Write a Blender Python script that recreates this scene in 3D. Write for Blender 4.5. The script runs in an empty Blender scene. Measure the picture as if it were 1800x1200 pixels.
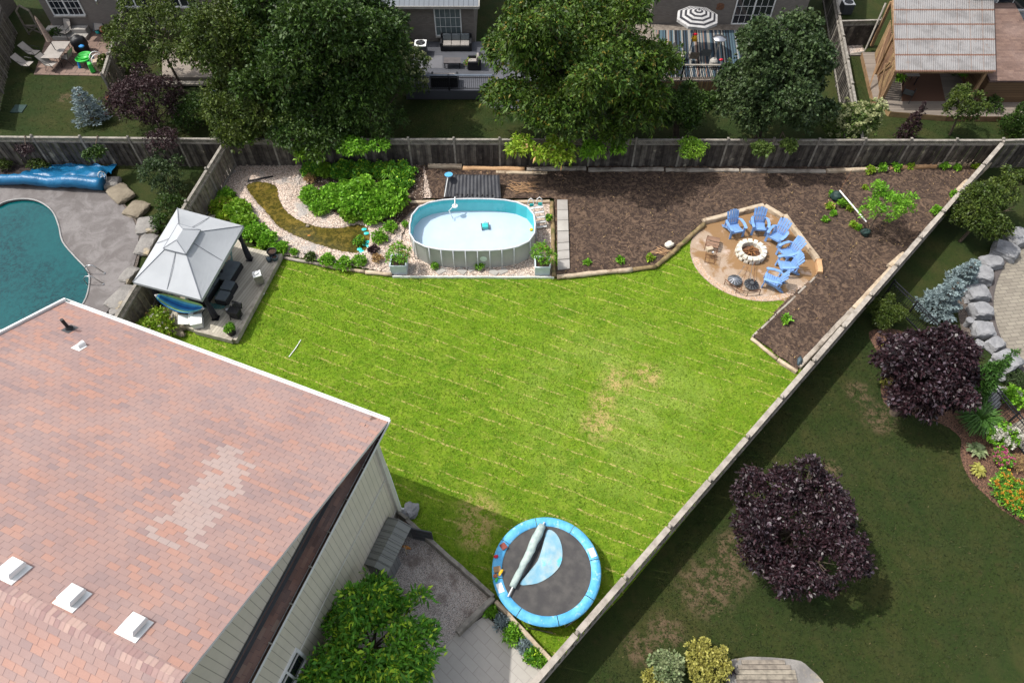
import bpy, bmesh, math, random
import numpy as np
from mathutils import Vector, Matrix, noise as mnoise
from mathutils.geometry import tessellate_polygon
random.seed(7); rng=np.random.default_rng(11)
S=bpy.context.scene; COL=S.collection
# ---------------------------------------------------------------- camera, sky, sun, exposure
CAM_H=24.5; FPX=1200.0; TILT=math.radians(36.1)
cd=bpy.data.cameras.new('camera'); cam=bpy.data.objects.new('camera',cd); COL.objects.link(cam)
cam.location=(0,0,CAM_H); cam.rotation_euler=(TILT,0,0)
cd.sensor_width=36; cd.lens=24; cd.clip_start=.1; cd.clip_end=2000
S.camera=cam
S.render.engine='CYCLES'
w=bpy.data.worlds.new('World'); S.world=w; w.use_nodes=True
wn=w.node_tree; bg=wn.nodes['Background']
sky=wn.nodes.new('ShaderNodeTexSky'); sky.sky_type='NISHITA'; sky.sun_disc=False
SUNV=Vector((-.63,.12,1)).normalized()          # towards the sun
el=math.asin(SUNV.z)
sky.sun_elevation=el; sky.sun_rotation=math.atan2(SUNV.x,SUNV.y)
sky.dust_density=3.0; sky.ozone_density=.6
hs=wn.nodes.new('ShaderNodeHueSaturation'); hs.inputs['Saturation'].default_value=.42   # thin bright summer haze: whitish sky light
wn.links.new(sky.outputs[0],hs.inputs['Color']); wn.links.new(hs.outputs[0],bg.inputs[0]); bg.inputs[1].default_value=.15
sl=bpy.data.lights.new('sun','SUN'); sl.energy=2.7; sl.angle=math.radians(.5); sl.color=(1,.965,.91)
so=bpy.data.objects.new('sun',sl); COL.objects.link(so); so.rotation_euler=SUNV.to_track_quat('Z','Y').to_euler(); so.location=(-20,5,40)
S.view_settings.view_transform='Standard'; S.view_settings.look='None'; S.view_settings.exposure=.68; S.view_settings.gamma=1

# measured photo positions -> metres on the plane of height z
_c,_s=math.cos(TILT),math.sin(TILT)
def G(px,py,z=0):
    x=(px-900)/FPX; y=(600-py)/FPX
    d=(x,y*_c+_s,y*_s-_c); t=(z-CAM_H)/d[2]
    return Vector((d[0]*t,d[1]*t,z))
def GP(pts,z=0): return [G(a,b,z) for a,b in pts]

# ---------------------------------------------------------------- materials
class NT:
    def __init__(s,name):
        s.m=bpy.data.materials.new(name); s.m.use_nodes=True; s.t=s.m.node_tree
        s.b=s.t.nodes['Principled BSDF']; s.o=s.t.nodes['Material Output']
    def n(s,ty,ins=None,**pr):
        q=s.t.nodes.new(ty)
        for k,v in pr.items(): setattr(q,k,v)
        for k,v in (ins or {}).items(): s.put(q.inputs[k],v)
        return q
    def put(s,sock,v):
        if hasattr(v,'is_output'): s.t.links.new(v,sock)
        elif hasattr(v,'outputs'): s.t.links.new(v.outputs[0],sock)
        else:
            if isinstance(v,tuple) and len(v)==3 and sock.type=='RGBA': v=(*v,1)
            sock.default_value=v
    def ma(s,op,a,b=0,c=0,clamp=False):
        q=s.t.nodes.new('ShaderNodeMath'); q.operation=op; q.use_clamp=clamp
        for i,v in enumerate((a,b,c)): s.put(q.inputs[i],v)
        return q.outputs[0]
    def mix(s,f,a,b,mode='MIX'):
        q=s.t.nodes.new('ShaderNodeMix'); q.data_type='RGBA'; q.blend_type=mode
        s.put(q.inputs[0],f); s.put(q.inputs[6],a); s.put(q.inputs[7],b)
        return q.outputs[2]
    def noise(s,scale,detail=4,vec=None,rough=.6,dist=0):
        q=s.n('ShaderNodeTexNoise',{'Scale':scale,'Detail':detail,'Roughness':rough,'Distortion':dist})
        s.put(q.inputs['Vector'],vec if vec is not None else s.obj()); return q.outputs[0]
    def obj(s):
        if not hasattr(s,'_tc'): s._tc=s.t.nodes.new('ShaderNodeTexCoord')
        return s._tc.outputs['Object']
    def uv(s):
        s.obj(); return s._tc.outputs['UV']
    def ss(s,v,lo,hi):
        q=s.n('ShaderNodeMapRange',{0:v,1:lo,2:hi},interpolation_type='SMOOTHSTEP'); return q.outputs[0]
    def bump(s,h,st,dist=.02):
        q=s.n('ShaderNodeBump',{'Strength':st,'Distance':dist,'Height':h})
        s.t.links.new(q.outputs[0],s.b.inputs['Normal']); return q
    def fin(s,col,rough=.85,metal=0,spec=.3):
        s.put(s.b.inputs['Base Color'],col); s.put(s.b.inputs['Roughness'],rough); s.put(s.b.inputs['Metallic'],metal)
        s.b.inputs['Specular IOR Level'].default_value=spec
        return s.m
def mk(name,c1,c2=None,scale=3,rough=.85,bump=.25,bs=40,metal=0,spec=.3,c3=None,s3=1,t3=.62,isl=0,bd=.02):
    t=NT(name); c2=c2 or tuple(x*.72 for x in c1)
    col=t.mix(t.ss(t.noise(scale,6),.35,.68),c1,c2)
    if c3: col=t.mix(t.ss(t.noise(s3,5),t3,t3+.1),col,c3)
    if isl:
        g=t.n('ShaderNodeNewGeometry'); r=g.outputs['Random Per Island']
        v=t.ma('MULTIPLY_ADD',r,isl*2,1-isl)
        h=t.n('ShaderNodeHueSaturation',{'Color':col,'Value':v,'Hue':t.ma('MULTIPLY_ADD',r,.03,.485)})
        col=h.outputs[0]
    if bump: t.bump(t.noise(bs,5),bump,bd)
    return t.fin(col,rough,metal,spec)
def leafmat(name,c1,c2,isl=.35,tr=.25,rough=.55,tip=None,tipamt=.12,big=.7):
    t=NT(name)
    g=t.n('ShaderNodeNewGeometry'); r=g.outputs['Random Per Island']
    nb=t.noise(big,3)
    f=t.ma('ADD',t.ma('MULTIPLY',r,.6),t.ma('MULTIPLY',t.ss(nb,.35,.65),.4))
    col=t.mix(f,c1,c2)
    if tip:
        r2=t.n('ShaderNodeTexWhiteNoise',{'W':t.ma('MULTIPLY',r,977.)},noise_dimensions='1D').outputs[0]
        col=t.mix(t.ma('LESS_THAN',r2,tipamt),col,tip)
    r3=t.n('ShaderNodeTexWhiteNoise',{'W':t.ma('MULTIPLY',r,313.)},noise_dimensions='1D').outputs[0]
    col=t.n('ShaderNodeHueSaturation',{'Color':col,'Value':t.ma('MULTIPLY_ADD',r3,isl*2,1-isl)}).outputs[0]
    t.fin(col,rough,0,.35)
    tl=t.n('ShaderNodeBsdfTranslucent',{'Color':col})
    mx=t.n('ShaderNodeMixShader',{0:tr,1:t.b,2:tl})
    t.t.links.new(mx.outputs[0],t.o.inputs[0]); return t.m

M={}
M['white']=mk('white_paint',(.78,.78,.76),(.66,.66,.64),2,.5,.05)
M['wood_grey']=mk('weathered_wood',(.24,.205,.165),(.13,.11,.09),5,.9,.4,60,isl=.28)
M['wood_fence']=mk('dark_fence_boards',(.098,.085,.072),(.045,.038,.034),3,.9,.4,50,c3=(.19,.165,.13),s3=2.2,t3=.6,isl=.62)
M['wood_rail']=mk('fence_rail_wood',(.27,.245,.21),(.16,.145,.125),4,.9,.4,60,isl=.2)
M['timber']=mk('pale_sawn_timber',(.50,.41,.30),(.34,.26,.18),2.5,.85,.5,30,c3=(.16,.11,.07),s3=3,t3=.6)
M['timber_grey']=mk('grey_timber',(.36,.32,.27),(.2,.17,.14),2.5,.9,.5,30,c3=(.09,.075,.055),s3=3,t3=.58)
M['log_orange']=mk('orange_log',(.55,.34,.18),(.42,.25,.13),2,.8,.4,20)
M['log_moss']=mk('mossy_log',(.27,.2,.1),(.14,.1,.05),4,.9,.7,20,c3=(.12,.12,.04),s3=3,t3=.55)
M['cedar']=mk('cedar_boards',(.30,.185,.10),(.2,.12,.065),3,.8,.3,50,isl=.2)
M['deckwood']=mk('grey_deck_boards',(.38,.34,.28),(.24,.21,.17),3,.9,.35,50,c3=(.15,.13,.09),s3=4,t3=.62,isl=.2)
M['compdeck']=mk('composite_deck',(.10,.10,.115),(.075,.075,.088),3,.7,.1,60,isl=.12)
M['dark_metal']=mk('black_metal',(.018,.018,.022),(.012,.012,.014),3,.45,0)
M['steel']=mk('brushed_steel',(.6,.6,.6),(.5,.5,.5),3,.3,0,metal=1)
M['rim']=mk('grey_pool_steel',(.56,.58,.6),(.46,.48,.5),3,.4,0)
M['black']=mk('black_plastic',(.012,.012,.014),(.02,.02,.022),4,.5,.05)
M['wicker']=mk('black_wicker',(.014,.014,.017),(.03,.03,.034),40,.7,.6,90)
M['cushion']=mk('slate_cushion',(.12,.14,.155),(.1,.115,.13),3,.95,.15,120)
M['cushion_l']=mk('beige_cushion',(.27,.245,.225),(.23,.21,.19),3,.95,.15,120)
M['cushion_g']=mk('grey_back_cushion',(.15,.17,.18),(.12,.135,.145),3,.95,.15,120)
M['gazebo']=mk('pale_grey_canvas',(.37,.385,.40),(.335,.35,.365),.8,.8,.15,300)
M['seam']=mk('dark_canvas_seam',(.17,.18,.2),(.14,.15,.17),.8,.8,0)
M['blue_chair']=mk('sun_bleached_blue_resin',(.20,.35,.63),(.145,.27,.53),2.5,.5,.1,60)
M['tramp_blue']=mk('blue_vinyl_pad',(.075,.34,.62),(.13,.44,.70),3,.5,.6,9,c3=(.30,.52,.66),s3=5,t3=.58,bd=.04)
M['tramp_mat']=mk('trampoline_mesh',(.055,.052,.052),(.085,.08,.075),2.5,.85,.2,150,c3=(.14,.13,.12),s3=12,t3=.68)
M['vinyl_lt']=mk('faded_pale_blue_cover',(.17,.36,.47),(.34,.44,.46),2.5,.5,.5,8,c3=(.12,.48,.72),s3=2.2,t3=.58)
M['sleeve']=mk('faded_net_sleeve',(.42,.50,.46),(.28,.36,.35),5,.8,.5,20)
M['tarp']=mk('blue_tarpaulin',(.008,.095,.21),(.011,.125,.26),1.5,.3,.6,6,bd=.05)
M['boulder']=mk('grey_armour_stone',(.25,.235,.215),(.16,.15,.14),1.6,.9,.7,9,c3=(.4,.33,.22),s3=.8,t3=.56,bd=.05)
M['boulder_w']=mk('pale_limestone_block',(.26,.26,.265),(.17,.17,.175),2,.9,.7,8,bd=.06)
M['stone_tan']=mk('tan_sandstone',(.22,.185,.135),(.15,.125,.09),1.8,.9,.6,9,bd=.05)
M['firestone']=mk('cream_fire_ring_stone',(.66,.62,.53),(.5,.46,.38),4,.9,.5,20)
M['slab']=mk('pale_concrete_slab',(.37,.35,.32),(.3,.28,.255),1.2,.9,.3,60,isl=.12)
M['terracotta']=mk('terracotta',(.35,.13,.06),None,4,.8,.1)
M['green_plastic']=mk('green_plastic',(.05,.48,.07),(.04,.42,.06),3,.4,0)
M['red_plastic']=mk('red_plastic',(.5,.01,.03),(.42,.01,.03),3,.4,0)
M['blue_plastic']=mk('blue_plastic',(.02,.22,.55),(.02,.18,.45),3,.4,0)
M['tan_plastic']=mk('tan_plastic',(.42,.33,.24),(.36,.28,.2),3,.5,0)
M['yellow']=mk('yellow_plastic',(.8,.45,.02),(.7,.4,.02),3,.5,0)
M['teal']=mk('teal_plastic',(.03,.5,.47),(.03,.42,.4),6,.45,.1)
M['beige_fab']=mk('beige_sling_fabric',(.33,.3,.27),(.28,.255,.23),3,.9,.1,150)
M['rust']=mk('rusty_iron',(.2,.09,.045),(.09,.05,.035),8,.8,.4,40)
M['grey_dk']=mk('dark_grey_plastic',(.07,.075,.08),(.055,.058,.062),4,.6,.15)
M['water_can']=mk('slate_plastic',(.06,.09,.11),(.05,.075,.09),4,.5,.1)
M['brick']=None
M['trunk']=mk('tree_bark',(.12,.09,.065),(.06,.045,.035),6,.95,.8,25)
M['soil']=mk('potting_soil',(.07,.045,.03),(.035,.022,.016),12,1,.8,50)

def stonegrain(name,c,jit=.5,scale=22,dark=(.1,.08,.07),patch=None,ps=.8,pt=.55,bstr=.8):
    "voronoi pebbles with a colour per pebble"
    t=NT(name); v=t.n('ShaderNodeTexVoronoi',{'Vector':t.obj(),'Scale':scale,'Randomness':1.0})
    sep=t.n('ShaderNodeSeparateColor',{0:v.outputs['Color']})
    col=t.mix(sep.outputs[0],tuple(x*(1-jit) for x in c),tuple(min(.95,x*(1+jit*.55)) for x in c))
    col=t.mix(t.ma('MULTIPLY',sep.outputs[1],.45),col,(c[0]*1.05,c[1]*.78,c[2]*.66))
    col=t.mix(t.ss(v.outputs['Distance'],.42,.75),col,dark)
    if patch: col=t.mix(t.ma('MULTIPLY',t.ss(t.noise(ps,5),pt,pt+.15),.75),col,patch)
    t.bump(t.ma('SUBTRACT',1,v.outputs['Distance']),bstr,.03)
    return t.fin(col,.9)
M['gravel']=stonegrain('pink_river_gravel',(.60,.52,.44),.45,17,(.22,.17,.14),(.33,.315,.30),.8,.52)
M['gravel_grey']=stonegrain('grey_stone_dust',(.50,.475,.44),.3,40,(.17,.15,.14),(.14,.105,.09),.9,.5,.4)
M['gravel_dark']=stonegrain('dark_garden_gravel',(.17,.15,.13),.5,30,(.05,.04,.035))

def firepit_mat():
    t=NT('fire_pit_gravel'); n=t.noise(.55,5,dist=.6)
    col=t.mix(t.ss(t.noise(30,4),.3,.7),(.40,.31,.235),(.29,.21,.145))
    sq=t.n('ShaderNodeSeparateXYZ',{0:t.obj()}); wet=t.ma('ADD',n,t.ma('MULTIPLY',t.ma('SUBTRACT',t.ma('ADD',sq.outputs[0],sq.outputs[1]),32.6),.035))
    col=t.mix(t.ma('MULTIPLY',t.ss(wet,.46,.58),.85),col,(.22,.118,.042))
    sx=t.n('ShaderNodeSeparateXYZ',{0:t.obj()})
    # drier paler ring of stone dust near the lawn edge
    col=t.mix(t.ma('MULTIPLY',t.ss(t.noise(1.4,5),.56,.68),.6),col,(.50,.40,.34))
    t.bump(t.noise(60,4),.35,.02); return t.fin(col,.85)
M['firepit']=firepit_mat()
def soil_mat():
    t=NT('raked_brown_soil')
    wv=t.n('ShaderNodeTexNoise',{'Scale':2.2,'Detail':8,'Distortion':2.4,'Roughness':.68,'Vector':t.obj()})
    f=t.ss(wv.outputs[0],.45,.6)
    col=t.mix(f,(.036,.023,.018),(.125,.082,.056))
    col=t.mix(t.ma('MULTIPLY',t.ss(t.noise(7,8,rough=.9),.5,.62),.5),col,(.22,.15,.10))
    col=t.mix(t.ma('MULTIPLY',t.ss(t.noise(.6,3),.42,.68),.35),col,(.05,.034,.027))
    t.bump(t.ma('ADD',wv.outputs[0],t.ma('MULTIPLY',t.noise(26,5),.35)),.8,.07)
    return t.fin(col,1)
M['bed']=soil_mat()
def mulch(name,a,b,d):
    t=NT(name); v=t.n('ShaderNodeTexVoronoi',{'Vector':t.obj(),'Scale':24.,'Randomness':1.})
    sp=t.n('ShaderNodeSeparateColor',{0:v.outputs['Color']})
    col=t.mix(sp.outputs[0],a,b); col=t.mix(t.ss(v.outputs[0],.5,.8),col,d)
    t.bump(v.outputs[0],.7,.03); return t.fin(col,1)
M['mulch']=mulch('bark_mulch',(.20,.11,.068),(.09,.047,.034),(.04,.025,.02))
M['mulch_dk']=mulch('dark_mulch',(.06,.045,.04),(.028,.022,.022),(.012,.01,.01))

def lawn_mat():
    t=NT('bright_mown_lawn'); o=t.obj()
    a=t.mix(t.ss(t.noise(1.1,6,rough=.7),.35,.66),(.102,.205,.008),(.222,.330,.022))
    a=t.mix(t.ma('MULTIPLY',t.ss(t.noise(.2,3),.42,.62),.7),a,(.155,.270,.010))
    a=t.mix(t.ma('MULTIPLY',t.ss(t.noise(6,6,rough=.8),.45,.62),.6),a,(.05,.125,.006))
    a=t.mix(t.ma('MULTIPLY',t.ss(t.noise(22,5,rough=.85),.5,.68),.6),a,(.30,.40,.05))
    sp=t.n('ShaderNodeSeparateXYZ',{0:o}); x,y=sp.outputs[0],sp.outputs[1]
    # paler worn zone on the right-hand side of the lawn
    dx=t.ma('MULTIPLY',t.ma('SUBTRACT',x,4.6),.2); dy=t.ma('MULTIPLY',t.ma('SUBTRACT',y,14.5),.2)
    dd=t.ma('SQRT',t.ma('ADD',t.ma('MULTIPLY',dx,dx),t.ma('MULTIPLY',dy,dy)))
    worn=t.ma('MULTIPLY',t.ma('SUBTRACT',1,t.ss(dd,.25,1.2)),t.ss(t.noise(.5,4),.35,.65))
    a=t.mix(t.ma('MULTIPLY',t.ss(t.noise(2.2,6,rough=.8),.5,.64),.45),a,(.23,.26,.045))
    a=t.mix(t.ma('MULTIPLY',worn,.6),a,(.285,.36,.075))
    # straw-coloured rows of clippings left by the mower
    mp=t.n('ShaderNodeMapping',{0:o,'Rotation':(0,0,math.radians(22.5))})
    m2=t.n('ShaderNodeSeparateXYZ',{0:mp}); u,v=m2.outputs[0],m2.outputs[1]
    a=t.mix(t.ma('MULTIPLY',t.ss(t.ma('SINE',t.ma('MULTIPLY',t.ma('ADD',v,t.ma('MULTIPLY',t.noise(.4,2),.9)),5.6)),-.4,.4),t.ma('MULTIPLY',t.ss(t.noise(.35,3),.4,.6),.28)),a,(.085,.185,.006))
    vw=t.ma('ADD',v,t.ma('MULTIPLY',t.noise(.7,2),.28))
    fr=t.ma('ABSOLUTE',t.ma('SUBTRACT',t.ma('FRACT',t.ma('DIVIDE',vw,.56)),.5))
    cmb=t.n('ShaderNodeCombineXYZ',{0:t.ma('MULTIPLY',u,.55),1:t.ma('MULTIPLY',v,2.1),2:0.0})
    line=t.ma('MULTIPLY',t.ma('SUBTRACT',1,t.ss(fr,.02,.095)),t.ss(t.noise(1.0,3,cmb),.44,.56))
    line=t.ma('MULTIPLY',line,t.ss(t.noise(11,4,rough=.8),.45,.56))
    a=t.mix(t.ma('MULTIPLY',line,.95),a,(.50,.40,.15))
    def spot(cx,cy,r,k,c,a,th=.48):
        ex=t.ma('SUBTRACT',x,cx); ey=t.ma('SUBTRACT',y,cy)
        d=t.ma('SQRT',t.ma('ADD',t.ma('MULTIPLY',ex,ex),t.ma('MULTIPLY',ey,ey)))
        f=t.ma('MULTIPLY',t.ma('SUBTRACT',1,t.ss(d,r*.25,r)),t.ss(t.noise(2.6,8,rough=.85),th-.04,th+.07))
        return t.mix(t.ma('MULTIPLY',f,k),a,c)
    for (px,py,r) in ((1052,745,1.1),(1085,668,1.0),(840,905,1.2),(1140,660,.9),(1060,705,.8),(835,940,.9)):
        g=G(px,py); a=spot(g.x,g.y,r,.9,(.47,.34,.14),a)
    t.bump(t.ma('ADD',t.noise(30,5,rough=.85),t.ma('MULTIPLY',t.noise(5,4,rough=.7),.8)),.8,.08)
    return t.fin(a,.95,0,.15)
M['lawn']=lawn_mat()
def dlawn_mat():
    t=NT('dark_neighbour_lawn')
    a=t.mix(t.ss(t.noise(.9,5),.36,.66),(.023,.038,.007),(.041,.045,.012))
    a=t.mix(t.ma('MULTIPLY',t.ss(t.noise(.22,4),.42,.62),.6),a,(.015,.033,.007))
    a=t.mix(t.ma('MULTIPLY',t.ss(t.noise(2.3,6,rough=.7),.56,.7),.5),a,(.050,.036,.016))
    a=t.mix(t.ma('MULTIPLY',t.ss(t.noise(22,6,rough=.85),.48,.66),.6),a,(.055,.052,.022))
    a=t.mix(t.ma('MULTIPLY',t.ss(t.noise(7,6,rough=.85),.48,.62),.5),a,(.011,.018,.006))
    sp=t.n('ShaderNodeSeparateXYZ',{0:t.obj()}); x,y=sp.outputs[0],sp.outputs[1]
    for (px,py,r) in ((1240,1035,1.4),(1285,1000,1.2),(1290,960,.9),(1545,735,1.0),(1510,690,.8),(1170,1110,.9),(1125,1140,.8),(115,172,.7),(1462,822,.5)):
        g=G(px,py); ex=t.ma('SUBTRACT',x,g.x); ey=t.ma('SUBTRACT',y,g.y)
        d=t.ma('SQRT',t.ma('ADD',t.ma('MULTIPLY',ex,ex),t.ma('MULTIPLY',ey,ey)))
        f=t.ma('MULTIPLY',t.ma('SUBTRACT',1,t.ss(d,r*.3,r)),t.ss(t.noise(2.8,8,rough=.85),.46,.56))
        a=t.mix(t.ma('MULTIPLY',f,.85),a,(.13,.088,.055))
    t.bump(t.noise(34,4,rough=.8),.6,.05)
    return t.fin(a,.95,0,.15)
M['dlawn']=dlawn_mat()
def concrete_mat():
    t=NT('stamped_grey_concrete')
    a=t.mix(t.ss(t.noise(.9,6,dist=1.2),.35,.65),(.10,.087,.082),(.165,.150,.144))
    a=t.mix(t.ma('MULTIPLY',t.ss(t.noise(4,6,dist=1.5),.5,.7),.4),a,(.085,.07,.068))
    t.bump(t.noise(5,6,dist=1.5),.4,.03); return t.fin(a,.6)
M['stamped']=concrete_mat()
def water_mat(name,c1,c2,sc,rough=.08,patch=None):
    t=NT(name); a=t.mix(t.ss(t.noise(sc,5),.35,.68),c1,c2)
    if patch: a=t.mix(t.ma('MULTIPLY',t.ss(t.noise(4.5,8,rough=.85,dist=.6),.44,.55),.85),a,patch)
    t.bump(t.noise(7,3),.12,.02); return t.fin(a,rough,0,.22)
M['pooldeep']=water_mat('deep_teal_pool_water',(.001,.032,.040),(.002,.068,.074),.25,.12,(.003,.075,.080))  # last colour: caustic-like light mottling painted into the water
M['pond']=water_mat('murky_pond_water',(.095,.078,.014),(.175,.125,.028),1.6,.12,(.03,.03,.007))
def clear_water():
    t=NT('clear_pool_water'); t.bump(t.noise(5,3),.08,.02)
    tr=t.n('ShaderNodeBsdfTransparent',{0:(.95,.99,1.0)}); gl=t.n('ShaderNodeBsdfGlossy',{1:.04,0:(1,1,1)})
    mx=t.n('ShaderNodeMixShader',{0:.06,1:tr,2:gl}); t.t.links.new(mx.outputs[0],t.o.inputs[0]); return t.m
M['clear']=clear_water()
def pool_floor():
    t=NT('pale_aqua_floor'); t.bump(t.noise(6,4),.15,.02); return t.fin(t.mix(t.ss(t.noise(1.2,4,dist=1.),.35,.7),(.40,.53,.62),(.46,.56,.65)),.5)
M['floor_liner']=pool_floor()
M['liner']=mk('turquoise_liner',(.08,.52,.54),(.06,.46,.49),2,.5,0)
M['floor_liner']=mk('pale_liner_floor',(.47,.54,.64),(.51,.57,.66),1.5,.6,.2,6)
M['poolwall']=mk('grey_pool_wall',(.40,.41,.38),(.35,.36,.335),1.5,.55,.1,5)

def shingle_mat(name,cols,patch=None,w=.30,h=.145):
    t=NT(name); sp=t.n('ShaderNodeSeparateXYZ',{0:t.uv()}); u,v=sp.outputs[0],sp.outputs[1]
    row=t.ma('FLOOR',t.ma('DIVIDE',v,h)); 
    rw=t.n('ShaderNodeTexWhiteNoise',{'W':row},noise_dimensions='1D').outputs[0]
    uu=t.ma('ADD',t.ma('DIVIDE',u,w),t.ma('ADD',t.ma('MULTIPLY',t.ma('MODULO',row,2.0),.5),t.ma('MULTIPLY',rw,.25)))
    cell=t.ma('FLOOR',uu); cv=t.n('ShaderNodeCombineXYZ',{0:cell,1:row,2:0.0})
    r=t.n('ShaderNodeTexWhiteNoise',{'Vector':cv},noise_dimensions='3D').outputs[0]
    c2=t.n('ShaderNodeCombineXYZ',{0:t.ma('FLOOR',t.ma('DIVIDE',cell,2.0)),1:row,2:5.0})
    r2=t.n('ShaderNodeTexWhiteNoise',{'Vector':c2},noise_dimensions='3D').outputs[0]
    f=t.ma('ADD',t.ma('MULTIPLY',r,.45),t.ma('MULTIPLY',r2,.55))
    cr=t.n('ShaderNodeValToRGB',{0:f}); e=cr.color_ramp; e.interpolation='LINEAR'
    n=len(cols)
    while len(e.elements)<n: e.elements.new(.5)
    for i,(p,c) in enumerate(cols): e.elements[i].position=p; e.elements[i].color=(*c,1)
    col=cr.outputs[0]
    if patch:
        (cu,cvv,ru,rv,ang,pc)=patch
        du=t.ma('SUBTRACT',t.ma('MULTIPLY',cell,w),cu); dv=t.ma('SUBTRACT',t.ma('MULTIPLY',row,h),cvv)
        ca,sa=math.cos(ang),math.sin(ang)
        a=t.ma('DIVIDE',t.ma('ADD',t.ma('MULTIPLY',du,ca),t.ma('MULTIPLY',dv,sa)),ru)
        b=t.ma('DIVIDE',t.ma('SUBTRACT',t.ma('MULTIPLY',dv,ca),t.ma('MULTIPLY',du,sa)),rv)
        d=t.ma('ADD',t.ma('MAXIMUM',t.ma('ABSOLUTE',a),t.ma('ABSOLUTE',b)),t.ma('MULTIPLY',r2,.5))
        col=t.mix(t.ma('MULTIPLY',t.ma('LESS_THAN',d,1.15),t.ma('MULTIPLY',t.ma('LESS_THAN',f,.80),.7)),col,pc)
    col=t.mix(t.ma('MULTIPLY',t.ss(t.noise(.5,4),.4,.65),.12),col,(.48,.38,.34))
    col=t.mix(t.ma('MULTIPLY',t.ss(t.noise(55,4,rough=.8),.4,.65),.22),col,(.17,.13,.12))
    col=t.mix(t.ma('MULTIPLY',t.ss(t.noise(1.1,6,rough=.75),.52,.7),.2),col,(.19,.13,.12))
    fu=t.ma('FRACT',uu); fv=t.ma('FRACT',t.ma('DIVIDE',v,h))
    slit=t.ma('LESS_THAN',fu,.05); edge=t.ma('LESS_THAN',fv,.10)
    col=t.mix(t.ma('MULTIPLY',slit,.6),col,(.09,.06,.06)); col=t.mix(t.ma('MULTIPLY',edge,.16),col,(.13,.09,.085))
    hgt=t.ma('SUBTRACT',t.ma('MULTIPLY',t.ma('SUBTRACT',1,fv),.6),t.ma('MULTIPLY',slit,.7))
    t.bump(hgt,.5,.02); return t.fin(col,.92,0,.2)
def brick_mat(name,c1,c2,mort,scale=1,w=.23,h=.075,mt=.012,bias=0):
    t=NT(name)
    b=t.n('ShaderNodeTexBrick',{'Vector':t.uv(),'Color1':c1,'Color2':c2,'Mortar':mort,'Scale':1.,'Mortar Size':mt,'Brick Width':w,'Row Height':h,'Bias':float(bias),'Mortar Smooth':.1})
    col=t.mix(t.ma('MULTIPLY',t.noise(6,4),.35),b.outputs[0],tuple(x*.6 for x in c1))
    t.bump(b.outputs['Fac'],.4,-.01) if False else t.bump(t.ma('SUBTRACT',1,b.outputs['Fac']),.4,.01)
    return t.fin(col,.9)
def stripe_mat(name,c,line,period,lw=.06,axis=0,rough=.6,vari=.1,rel=.02):
    t=NT(name); sp=t.n('ShaderNodeSeparateXYZ',{0:t.uv()}); u=sp.outputs[axis]
    q=t.ma('DIVIDE',u,period); f=t.ma('FRACT',q)
    r=t.n('ShaderNodeTexWhiteNoise',{'W':t.ma('FLOOR',q)},noise_dimensions='1D').outputs[0]
    col=t.mix(t.ma('MULTIPLY',r,vari),c,line); col=t.mix(t.ma('MULTIPLY',t.ss(t.noise(1.5,5),.4,.7),.2),col,tuple(x*.6 for x in c))
    e=t.ma('LESS_THAN',f,lw); col=t.mix(e,col,line)
    t.bump(t.ma('SUBTRACT',1,e),.6,rel); return t.fin(col,rough)
M['brick_grey']=brick_mat('grey_brown_brick',(.24,.21,.185),(.17,.148,.13),(.18,.165,.15))
M['brick_red']=brick_mat('brown_brick',(.17,.11,.08),(.11,.07,.05),(.17,.15,.13))
M['paver']=brick_mat('tan_paving_blocks',(.27,.24,.19),(.20,.175,.14),(.10,.09,.08),w=.42,h=.2,mt=.012)
M['paver_gr']=brick_mat('pale_grey_pavers',(.43,.405,.365),(.39,.365,.33),(.31,.285,.26),w=.6,h=.3,mt=.01)
M['paver_pink']=brick_mat('pinkish_patio_slabs',(.24,.165,.13),(.19,.13,.105),(.07,.055,.05),w=.6,h=.6,mt=.02)
M['siding']=stripe_mat('beige_board_siding',(.70,.635,.52),(.34,.30,.24),.205,.07)
M['standing']=stripe_mat('grey_standing_seam_metal',(.15,.165,.185),(.07,.075,.085),.3,.1,0,.45)
M['siding_w']=stripe_mat('pale_lap_siding',(.34,.36,.38),(.2,.21,.22),.15,.12,1)
ROOFC=[(.0,(.245,.18,.175)),(.3,(.295,.20,.182)),(.62,(.33,.212,.183)),(.74,(.36,.208,.165)),(1,(.385,.215,.165))]
M['roof']=shingle_mat('faded_red_shingles',ROOFC,patch=(2.65,4.6,.62,1.75,.12,(.385,.31,.28)))
M['roof2']=shingle_mat('brown_strip_shingles',[(.0,(.06,.035,.03)),(.4,(.12,.07,.055)),(.7,(.17,.09,.065)),(1,(.2,.16,.12))],None,.3,.12)
def glass_mat(name,c):
    t=NT(name); return t.fin(t.mix(t.noise(1.5,3),c,tuple(x*2 for x in c)),.06,0,.8)
M['glass']=glass_mat('dark_window_glass',(.012,.015,.02))
M['glass_g']=mk('window_with_pale_blind',(.15,.19,.19),(.11,.14,.145),3,.3,0)

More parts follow.
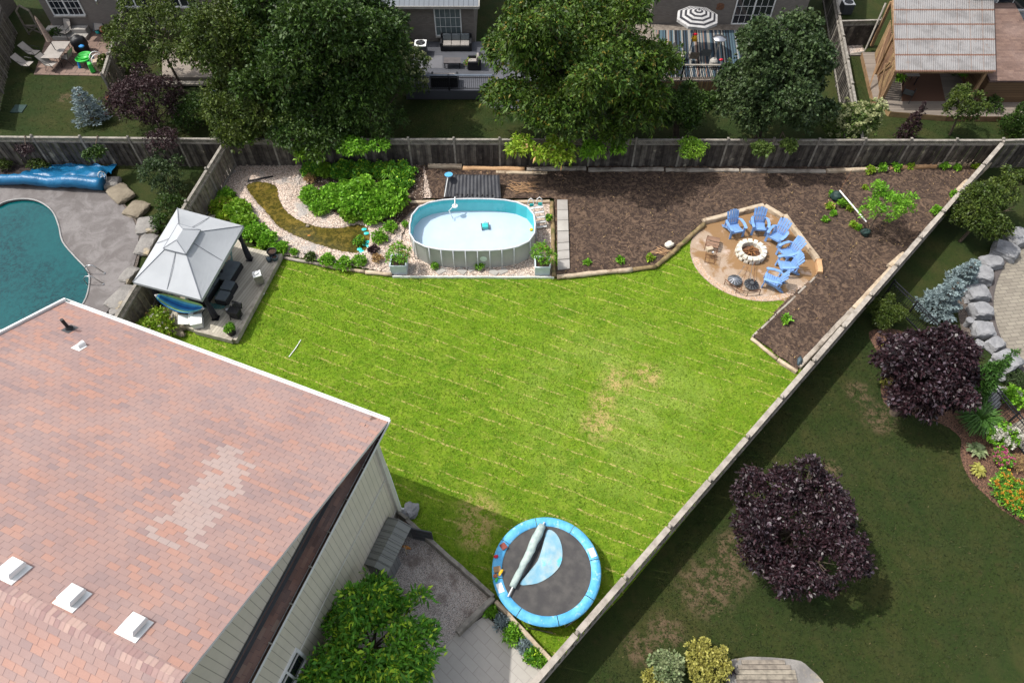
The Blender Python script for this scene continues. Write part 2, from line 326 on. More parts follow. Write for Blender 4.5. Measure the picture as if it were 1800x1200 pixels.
# leaves
M['lf_maple']=leafmat('maple_leaves',(.024,.068,.006),(.090,.145,.014),.6,.2,tip=(.17,.14,.02),tipamt=.05)
M['lf_dark']=leafmat('dark_green_leaves',(.016,.050,.006),(.062,.108,.014),.55,.18)
M['lf_olive']=leafmat('olive_green_leaves',(.030,.062,.007),(.095,.125,.018),.55,.2)
M['wood_pale']=mk('sunlit_pale_fence_boards',(.36,.32,.275),(.23,.20,.17),3,.9,.4,60,isl=.2)  # sunlit look of the diagonal fence put into the board colour
M['lf_grey']=leafmat('grey_green_leaves',(.023,.052,.014),(.068,.100,.032),.45,.15)
M['lf_lime']=leafmat('lime_green_leaves',(.10,.24,.012),(.26,.42,.035),.35,.3)
M['lf_garden']=leafmat('garden_green_leaves',(.085,.26,.012),(.27,.50,.04),.45,.3)
M['lf_bright']=leafmat('bright_yellow_green_leaves',(.14,.29,.012),(.36,.48,.04),.35,.3,tip=(.5,.3,.12),tipamt=.06)
M['lf_mid']=leafmat('mid_green_leaves',(.05,.19,.015),(.15,.36,.03),.4,.25,tip=(.42,.60,.04),tipamt=.16)
M['lf_purple']=leafmat('purple_black_leaves',(.011,.005,.0065),(.040,.018,.023),.75,.1,.40,tip=(.075,.055,.068),tipamt=.12)  # tip colour paints highlights onto a random share of leaves
M['lf_plum']=leafmat('plum_leaves',(.022,.010,.012),(.060,.028,.030),.4,.12)
M['lf_blue']=leafmat('blue_spruce_needles',(.13,.18,.18),(.24,.30,.31),.3,.05,.7)
M['lf_cedar']=leafmat('cedar_foliage',(.022,.042,.008),(.060,.085,.015),.35,.1)
M['lf_hyd']=leafmat('hydrangea_leaves',(.04,.085,.012),(.12,.17,.035),.35,.2)
M['lf_cream']=leafmat('cream_flower_heads',(.30,.33,.13),(.46,.47,.25),.2,.2)
M['lf_white']=leafmat('white_flower_heads',(.42,.40,.34),(.6,.58,.5),.15,.2)
M['lf_pink']=leafmat('pink_flowers',(.42,.06,.16),(.55,.14,.26),.25,.2)
M['lf_orange']=leafmat('orange_flowers',(.55,.22,.02),(.65,.32,.05),.2,.2)
M['lf_yel']=leafmat('yellow_green_shrub_leaves',(.24,.24,.045),(.40,.36,.09),.3,.2)
M['lf_varieg']=leafmat('variegated_leaves',(.09,.15,.05),(.33,.36,.19),.3,.2)
M['lf_grass']=leafmat('ornamental_grass_blades',(.03,.09,.012),(.085,.19,.03),.3,.2)
M['lf_dry']=leafmat('dry_russet_stems',(.30,.17,.08),(.42,.30,.12),.3,.2)
M['lf_lawn']=leafmat('lawn_blades',(.10,.20,.006),(.30,.40,.025),.35,.25,.8,tip=(.5,.44,.13),tipamt=.03)
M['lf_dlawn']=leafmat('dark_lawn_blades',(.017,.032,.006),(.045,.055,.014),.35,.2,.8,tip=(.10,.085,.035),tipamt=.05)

# ---------------------------------------------------------------- mesh building
def root_of(o):
    while o.parent: o=o.parent
    return o
def finish(me,name,mats,parent,world=True,smooth=False):
    for m in (mats if isinstance(mats,(list,tuple)) else [mats]):
        me.materials.append(M[m] if isinstance(m,str) else m)
    o=bpy.data.objects.new(name,me); COL.objects.link(o)
    if parent is not None:
        o.parent=parent
        if world:
            me.transform(Matrix.Translation(-root_of(parent).location))
    else:
        n=len(me.vertices); a=np.empty(n*3,'f'); me.vertices.foreach_get('co',a); a=a.reshape(-1,3)
        lo,hi=a.min(0),a.max(0); c=Vector(((lo[0]+hi[0])/2,(lo[1]+hi[1])/2,lo[2]))
        if KEEP[0]: c=Vector((0,0,0))
        me.transform(Matrix.Translation(-c)); o.location=c
    if smooth: me.polygons.foreach_set('use_smooth',[True]*len(me.polygons))
    return o
KEEP=[False]
def tag(o,label=None,cat=None,group=None,kind=None):
    if label: o['label']=label
    if cat: o['category']=cat
    if group: o['group']=group
    if kind: o['kind']=kind
    return o
def thing(name,label,cat,loc,rz=0,group=None):
    o=bpy.data.objects.new(name,None); COL.objects.link(o); o.empty_display_size=.2
    o.location=Vector((loc[0],loc[1],loc[2] if len(loc)>2 else 0)); o.rotation_euler=(0,0,rz)
    return tag(o,label,cat,group)
def copy_tree(src,loc,rz=None,label=None,par=None,sc=None):
    c=src.copy(); COL.objects.link(c)
    if par is not None: c.parent=par
    else:
        c.location=Vector(loc) if len(loc)>2 else Vector((loc[0],loc[1],0))
        if rz is not None: c.rotation_euler=(0,0,rz)
        if label: c['label']=label
        if sc: c.scale=(sc,sc,sc) if not isinstance(sc,tuple) else sc
    for ch in list(src.children): copy_tree(ch,None,par=c)
    return c
class MB:
    def __init__(s): s.v=[]; s.f=[]; s.uv={}; s.mi=[]; s.cm=0
    def add(s,vs,fs,uvs=None):
        k=len(s.v); s.v+= [tuple(x) for x in vs]
        for i,f in enumerate(fs):
            s.f.append(tuple(k+j for j in f)); s.mi.append(s.cm)
            if uvs: s.uv[len(s.f)-1]=[uvs[j] for j in f]
        return s
    def box(s,c,d,rz=0,rx=0,ry=0,taper=1):
        m=Matrix.Translation(Vector(c))@Matrix.Rotation(rz,4,'Z')@Matrix.Rotation(ry,4,'Y')@Matrix.Rotation(rx,4,'X')
        x,y,z=d[0]/2,d[1]/2,d[2]/2
        vs=[m@Vector((sx*x*(taper if sz>0 else 1),sy*y*(taper if sz>0 else 1),sz*z)) for sz in(-1,1) for sx,sy in((-1,-1),(1,-1),(1,1),(-1,1))]
        return s.add(vs,[(3,2,1,0),(4,5,6,7),(0,1,5,4),(1,2,6,5),(2,3,7,6),(3,0,4,7)])
    def bar(s,p,q,wd,ht,up=(0,0,1)):
        p,q=Vector(p),Vector(q); d=(q-p); L=d.length; d.normalize(); u=Vector(up)
        a=d.cross(u); 
        if a.length<1e-4: a=d.cross(Vector((1,0,0)))
        a.normalize(); b=a.cross(d)
        vs=[r+a*sx*wd/2+b*sz*ht/2 for r in(p,q) for sx,sz in((-1,-1),(1,-1),(1,1),(-1,1))]
        return s.add(vs,[(0,1,2,3),(7,6,5,4),(4,5,1,0),(5,6,2,1),(6,7,3,2),(7,4,0,3)])
    def tube(s,pts,r,n=8,cap=True):
        pts=[Vector(p) for p in pts]; rs=r if isinstance(r,(list,tuple)) else [r]*len(pts)
        k=len(s.v); a=None
        for i,p in enumerate(pts):
            d=(pts[min(i+1,len(pts)-1)]-pts[max(i-1,0)])
            if d.length<1e-6: d=Vector((0,0,1))
            d.normalize()
            if a is None: a=d.orthogonal().normalized()
            a=(a-d*a.dot(d)).normalized(); b=d.cross(a)
            for j in range(n):
                t=2*math.pi*j/n; s.v.append(tuple(p+(a*math.cos(t)+b*math.sin(t))*rs[i]))
        for i in range(len(pts)-1):
            for j in range(n):
                j2=(j+1)%n; s.f.append((k+i*n+j,k+i*n+j2,k+(i+1)*n+j2,k+(i+1)*n+j)); s.mi.append(s.cm)
        if cap:
            s.f.append(tuple(k+j for j in range(n))[::-1]); s.mi.append(s.cm)
            s.f.append(tuple(k+(len(pts)-1)*n+j for j in range(n))); s.mi.append(s.cm)
        return s
    def lathe(s,c,prof,n=16,sx=1,sy=1,rot=0):
        c=Vector(c); k=len(s.v)
        for r,z in prof:
            for j in range(n):
                t=2*math.pi*j/n+rot; s.v.append((c.x+r*sx*math.cos(t),c.y+r*sy*math.sin(t),c.z+z))
        for i in range(len(prof)-1):
            for j in range(n):
                j2=(j+1)%n; s.f.append((k+i*n+j,k+i*n+j2,k+(i+1)*n+j2,k+(i+1)*n+j)); s.mi.append(s.cm)
        if prof[0][0]>1e-4: s.f.append(tuple(k+j for j in range(n))[::-1]); s.mi.append(s.cm)
        if prof[-1][0]>1e-4: s.f.append(tuple(k+(len(prof)-1)*n+j for j in range(n))); s.mi.append(s.cm)
        return s
    def prism(s,poly,z0,z1):
        n=len(poly); A=sum(poly[i][0]*poly[(i+1)%n][1]-poly[(i+1)%n][0]*poly[i][1] for i in range(n))
        if A<0: poly=poly[::-1]
        tr=tessellate_polygon([[Vector((p[0],p[1],0)) for p in poly]])
        vs=[(p[0],p[1],z0) for p in poly]+[(p[0],p[1],z1) for p in poly]
        fs=[]
        for a,b,c in tr:
            pa,pb,pc=[Vector(poly[i][:2]) for i in(a,b,c)]
            if (pb-pa).cross(pc-pa)<0: b,c=c,b
            fs+= [(a+n,b+n,c+n),(c,b,a)]
        fs+=[(i,(i+1)%n,(i+1)%n+n,i+n) for i in range(n)]
        return s.add(vs,fs)
    def blob(s,c,d,seed=0,sub=2,amp=.18,rz=0,flat=None,sq=0):
        bm=bmesh.new(); bmesh.ops.create_icosphere(bm,subdivisions=sub,radius=1)
        o=Vector((seed*7.3,seed*3.1,seed*1.7)); cr,sr=math.cos(rz),math.sin(rz)
        vs=[]
        for v in bm.verts:
            p=v.co.copy()
            if sq:
                m=max(abs(p.x),abs(p.y),abs(p.z)); p=p.lerp(p/m,sq)
            p*=1+amp*mnoise.noise(v.co*1.6+o)+amp*.4*mnoise.noise(v.co*4+o)
            if flat is not None: p.z=max(p.z,-flat)
            x,y,z=p.x*d[0]/2,p.y*d[1]/2,p.z*d[2]/2
            vs.append((c[0]+x*cr-y*sr,c[1]+x*sr+y*cr,c[2]+z))
        s.add(vs,[tuple(v.index for v in f.verts) for f in bm.faces]); bm.free(); return s
    def quad(s,p,uvs=None): return s.add(p,[tuple(range(len(p)))],uvs)
    def plank(s,a,b,wd,ht,sag=0,jit=0): return s.bar(a,b,wd,ht)
    def build(s,name,mats,parent=None,world=True,smooth=False,bevel=0):
        me=bpy.data.meshes.new(name); me.from_pydata(s.v,[],s.f)
        if s.uv:
            ul=me.uv_layers.new(name='UVMap')
            for fi,p in enumerate(me.polygons):
                if fi in s.uv:
                    for li,uvc in zip(p.loop_indices,s.uv[fi]): ul.data[li].uv=uvc
        if max(s.mi,default=0)>0: me.polygons.foreach_set('material_index',s.mi)
        me.update()
        o=finish(me,name,mats,parent,world,smooth)
        if bevel:
            md=o.modifiers.new('bevel','BEVEL'); md.width=bevel; md.segments=2; md.limit_method='ANGLE'
        return o
def uvface(mb,pts,o,ax,ay):
    "planar polygon with uv in metres along unit axes"
    o,ax,ay=Vector(o),Vector(ax),Vector(ay)
    mb.add(pts,[tuple(range(len(pts)))],[((Vector(p)-o).dot(ax),(Vector(p)-o).dot(ay)) for p in pts])
def sheet(name,pts,z,mat,holes=(),kind='structure',parent=None,edge=0,uvrot=0,label=None,cat=None):
    "flat polygon (world xy) at z, optional side skirt, uv in metres"
    loops=[[Vector((p[0],p[1],0)) for p in pts]]+[[Vector((p[0],p[1],0)) for p in h] for h in holes]
    tr=tessellate_polygon(loops); flat=[v for l in loops for v in l]
    ca,sa=math.cos(uvrot),math.sin(uvrot); mb=MB()
    uvs=[(v.x*ca+v.y*sa,-v.x*sa+v.y*ca) for v in flat]; fs=[]
    for a,b,c in tr:
        if (flat[b]-flat[a]).cross(flat[c]-flat[a]).z<0: b,c=c,b
        fs.append((a,b,c))
    mb.add([(v.x,v.y,z) for v in flat],fs,uvs)
    if edge:
        for l in loops:
            n=len(l)
            for i in range(n):
                p,q=l[i],l[(i+1)%n]; mb.add([(p.x,p.y,z-edge),(q.x,q.y,z-edge),(q.x,q.y,z),(p.x,p.y,z)],[(0,1,2,3)],[(0,0),(1,0),(1,.1),(0,.1)])
    KEEP[0]=True
    o=mb.build(name,mat,parent); KEEP[0]=False
    if kind: o['kind']=kind
    if label: o['label']=label
    if cat: o['category']=cat
    return o
def smooth_poly(pts,n=5,closed=True):
    "Catmull-Rom through 2-D points"
    out=[]; N=len(pts)
    for i in range(N if closed else N-1):
        p=[Vector(pts[(i+k)%N][:2]) if closed else Vector(pts[min(max(i+k,0),N-1)][:2]) for k in(-1,0,1,2)]
        for j in range(n):
            t=j/n; out.append(.5*((2*p[1])+(-p[0]+p[2])*t+(2*p[0]-5*p[1]+4*p[2]-p[3])*t*t+(-p[0]+3*p[1]-3*p[2]+p[3])*t**3))
    if not closed: out.append(Vector(pts[-1][:2]))
    return out
def inside(pts,x,y):
    "vectorised point in polygon"
    r=np.zeros(x.shape,bool); n=len(pts)
    for i in range(n):
        x0,y0=pts[i][0],pts[i][1]; x1,y1=pts[(i+1)%n][0],pts[(i+1)%n][1]
        if y0==y1: continue
        c=((y0>y)!=(y1>y))&(x<(x1-x0)*(y-y0)/(y1-y0)+x0); r^=c
    return r
def npmesh(name,V,Fq,mat,parent=None,kind=None,smooth=False,keep=False):
    "V (n,3), Fq (m,k)"
    me=bpy.data.meshes.new(name); k=Fq.shape[1]
    me.vertices.add(len(V)); me.vertices.foreach_set('co',V.astype('f').ravel())
    me.loops.add(Fq.size); me.loops.foreach_set('vertex_index',Fq.astype('i').ravel())
    me.polygons.add(len(Fq)); me.polygons.foreach_set('loop_start',np.arange(0,Fq.size,k,dtype='i'))
    me.update(calc_edges=True)
    KEEP[0]=keep; o=finish(me,name,mat,parent,True,smooth); KEEP[0]=False
    if kind: o['kind']=kind
    return o
def terrain(name,poly,step,hf,mat,kind='structure',smooth=True):
    xs=[p[0] for p in poly]; ys=[p[1] for p in poly]
    nx=int((max(xs)-min(xs))/step)+2; ny=int((max(ys)-min(ys))/step)+2
    X,Y=np.meshgrid(min(xs)+np.arange(nx)*step,min(ys)+np.arange(ny)*step)
    Z=hf(X,Y); idx=np.arange(nx*ny).reshape(ny,nx)
    cx=X[:-1,:-1]+step/2; cy=Y[:-1,:-1]+step/2; m=inside(poly,cx,cy)
    F=np.stack([idx[:-1,:-1][m],idx[:-1,1:][m],idx[1:,1:][m],idx[1:,:-1][m]],1)
    used=np.unique(F); rm=np.full(nx*ny,-1); rm[used]=np.arange(len(used))
    V=np.stack([X.ravel(),Y.ravel(),Z.ravel()],1)[used]
    return npmesh(name,V,rm[F],mat,kind=kind,smooth=smooth,keep=True)
def vnoise(X,Y,sc,seed=0):
    "cheap smooth value noise"
    x=X*sc+seed*13.7+1000; y=Y*sc+seed*5.3+1000; xi=np.floor(x).astype(int); yi=np.floor(y).astype(int); fx=x-xi; fy=y-yi
    fx=fx*fx*(3-2*fx); fy=fy*fy*(3-2*fy)
    h=lambda a,b: (np.sin(a*127.1+b*311.7)*43758.5453)%1.0
    return (h(xi,yi)*(1-fx)+h(xi+1,yi)*fx)*(1-fy)+(h(xi,yi+1)*(1-fx)+h(xi+1,yi+1)*fx)*fy

# ---- foliage
def leafquads(P,D,L,W,droop=.25,r=rng):
    "P base, D direction (n,3), L length, W width -> diamond leaves"
    n=len(P); D=D/np.linalg.norm(D,axis=1,keepdims=True)
    R=r.normal(size=(n,3)); A=np.cross(D,R); A/=np.linalg.norm(A,axis=1,keepdims=True)+1e-9
    q=.5+1.0*r.random((n,1)); L=L*q; W=W*q*(.8+.4*r.random((n,1)))
    tip=P+D*L; tip[:,2]-=(L*droop)[:,0]
    mid=P+D*L*.5
    V=np.stack([P,mid-A*W/2,tip,mid+A*W/2],1).reshape(-1,3)
    return V,np.arange(4*n).reshape(n,4)
def crown_pts(lobes,n,shell=.35,r=rng,lowcut=-.55):
    "cluster positions + outward normals over lobes [(c,(rx,ry,rz))]"
    C=np.array([l[0] for l in lobes]); R=np.array([l[1] for l in lobes],float)
    wgt=(R[:,0]*R[:,2])**.9; wgt/=wgt.sum()
    k=r.choice(len(lobes),n,p=wgt); d=r.normal(size=(n,3)); d/=np.linalg.norm(d,axis=1,keepdims=True)
    d[:,2]=np.where(d[:,2]<lowcut,-d[:,2],d[:,2])
    rad=1-shell*r.random((n,1))**1.5
    rad=np.where(r.random((n,1))<.10,1+.32*r.random((n,1)),rad)
    P=C[k]+d*R[k]*rad
    # keep points not buried deep within other lobes
    keep=np.ones(n,bool)
    for j in range(len(lobes)):
        q=((P-C[j])/R[j]); keep&=(np.linalg.norm(q,axis=1)>.62)|(k==j)
    return P[keep],d[keep]
def foliage(name,lobes,n,mat,parent=None,L=.16,W=.09,per=5,droop=.3,up=.25,shell=.35,seed=1,spread=1.,gap=0,world=True):
    r=np.random.default_rng(seed); P,d=crown_pts(lobes,n,shell,r)
    if gap:
        g=vnoise(P[:,0]+P[:,2]*.7,P[:,1]+P[:,2]*.5,gap,seed); P,d=P[g>.22],d[g>.22]
    m=len(P); P=np.repeat(P,per,0); d=np.repeat(d,per,0)
    D=d*.55+r.normal(size=(m*per,3))*.75*spread; D[:,2]+=up
    P=P+r.normal(size=P.shape)*L*.25
    V,F=leafquads(P,D,L,W,droop,r)
    return npmesh(name,V,F,mat,parent)
def auto_lobes(c,R,n,seed,rz=None,lr=(.34,.5)):
    r=random.Random(seed); rz=rz or R; out=[((c[0],c[1],c[2]),(R*.62,R*.62,rz*.62))]
    for i in range(n):
        a=2*math.pi*(i*.618)+r.uniform(-.3,.3); z=r.uniform(-.55,.85); h=math.sqrt(max(0,1-z*z))
        k=r.uniform(*lr); q=(1-k)*r.uniform(.82,1.12)
        if i%3==2 and n>7: k*=.55; q=r.uniform(.84,1.02)
        out.append(((c[0]+math.cos(a)*h*R*q,c[1]+math.sin(a)*h*R*q,c[2]+z*rz*q),(R*k,R*k,rz*k*.85)))
    return out
def tree(name,label,cat,base,cc,R,n,mat,seed,rz=None,lobes=9,tr=.16,L=.17,W=.09,per=5,gap=.9,group=None,droop=.3,lr=(.34,.5),z0=0,up=.25,shell=.35,core=None):
    b=Vector((base[0],base[1],z0)); t=thing(name,label,cat,b,group=group)
    cc=Vector(cc); lb=auto_lobes(cc,R,lobes,seed,rz,lr)
    mb=MB(); r=random.Random(seed)
    top=cc+Vector((0,0,(rz or R)*.4)); mid=b.lerp(cc,.5)+Vector((r.uniform(-.1,.1),r.uniform(-.1,.1),0))
    mb.tube([b-Vector((0,0,.05)),mid,cc,top],[tr*1.25,tr,tr*.65,tr*.2],9)
    for (c,rr) in lb[1:]:
        c=Vector(c); s0=mid.lerp(cc,r.uniform(.1,.9)); m2=s0.lerp(c,.5)+Vector((0,0,-.1*R))
        mb.tube([s0,m2,c],[tr*.42,tr*.28,tr*.08],6)
        for q in range(3):
            e=c+Vector((r.uniform(-1,1)*rr[0],r.uniform(-1,1)*rr[1],r.uniform(-.3,1)*rr[2]))*.8
            mb.tube([m2.lerp(c,.5),e],[tr*.14,tr*.04],4)
    mb.build('trunk','trunk',t)
    foliage('crown',lb,n,mat,t,L,W,per,droop,up,shell,seed,gap=gap)
    return t
def bush(name,label,cat,p,R,n,mat,seed,rz=None,L=.1,W=.06,per=5,gap=0,group=None,droop=.3,lobes=5,flowers=None,z0=0,up=.35,h=None):
    "a low plant: stems + leaves (+ flower heads)"
    rz=rz or R*.8; h=h if h is not None else rz*.85
    b=Vector((p[0],p[1],z0)); t=thing(name,label,cat,b,group=group)
    c=b+Vector((0,0,h)); lb=auto_lobes(c,R,lobes,seed,rz,(.38,.55)); r=random.Random(seed); mb=MB()
    for (q,rr) in lb:
        q=Vector(q); mb.tube([b+Vector((r.uniform(-.1,.1)*R,r.uniform(-.1,.1)*R,-.02)),b.lerp(q,.5)+Vector((0,0,.05)),q],[.022*max(R,.4),.016*max(R,.4),.006],5)
    mb.build('stem','trunk',t)
    foliage('foliage',lb,n,mat,t,L,W,per,droop,up,.4,seed,gap=gap)
    if flowers:
        fm,fn,fr=flowers; rr=np.random.default_rng(seed+5); P,d=crown_pts(lb,fn*2,.05,rr); P=P[d[:,2]>-.1][:fn]; d=d[d[:,2]>-.1][:fn]
        P=P+d*fr*.6
        V=[];k=24
        if fn<=30:
            for q in P:
                PP=np.repeat(q[None],k,0); dd=rr.normal(size=PP.shape); dd/=np.linalg.norm(dd,axis=1,keepdims=True); dd[:,2]=abs(dd[:,2])
                Vv,F=leafquads(PP+dd*fr*.55,dd+rr.normal(size=PP.shape)*.6,fr*.75,fr*.7,0,rr); npmesh('flower_head',Vv,F,fm,t)
            return t
        PP=np.repeat(P,k,0); dd=rr.normal(size=PP.shape); dd/=np.linalg.norm(dd,axis=1,keepdims=True); dd[:,2]=abs(dd[:,2])
        Vv,F=leafquads(PP+dd*fr*.55,dd+rr.normal(size=PP.shape)*.6,fr*.75,fr*.7,0,rr)
        npmesh('flower_heads',Vv,F,fm,t)
    return t
def rosette(name,label,cat,p,R,n,mat,seed,h=.3,W=.05,group=None,z0=0,segs=3,arch=1.0,mat2=None):
    "arching strap leaves from one centre (hostas, grasses)"
    r=np.random.default_rng(seed); a=r.random(n)*2*np.pi; q=R*(.45+.6*r.random(n)); hh=h*(.6+.7*r.random(n))
    T=np.linspace(0,1,segs+1); V=np.zeros((n,segs+1,2,3))
    for i,t in enumerate(T):
        rad=q*t; z=hh*(math.sin(t*2.3)*1.1 if arch else t); wd=W*(.35+math.sin(math.pi*min(t*.9+.08,1)))*.75
        cx=p[0]+np.cos(a)*rad; cy=p[1]+np.sin(a)*rad
        V[:,i,0]=np.stack([cx-np.sin(a)*wd/2,cy+np.cos(a)*wd/2,z0+z],1); V[:,i,1]=np.stack([cx+np.sin(a)*wd/2,cy-np.cos(a)*wd/2,z0+z],1)
    b=(np.arange(n)*(segs+1)*2)[:,None]; F=[]
    for i in range(segs): F.append(b+np.array([[2*i,2*i+1,2*i+3,2*i+2]]))
    o=npmesh(name,V.reshape(-1,3),np.concatenate(F),mat)
    return tag(o,label,cat,group)
def scatter_stones(name,poly,n,smin,smax,zf,mat,seed=1,excl=()):
    "one mesh of many pebbles (uncountable)"
    r=np.random.default_rng(seed); xs=[p[0] for p in poly]; ys=[p[1] for p in poly]
    x=r.uniform(min(xs),max(xs),n*3); y=r.uniform(min(ys),max(ys),n*3); m=inside(poly,x,y)
    for e in excl: m&=~inside(e,x,y)
    x,y=x[m][:n],y[m][:n]; n=len(x); s=r.uniform(smin,smax,(n,1,1))
    base=np.array([(1,0,0),(.3,.9,0),(-.8,.5,0),(-.7,-.6,0),(.4,-.85,0),(0,0,.75)],float)
    a=r.random(n)*6.28; B=np.repeat(base[None],n,0)*s*(.75+.5*r.random((n,6,1)))
    ca,sa=np.cos(a)[:,None],np.sin(a)[:,None]; X=B[...,0]*ca-B[...,1]*sa*.75; Y=B[...,0]*sa+B[...,1]*ca*.75
    V=np.stack([X+x[:,None],Y+y[:,None],B[...,2]+zf(x,y)[:,None]],2).reshape(-1,3)
    b=(np.arange(n)*6)[:,None]; F=np.concatenate([b+np.array([[i,(i+1)%5,5]]) for i in range(5)])
    return tag(npmesh(name,V,F,mat,kind='stuff',keep=True))
def scatter_blades(name,poly,dens,L,W,mat,seed,z0=0,excl=(),kind='stuff'):
    r=np.random.default_rng(seed); xs=[p[0] for p in poly]; ys=[p[1] for p in poly]
    A=(max(xs)-min(xs))*(max(ys)-min(ys)); n=int(A*dens)
    x=r.uniform(min(xs),max(xs),n); y=r.uniform(min(ys),max(ys),n); m=inside(poly,x,y)
    for e in excl: m&=~inside(e,x,y)
    x,y=x[m],y[m]; P=np.stack([x,y,np.full(len(x),z0)],1); D=r.normal(size=P.shape)*.7; D[:,2]=.75
    V,F=leafquads(P,D,L,W,.1,r)
    return npmesh(name,V,F,mat,kind=kind,keep=True)
# ================================================================ SETTING
Z_SOIL=.14
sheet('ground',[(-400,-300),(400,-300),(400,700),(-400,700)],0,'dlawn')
LAWN=GP([(300,600),(300,440),(560,430),(1225,420),(1400,420),(1412,655),(1310,785),(1090,1050),(962,1180),(862,1052),(703,900),(560,760)])
sheet('lawn',LAWN,.012,'lawn')
# --- raised planting bed
BED=[Vector(p) for p in ([G(745,291),G(760,352),G(975,352),G(979,487),G(1112,474),G(1152,470),G(1190,436),G(1236,391),G(1342,362),G(1377,381),G(1437,457),G(1440,482),G(1380,530),G(1322,594),G(1400,652),G(1722,300),G(1722,288)])]
def bedh(X,Y):
    return Z_SOIL+.05*(vnoise(X,Y,1.1,3)-.5)+.05*(vnoise(X,Y,3.3,5)-.5)+.03*(vnoise(X,Y,8,6)-.5)
terrain('garden_bed_soil',BED,.09,bedh,'bed')
scatter_stones('soil_clods',BED,5200,.02,.06,lambda x,y:bedh(x,y)-.01,'bed',13)
scatter_blades('bark_chips',[(p[0],p[1]) for p in BED],7,.09,.03,'lf_dry',14,Z_SOIL+.02)
# --- pebble garden with pond
PEB=[Vector(p) for p in [G(415,262),G(520,268),G(560,290),G(745,292),G(760,352),G(705,352),G(712,400),G(690,484),G(640,474),G(566,462),G(495,450),G(425,400),G(385,388),G(378,360)]]
POND=smooth_poly(GP([(434,330),(452,322),(476,325),(488,332),(492,352),(503,372),(528,390),(565,402),(600,403),(630,397),(648,405),(650,428),(640,446),(612,447),(575,438),(530,422),(492,402),(468,375),(447,352)]),4)
PXY=np.array([(p[0],p[1]) for p in POND])
def pebh(X,Y):
    sh=X.shape; x=X.ravel(); y=Y.ravel(); ins=inside(POND,x,y)
    d=np.full(x.shape,9.)
    for i in range(0,len(PXY)): d=np.minimum(d,np.hypot(x-PXY[i,0],y-PXY[i,1]))
    rim=np.exp(-(np.clip(d-.35,0,9)/.4)**2)*.07
    z=np.where(ins,.02,.12+rim)+.03*(vnoise(x,y,2.5,8)-.5)*(~ins)
    z=np.where((~ins)&(d<.3),.12+.07,z)
    return z.reshape(sh)
terrain('pebble_ground',PEB,.085,pebh,'gravel')
sheet('pond_water',[(p[0],p[1]) for p in POND],.105,'pond')
scatter_stones('loose_pebbles',PEB,5200,.02,.055,lambda x,y:np.full(x.shape,.125)+.05*np.exp(-0*x)*0+.03,'gravel',3,excl=[POND])
PPAD=GP([(703,355),(968,355),(975,487),(690,487)])
sheet('pool_gravel',PPAD,.05,'gravel',edge=.05)
scatter_stones('loose_pebbles',PPAD,3200,.02,.055,lambda x,y:np.full(x.shape,.05),'gravel',4)
# soil between pebbles and fence (left planting bed is inside the pebble area)
sheet('soil_border',GP([(540,292),(745,292),(745,352),(700,400),(600,384),(545,350)]),.165,'bed')
sheet('soil_border',GP([(383,345),(430,345),(450,395),(480,430),(430,425),(380,385)]),.165,'bed')
# --- fire-pit circle
FP=G(1322,450); FPR=2.95
circ=[(FP.x+FPR*math.cos(a)*1.02,FP.y+FPR*math.sin(a)*.98) for a in np.linspace(0,2*math.pi,49)[:-1]]
sheet('fire_pit_ground',circ,.03,'firepit')
sheet('fire_pit_ground',GP([(1236,391),(1342,362),(1377,381),(1437,457),(1440,482),(1380,530),(1300,520),(1240,450)]),.026,'firepit')
# brick edging strip at the lawn side of the circle
sheet('circle_edging',[(FP.x+(FPR*1.0)*math.cos(a),FP.y+FPR*.97*math.sin(a)) for a in np.linspace(math.radians(183),math.radians(308),26)]+[(FP.x+(FPR*.9)*math.cos(a),FP.y+FPR*.87*math.sin(a)) for a in np.linspace(math.radians(308),math.radians(183),26)],.034,mulch('crumbled_brick_edging',(.55,.44,.36),(.42,.24,.12),(.3,.25,.2)))
# --- gravel yard, slab patio, planting strip at the bottom
sheet('gravel_yard',GP([(700,903),(868,1052),(806,1112),(742,1165),(700,1260),(420,1260),(560,1040)]),.02,'gravel_grey')
sheet('slab_patio',GP([(853,1082),(958,1172),(925,1225),(700,1260),(745,1165),(806,1112)]),.05,'paver_gr',edge=.05,uvrot=math.radians(-42))
sheet('planting_strip',GP([(866,1054),(966,1162),(958,1174),(853,1082),(806,1112),(812,1104)]),.035,'mulch_dk')
# --- left neighbour: stamped concrete deck round a pool
POOL=smooth_poly(GP([(-260,370),(-120,366),(-20,368),(15,357),(45,353),(72,358),(95,375),(106,400),(113,428),(135,455),(156,478),(160,500),(150,535),(118,565),(60,590),(20,583),(-40,590),(-180,620),(-300,560),(-330,450)],.0),4)
DECK=GP([(-500,330),(0,326),(170,333),(205,350),(232,380),(246,412),(244,447),(232,485),(195,545),(120,640),(-300,760),(-600,600)])
sheet('pool_deck',DECK,.13,'stamped',holes=[[(p[0],p[1]) for p in POOL]],edge=.13)
sheet('pool_water',[(p[0],p[1]) for p in POOL],.03,'pooldeep')
t=thing('pool_coping','smooth pale rim running round the free-form teal pool','coping',(POOL[0][0],POOL[0][1],.13))
n=len(POOL); mb=MB()
for i in range(n):
    p,q=Vector((*POOL[i][:2],.135)),Vector((*POOL[(i+1)%n][:2],.135)); mb.tube([p,q],.045,6,False)
mb.build('rim',mk('coping_grey',(.30,.29,.28),(.24,.23,.225),2,.6,.2),t,smooth=True)
sheet('drain_gravel',smooth_poly(GP([(165,333),(205,348),(236,380),(250,412),(248,447),(236,487),(205,540),(196,536),(228,480),(241,447),(243,414),(229,384),(200,355),(165,342)]),2),.10,'gravel_dark')
sheet('mulch_bed',GP([(-300,300),(0,290),(130,290),(185,300),(190,330),(0,326),(-300,330)]),.008,'mulch_dk')
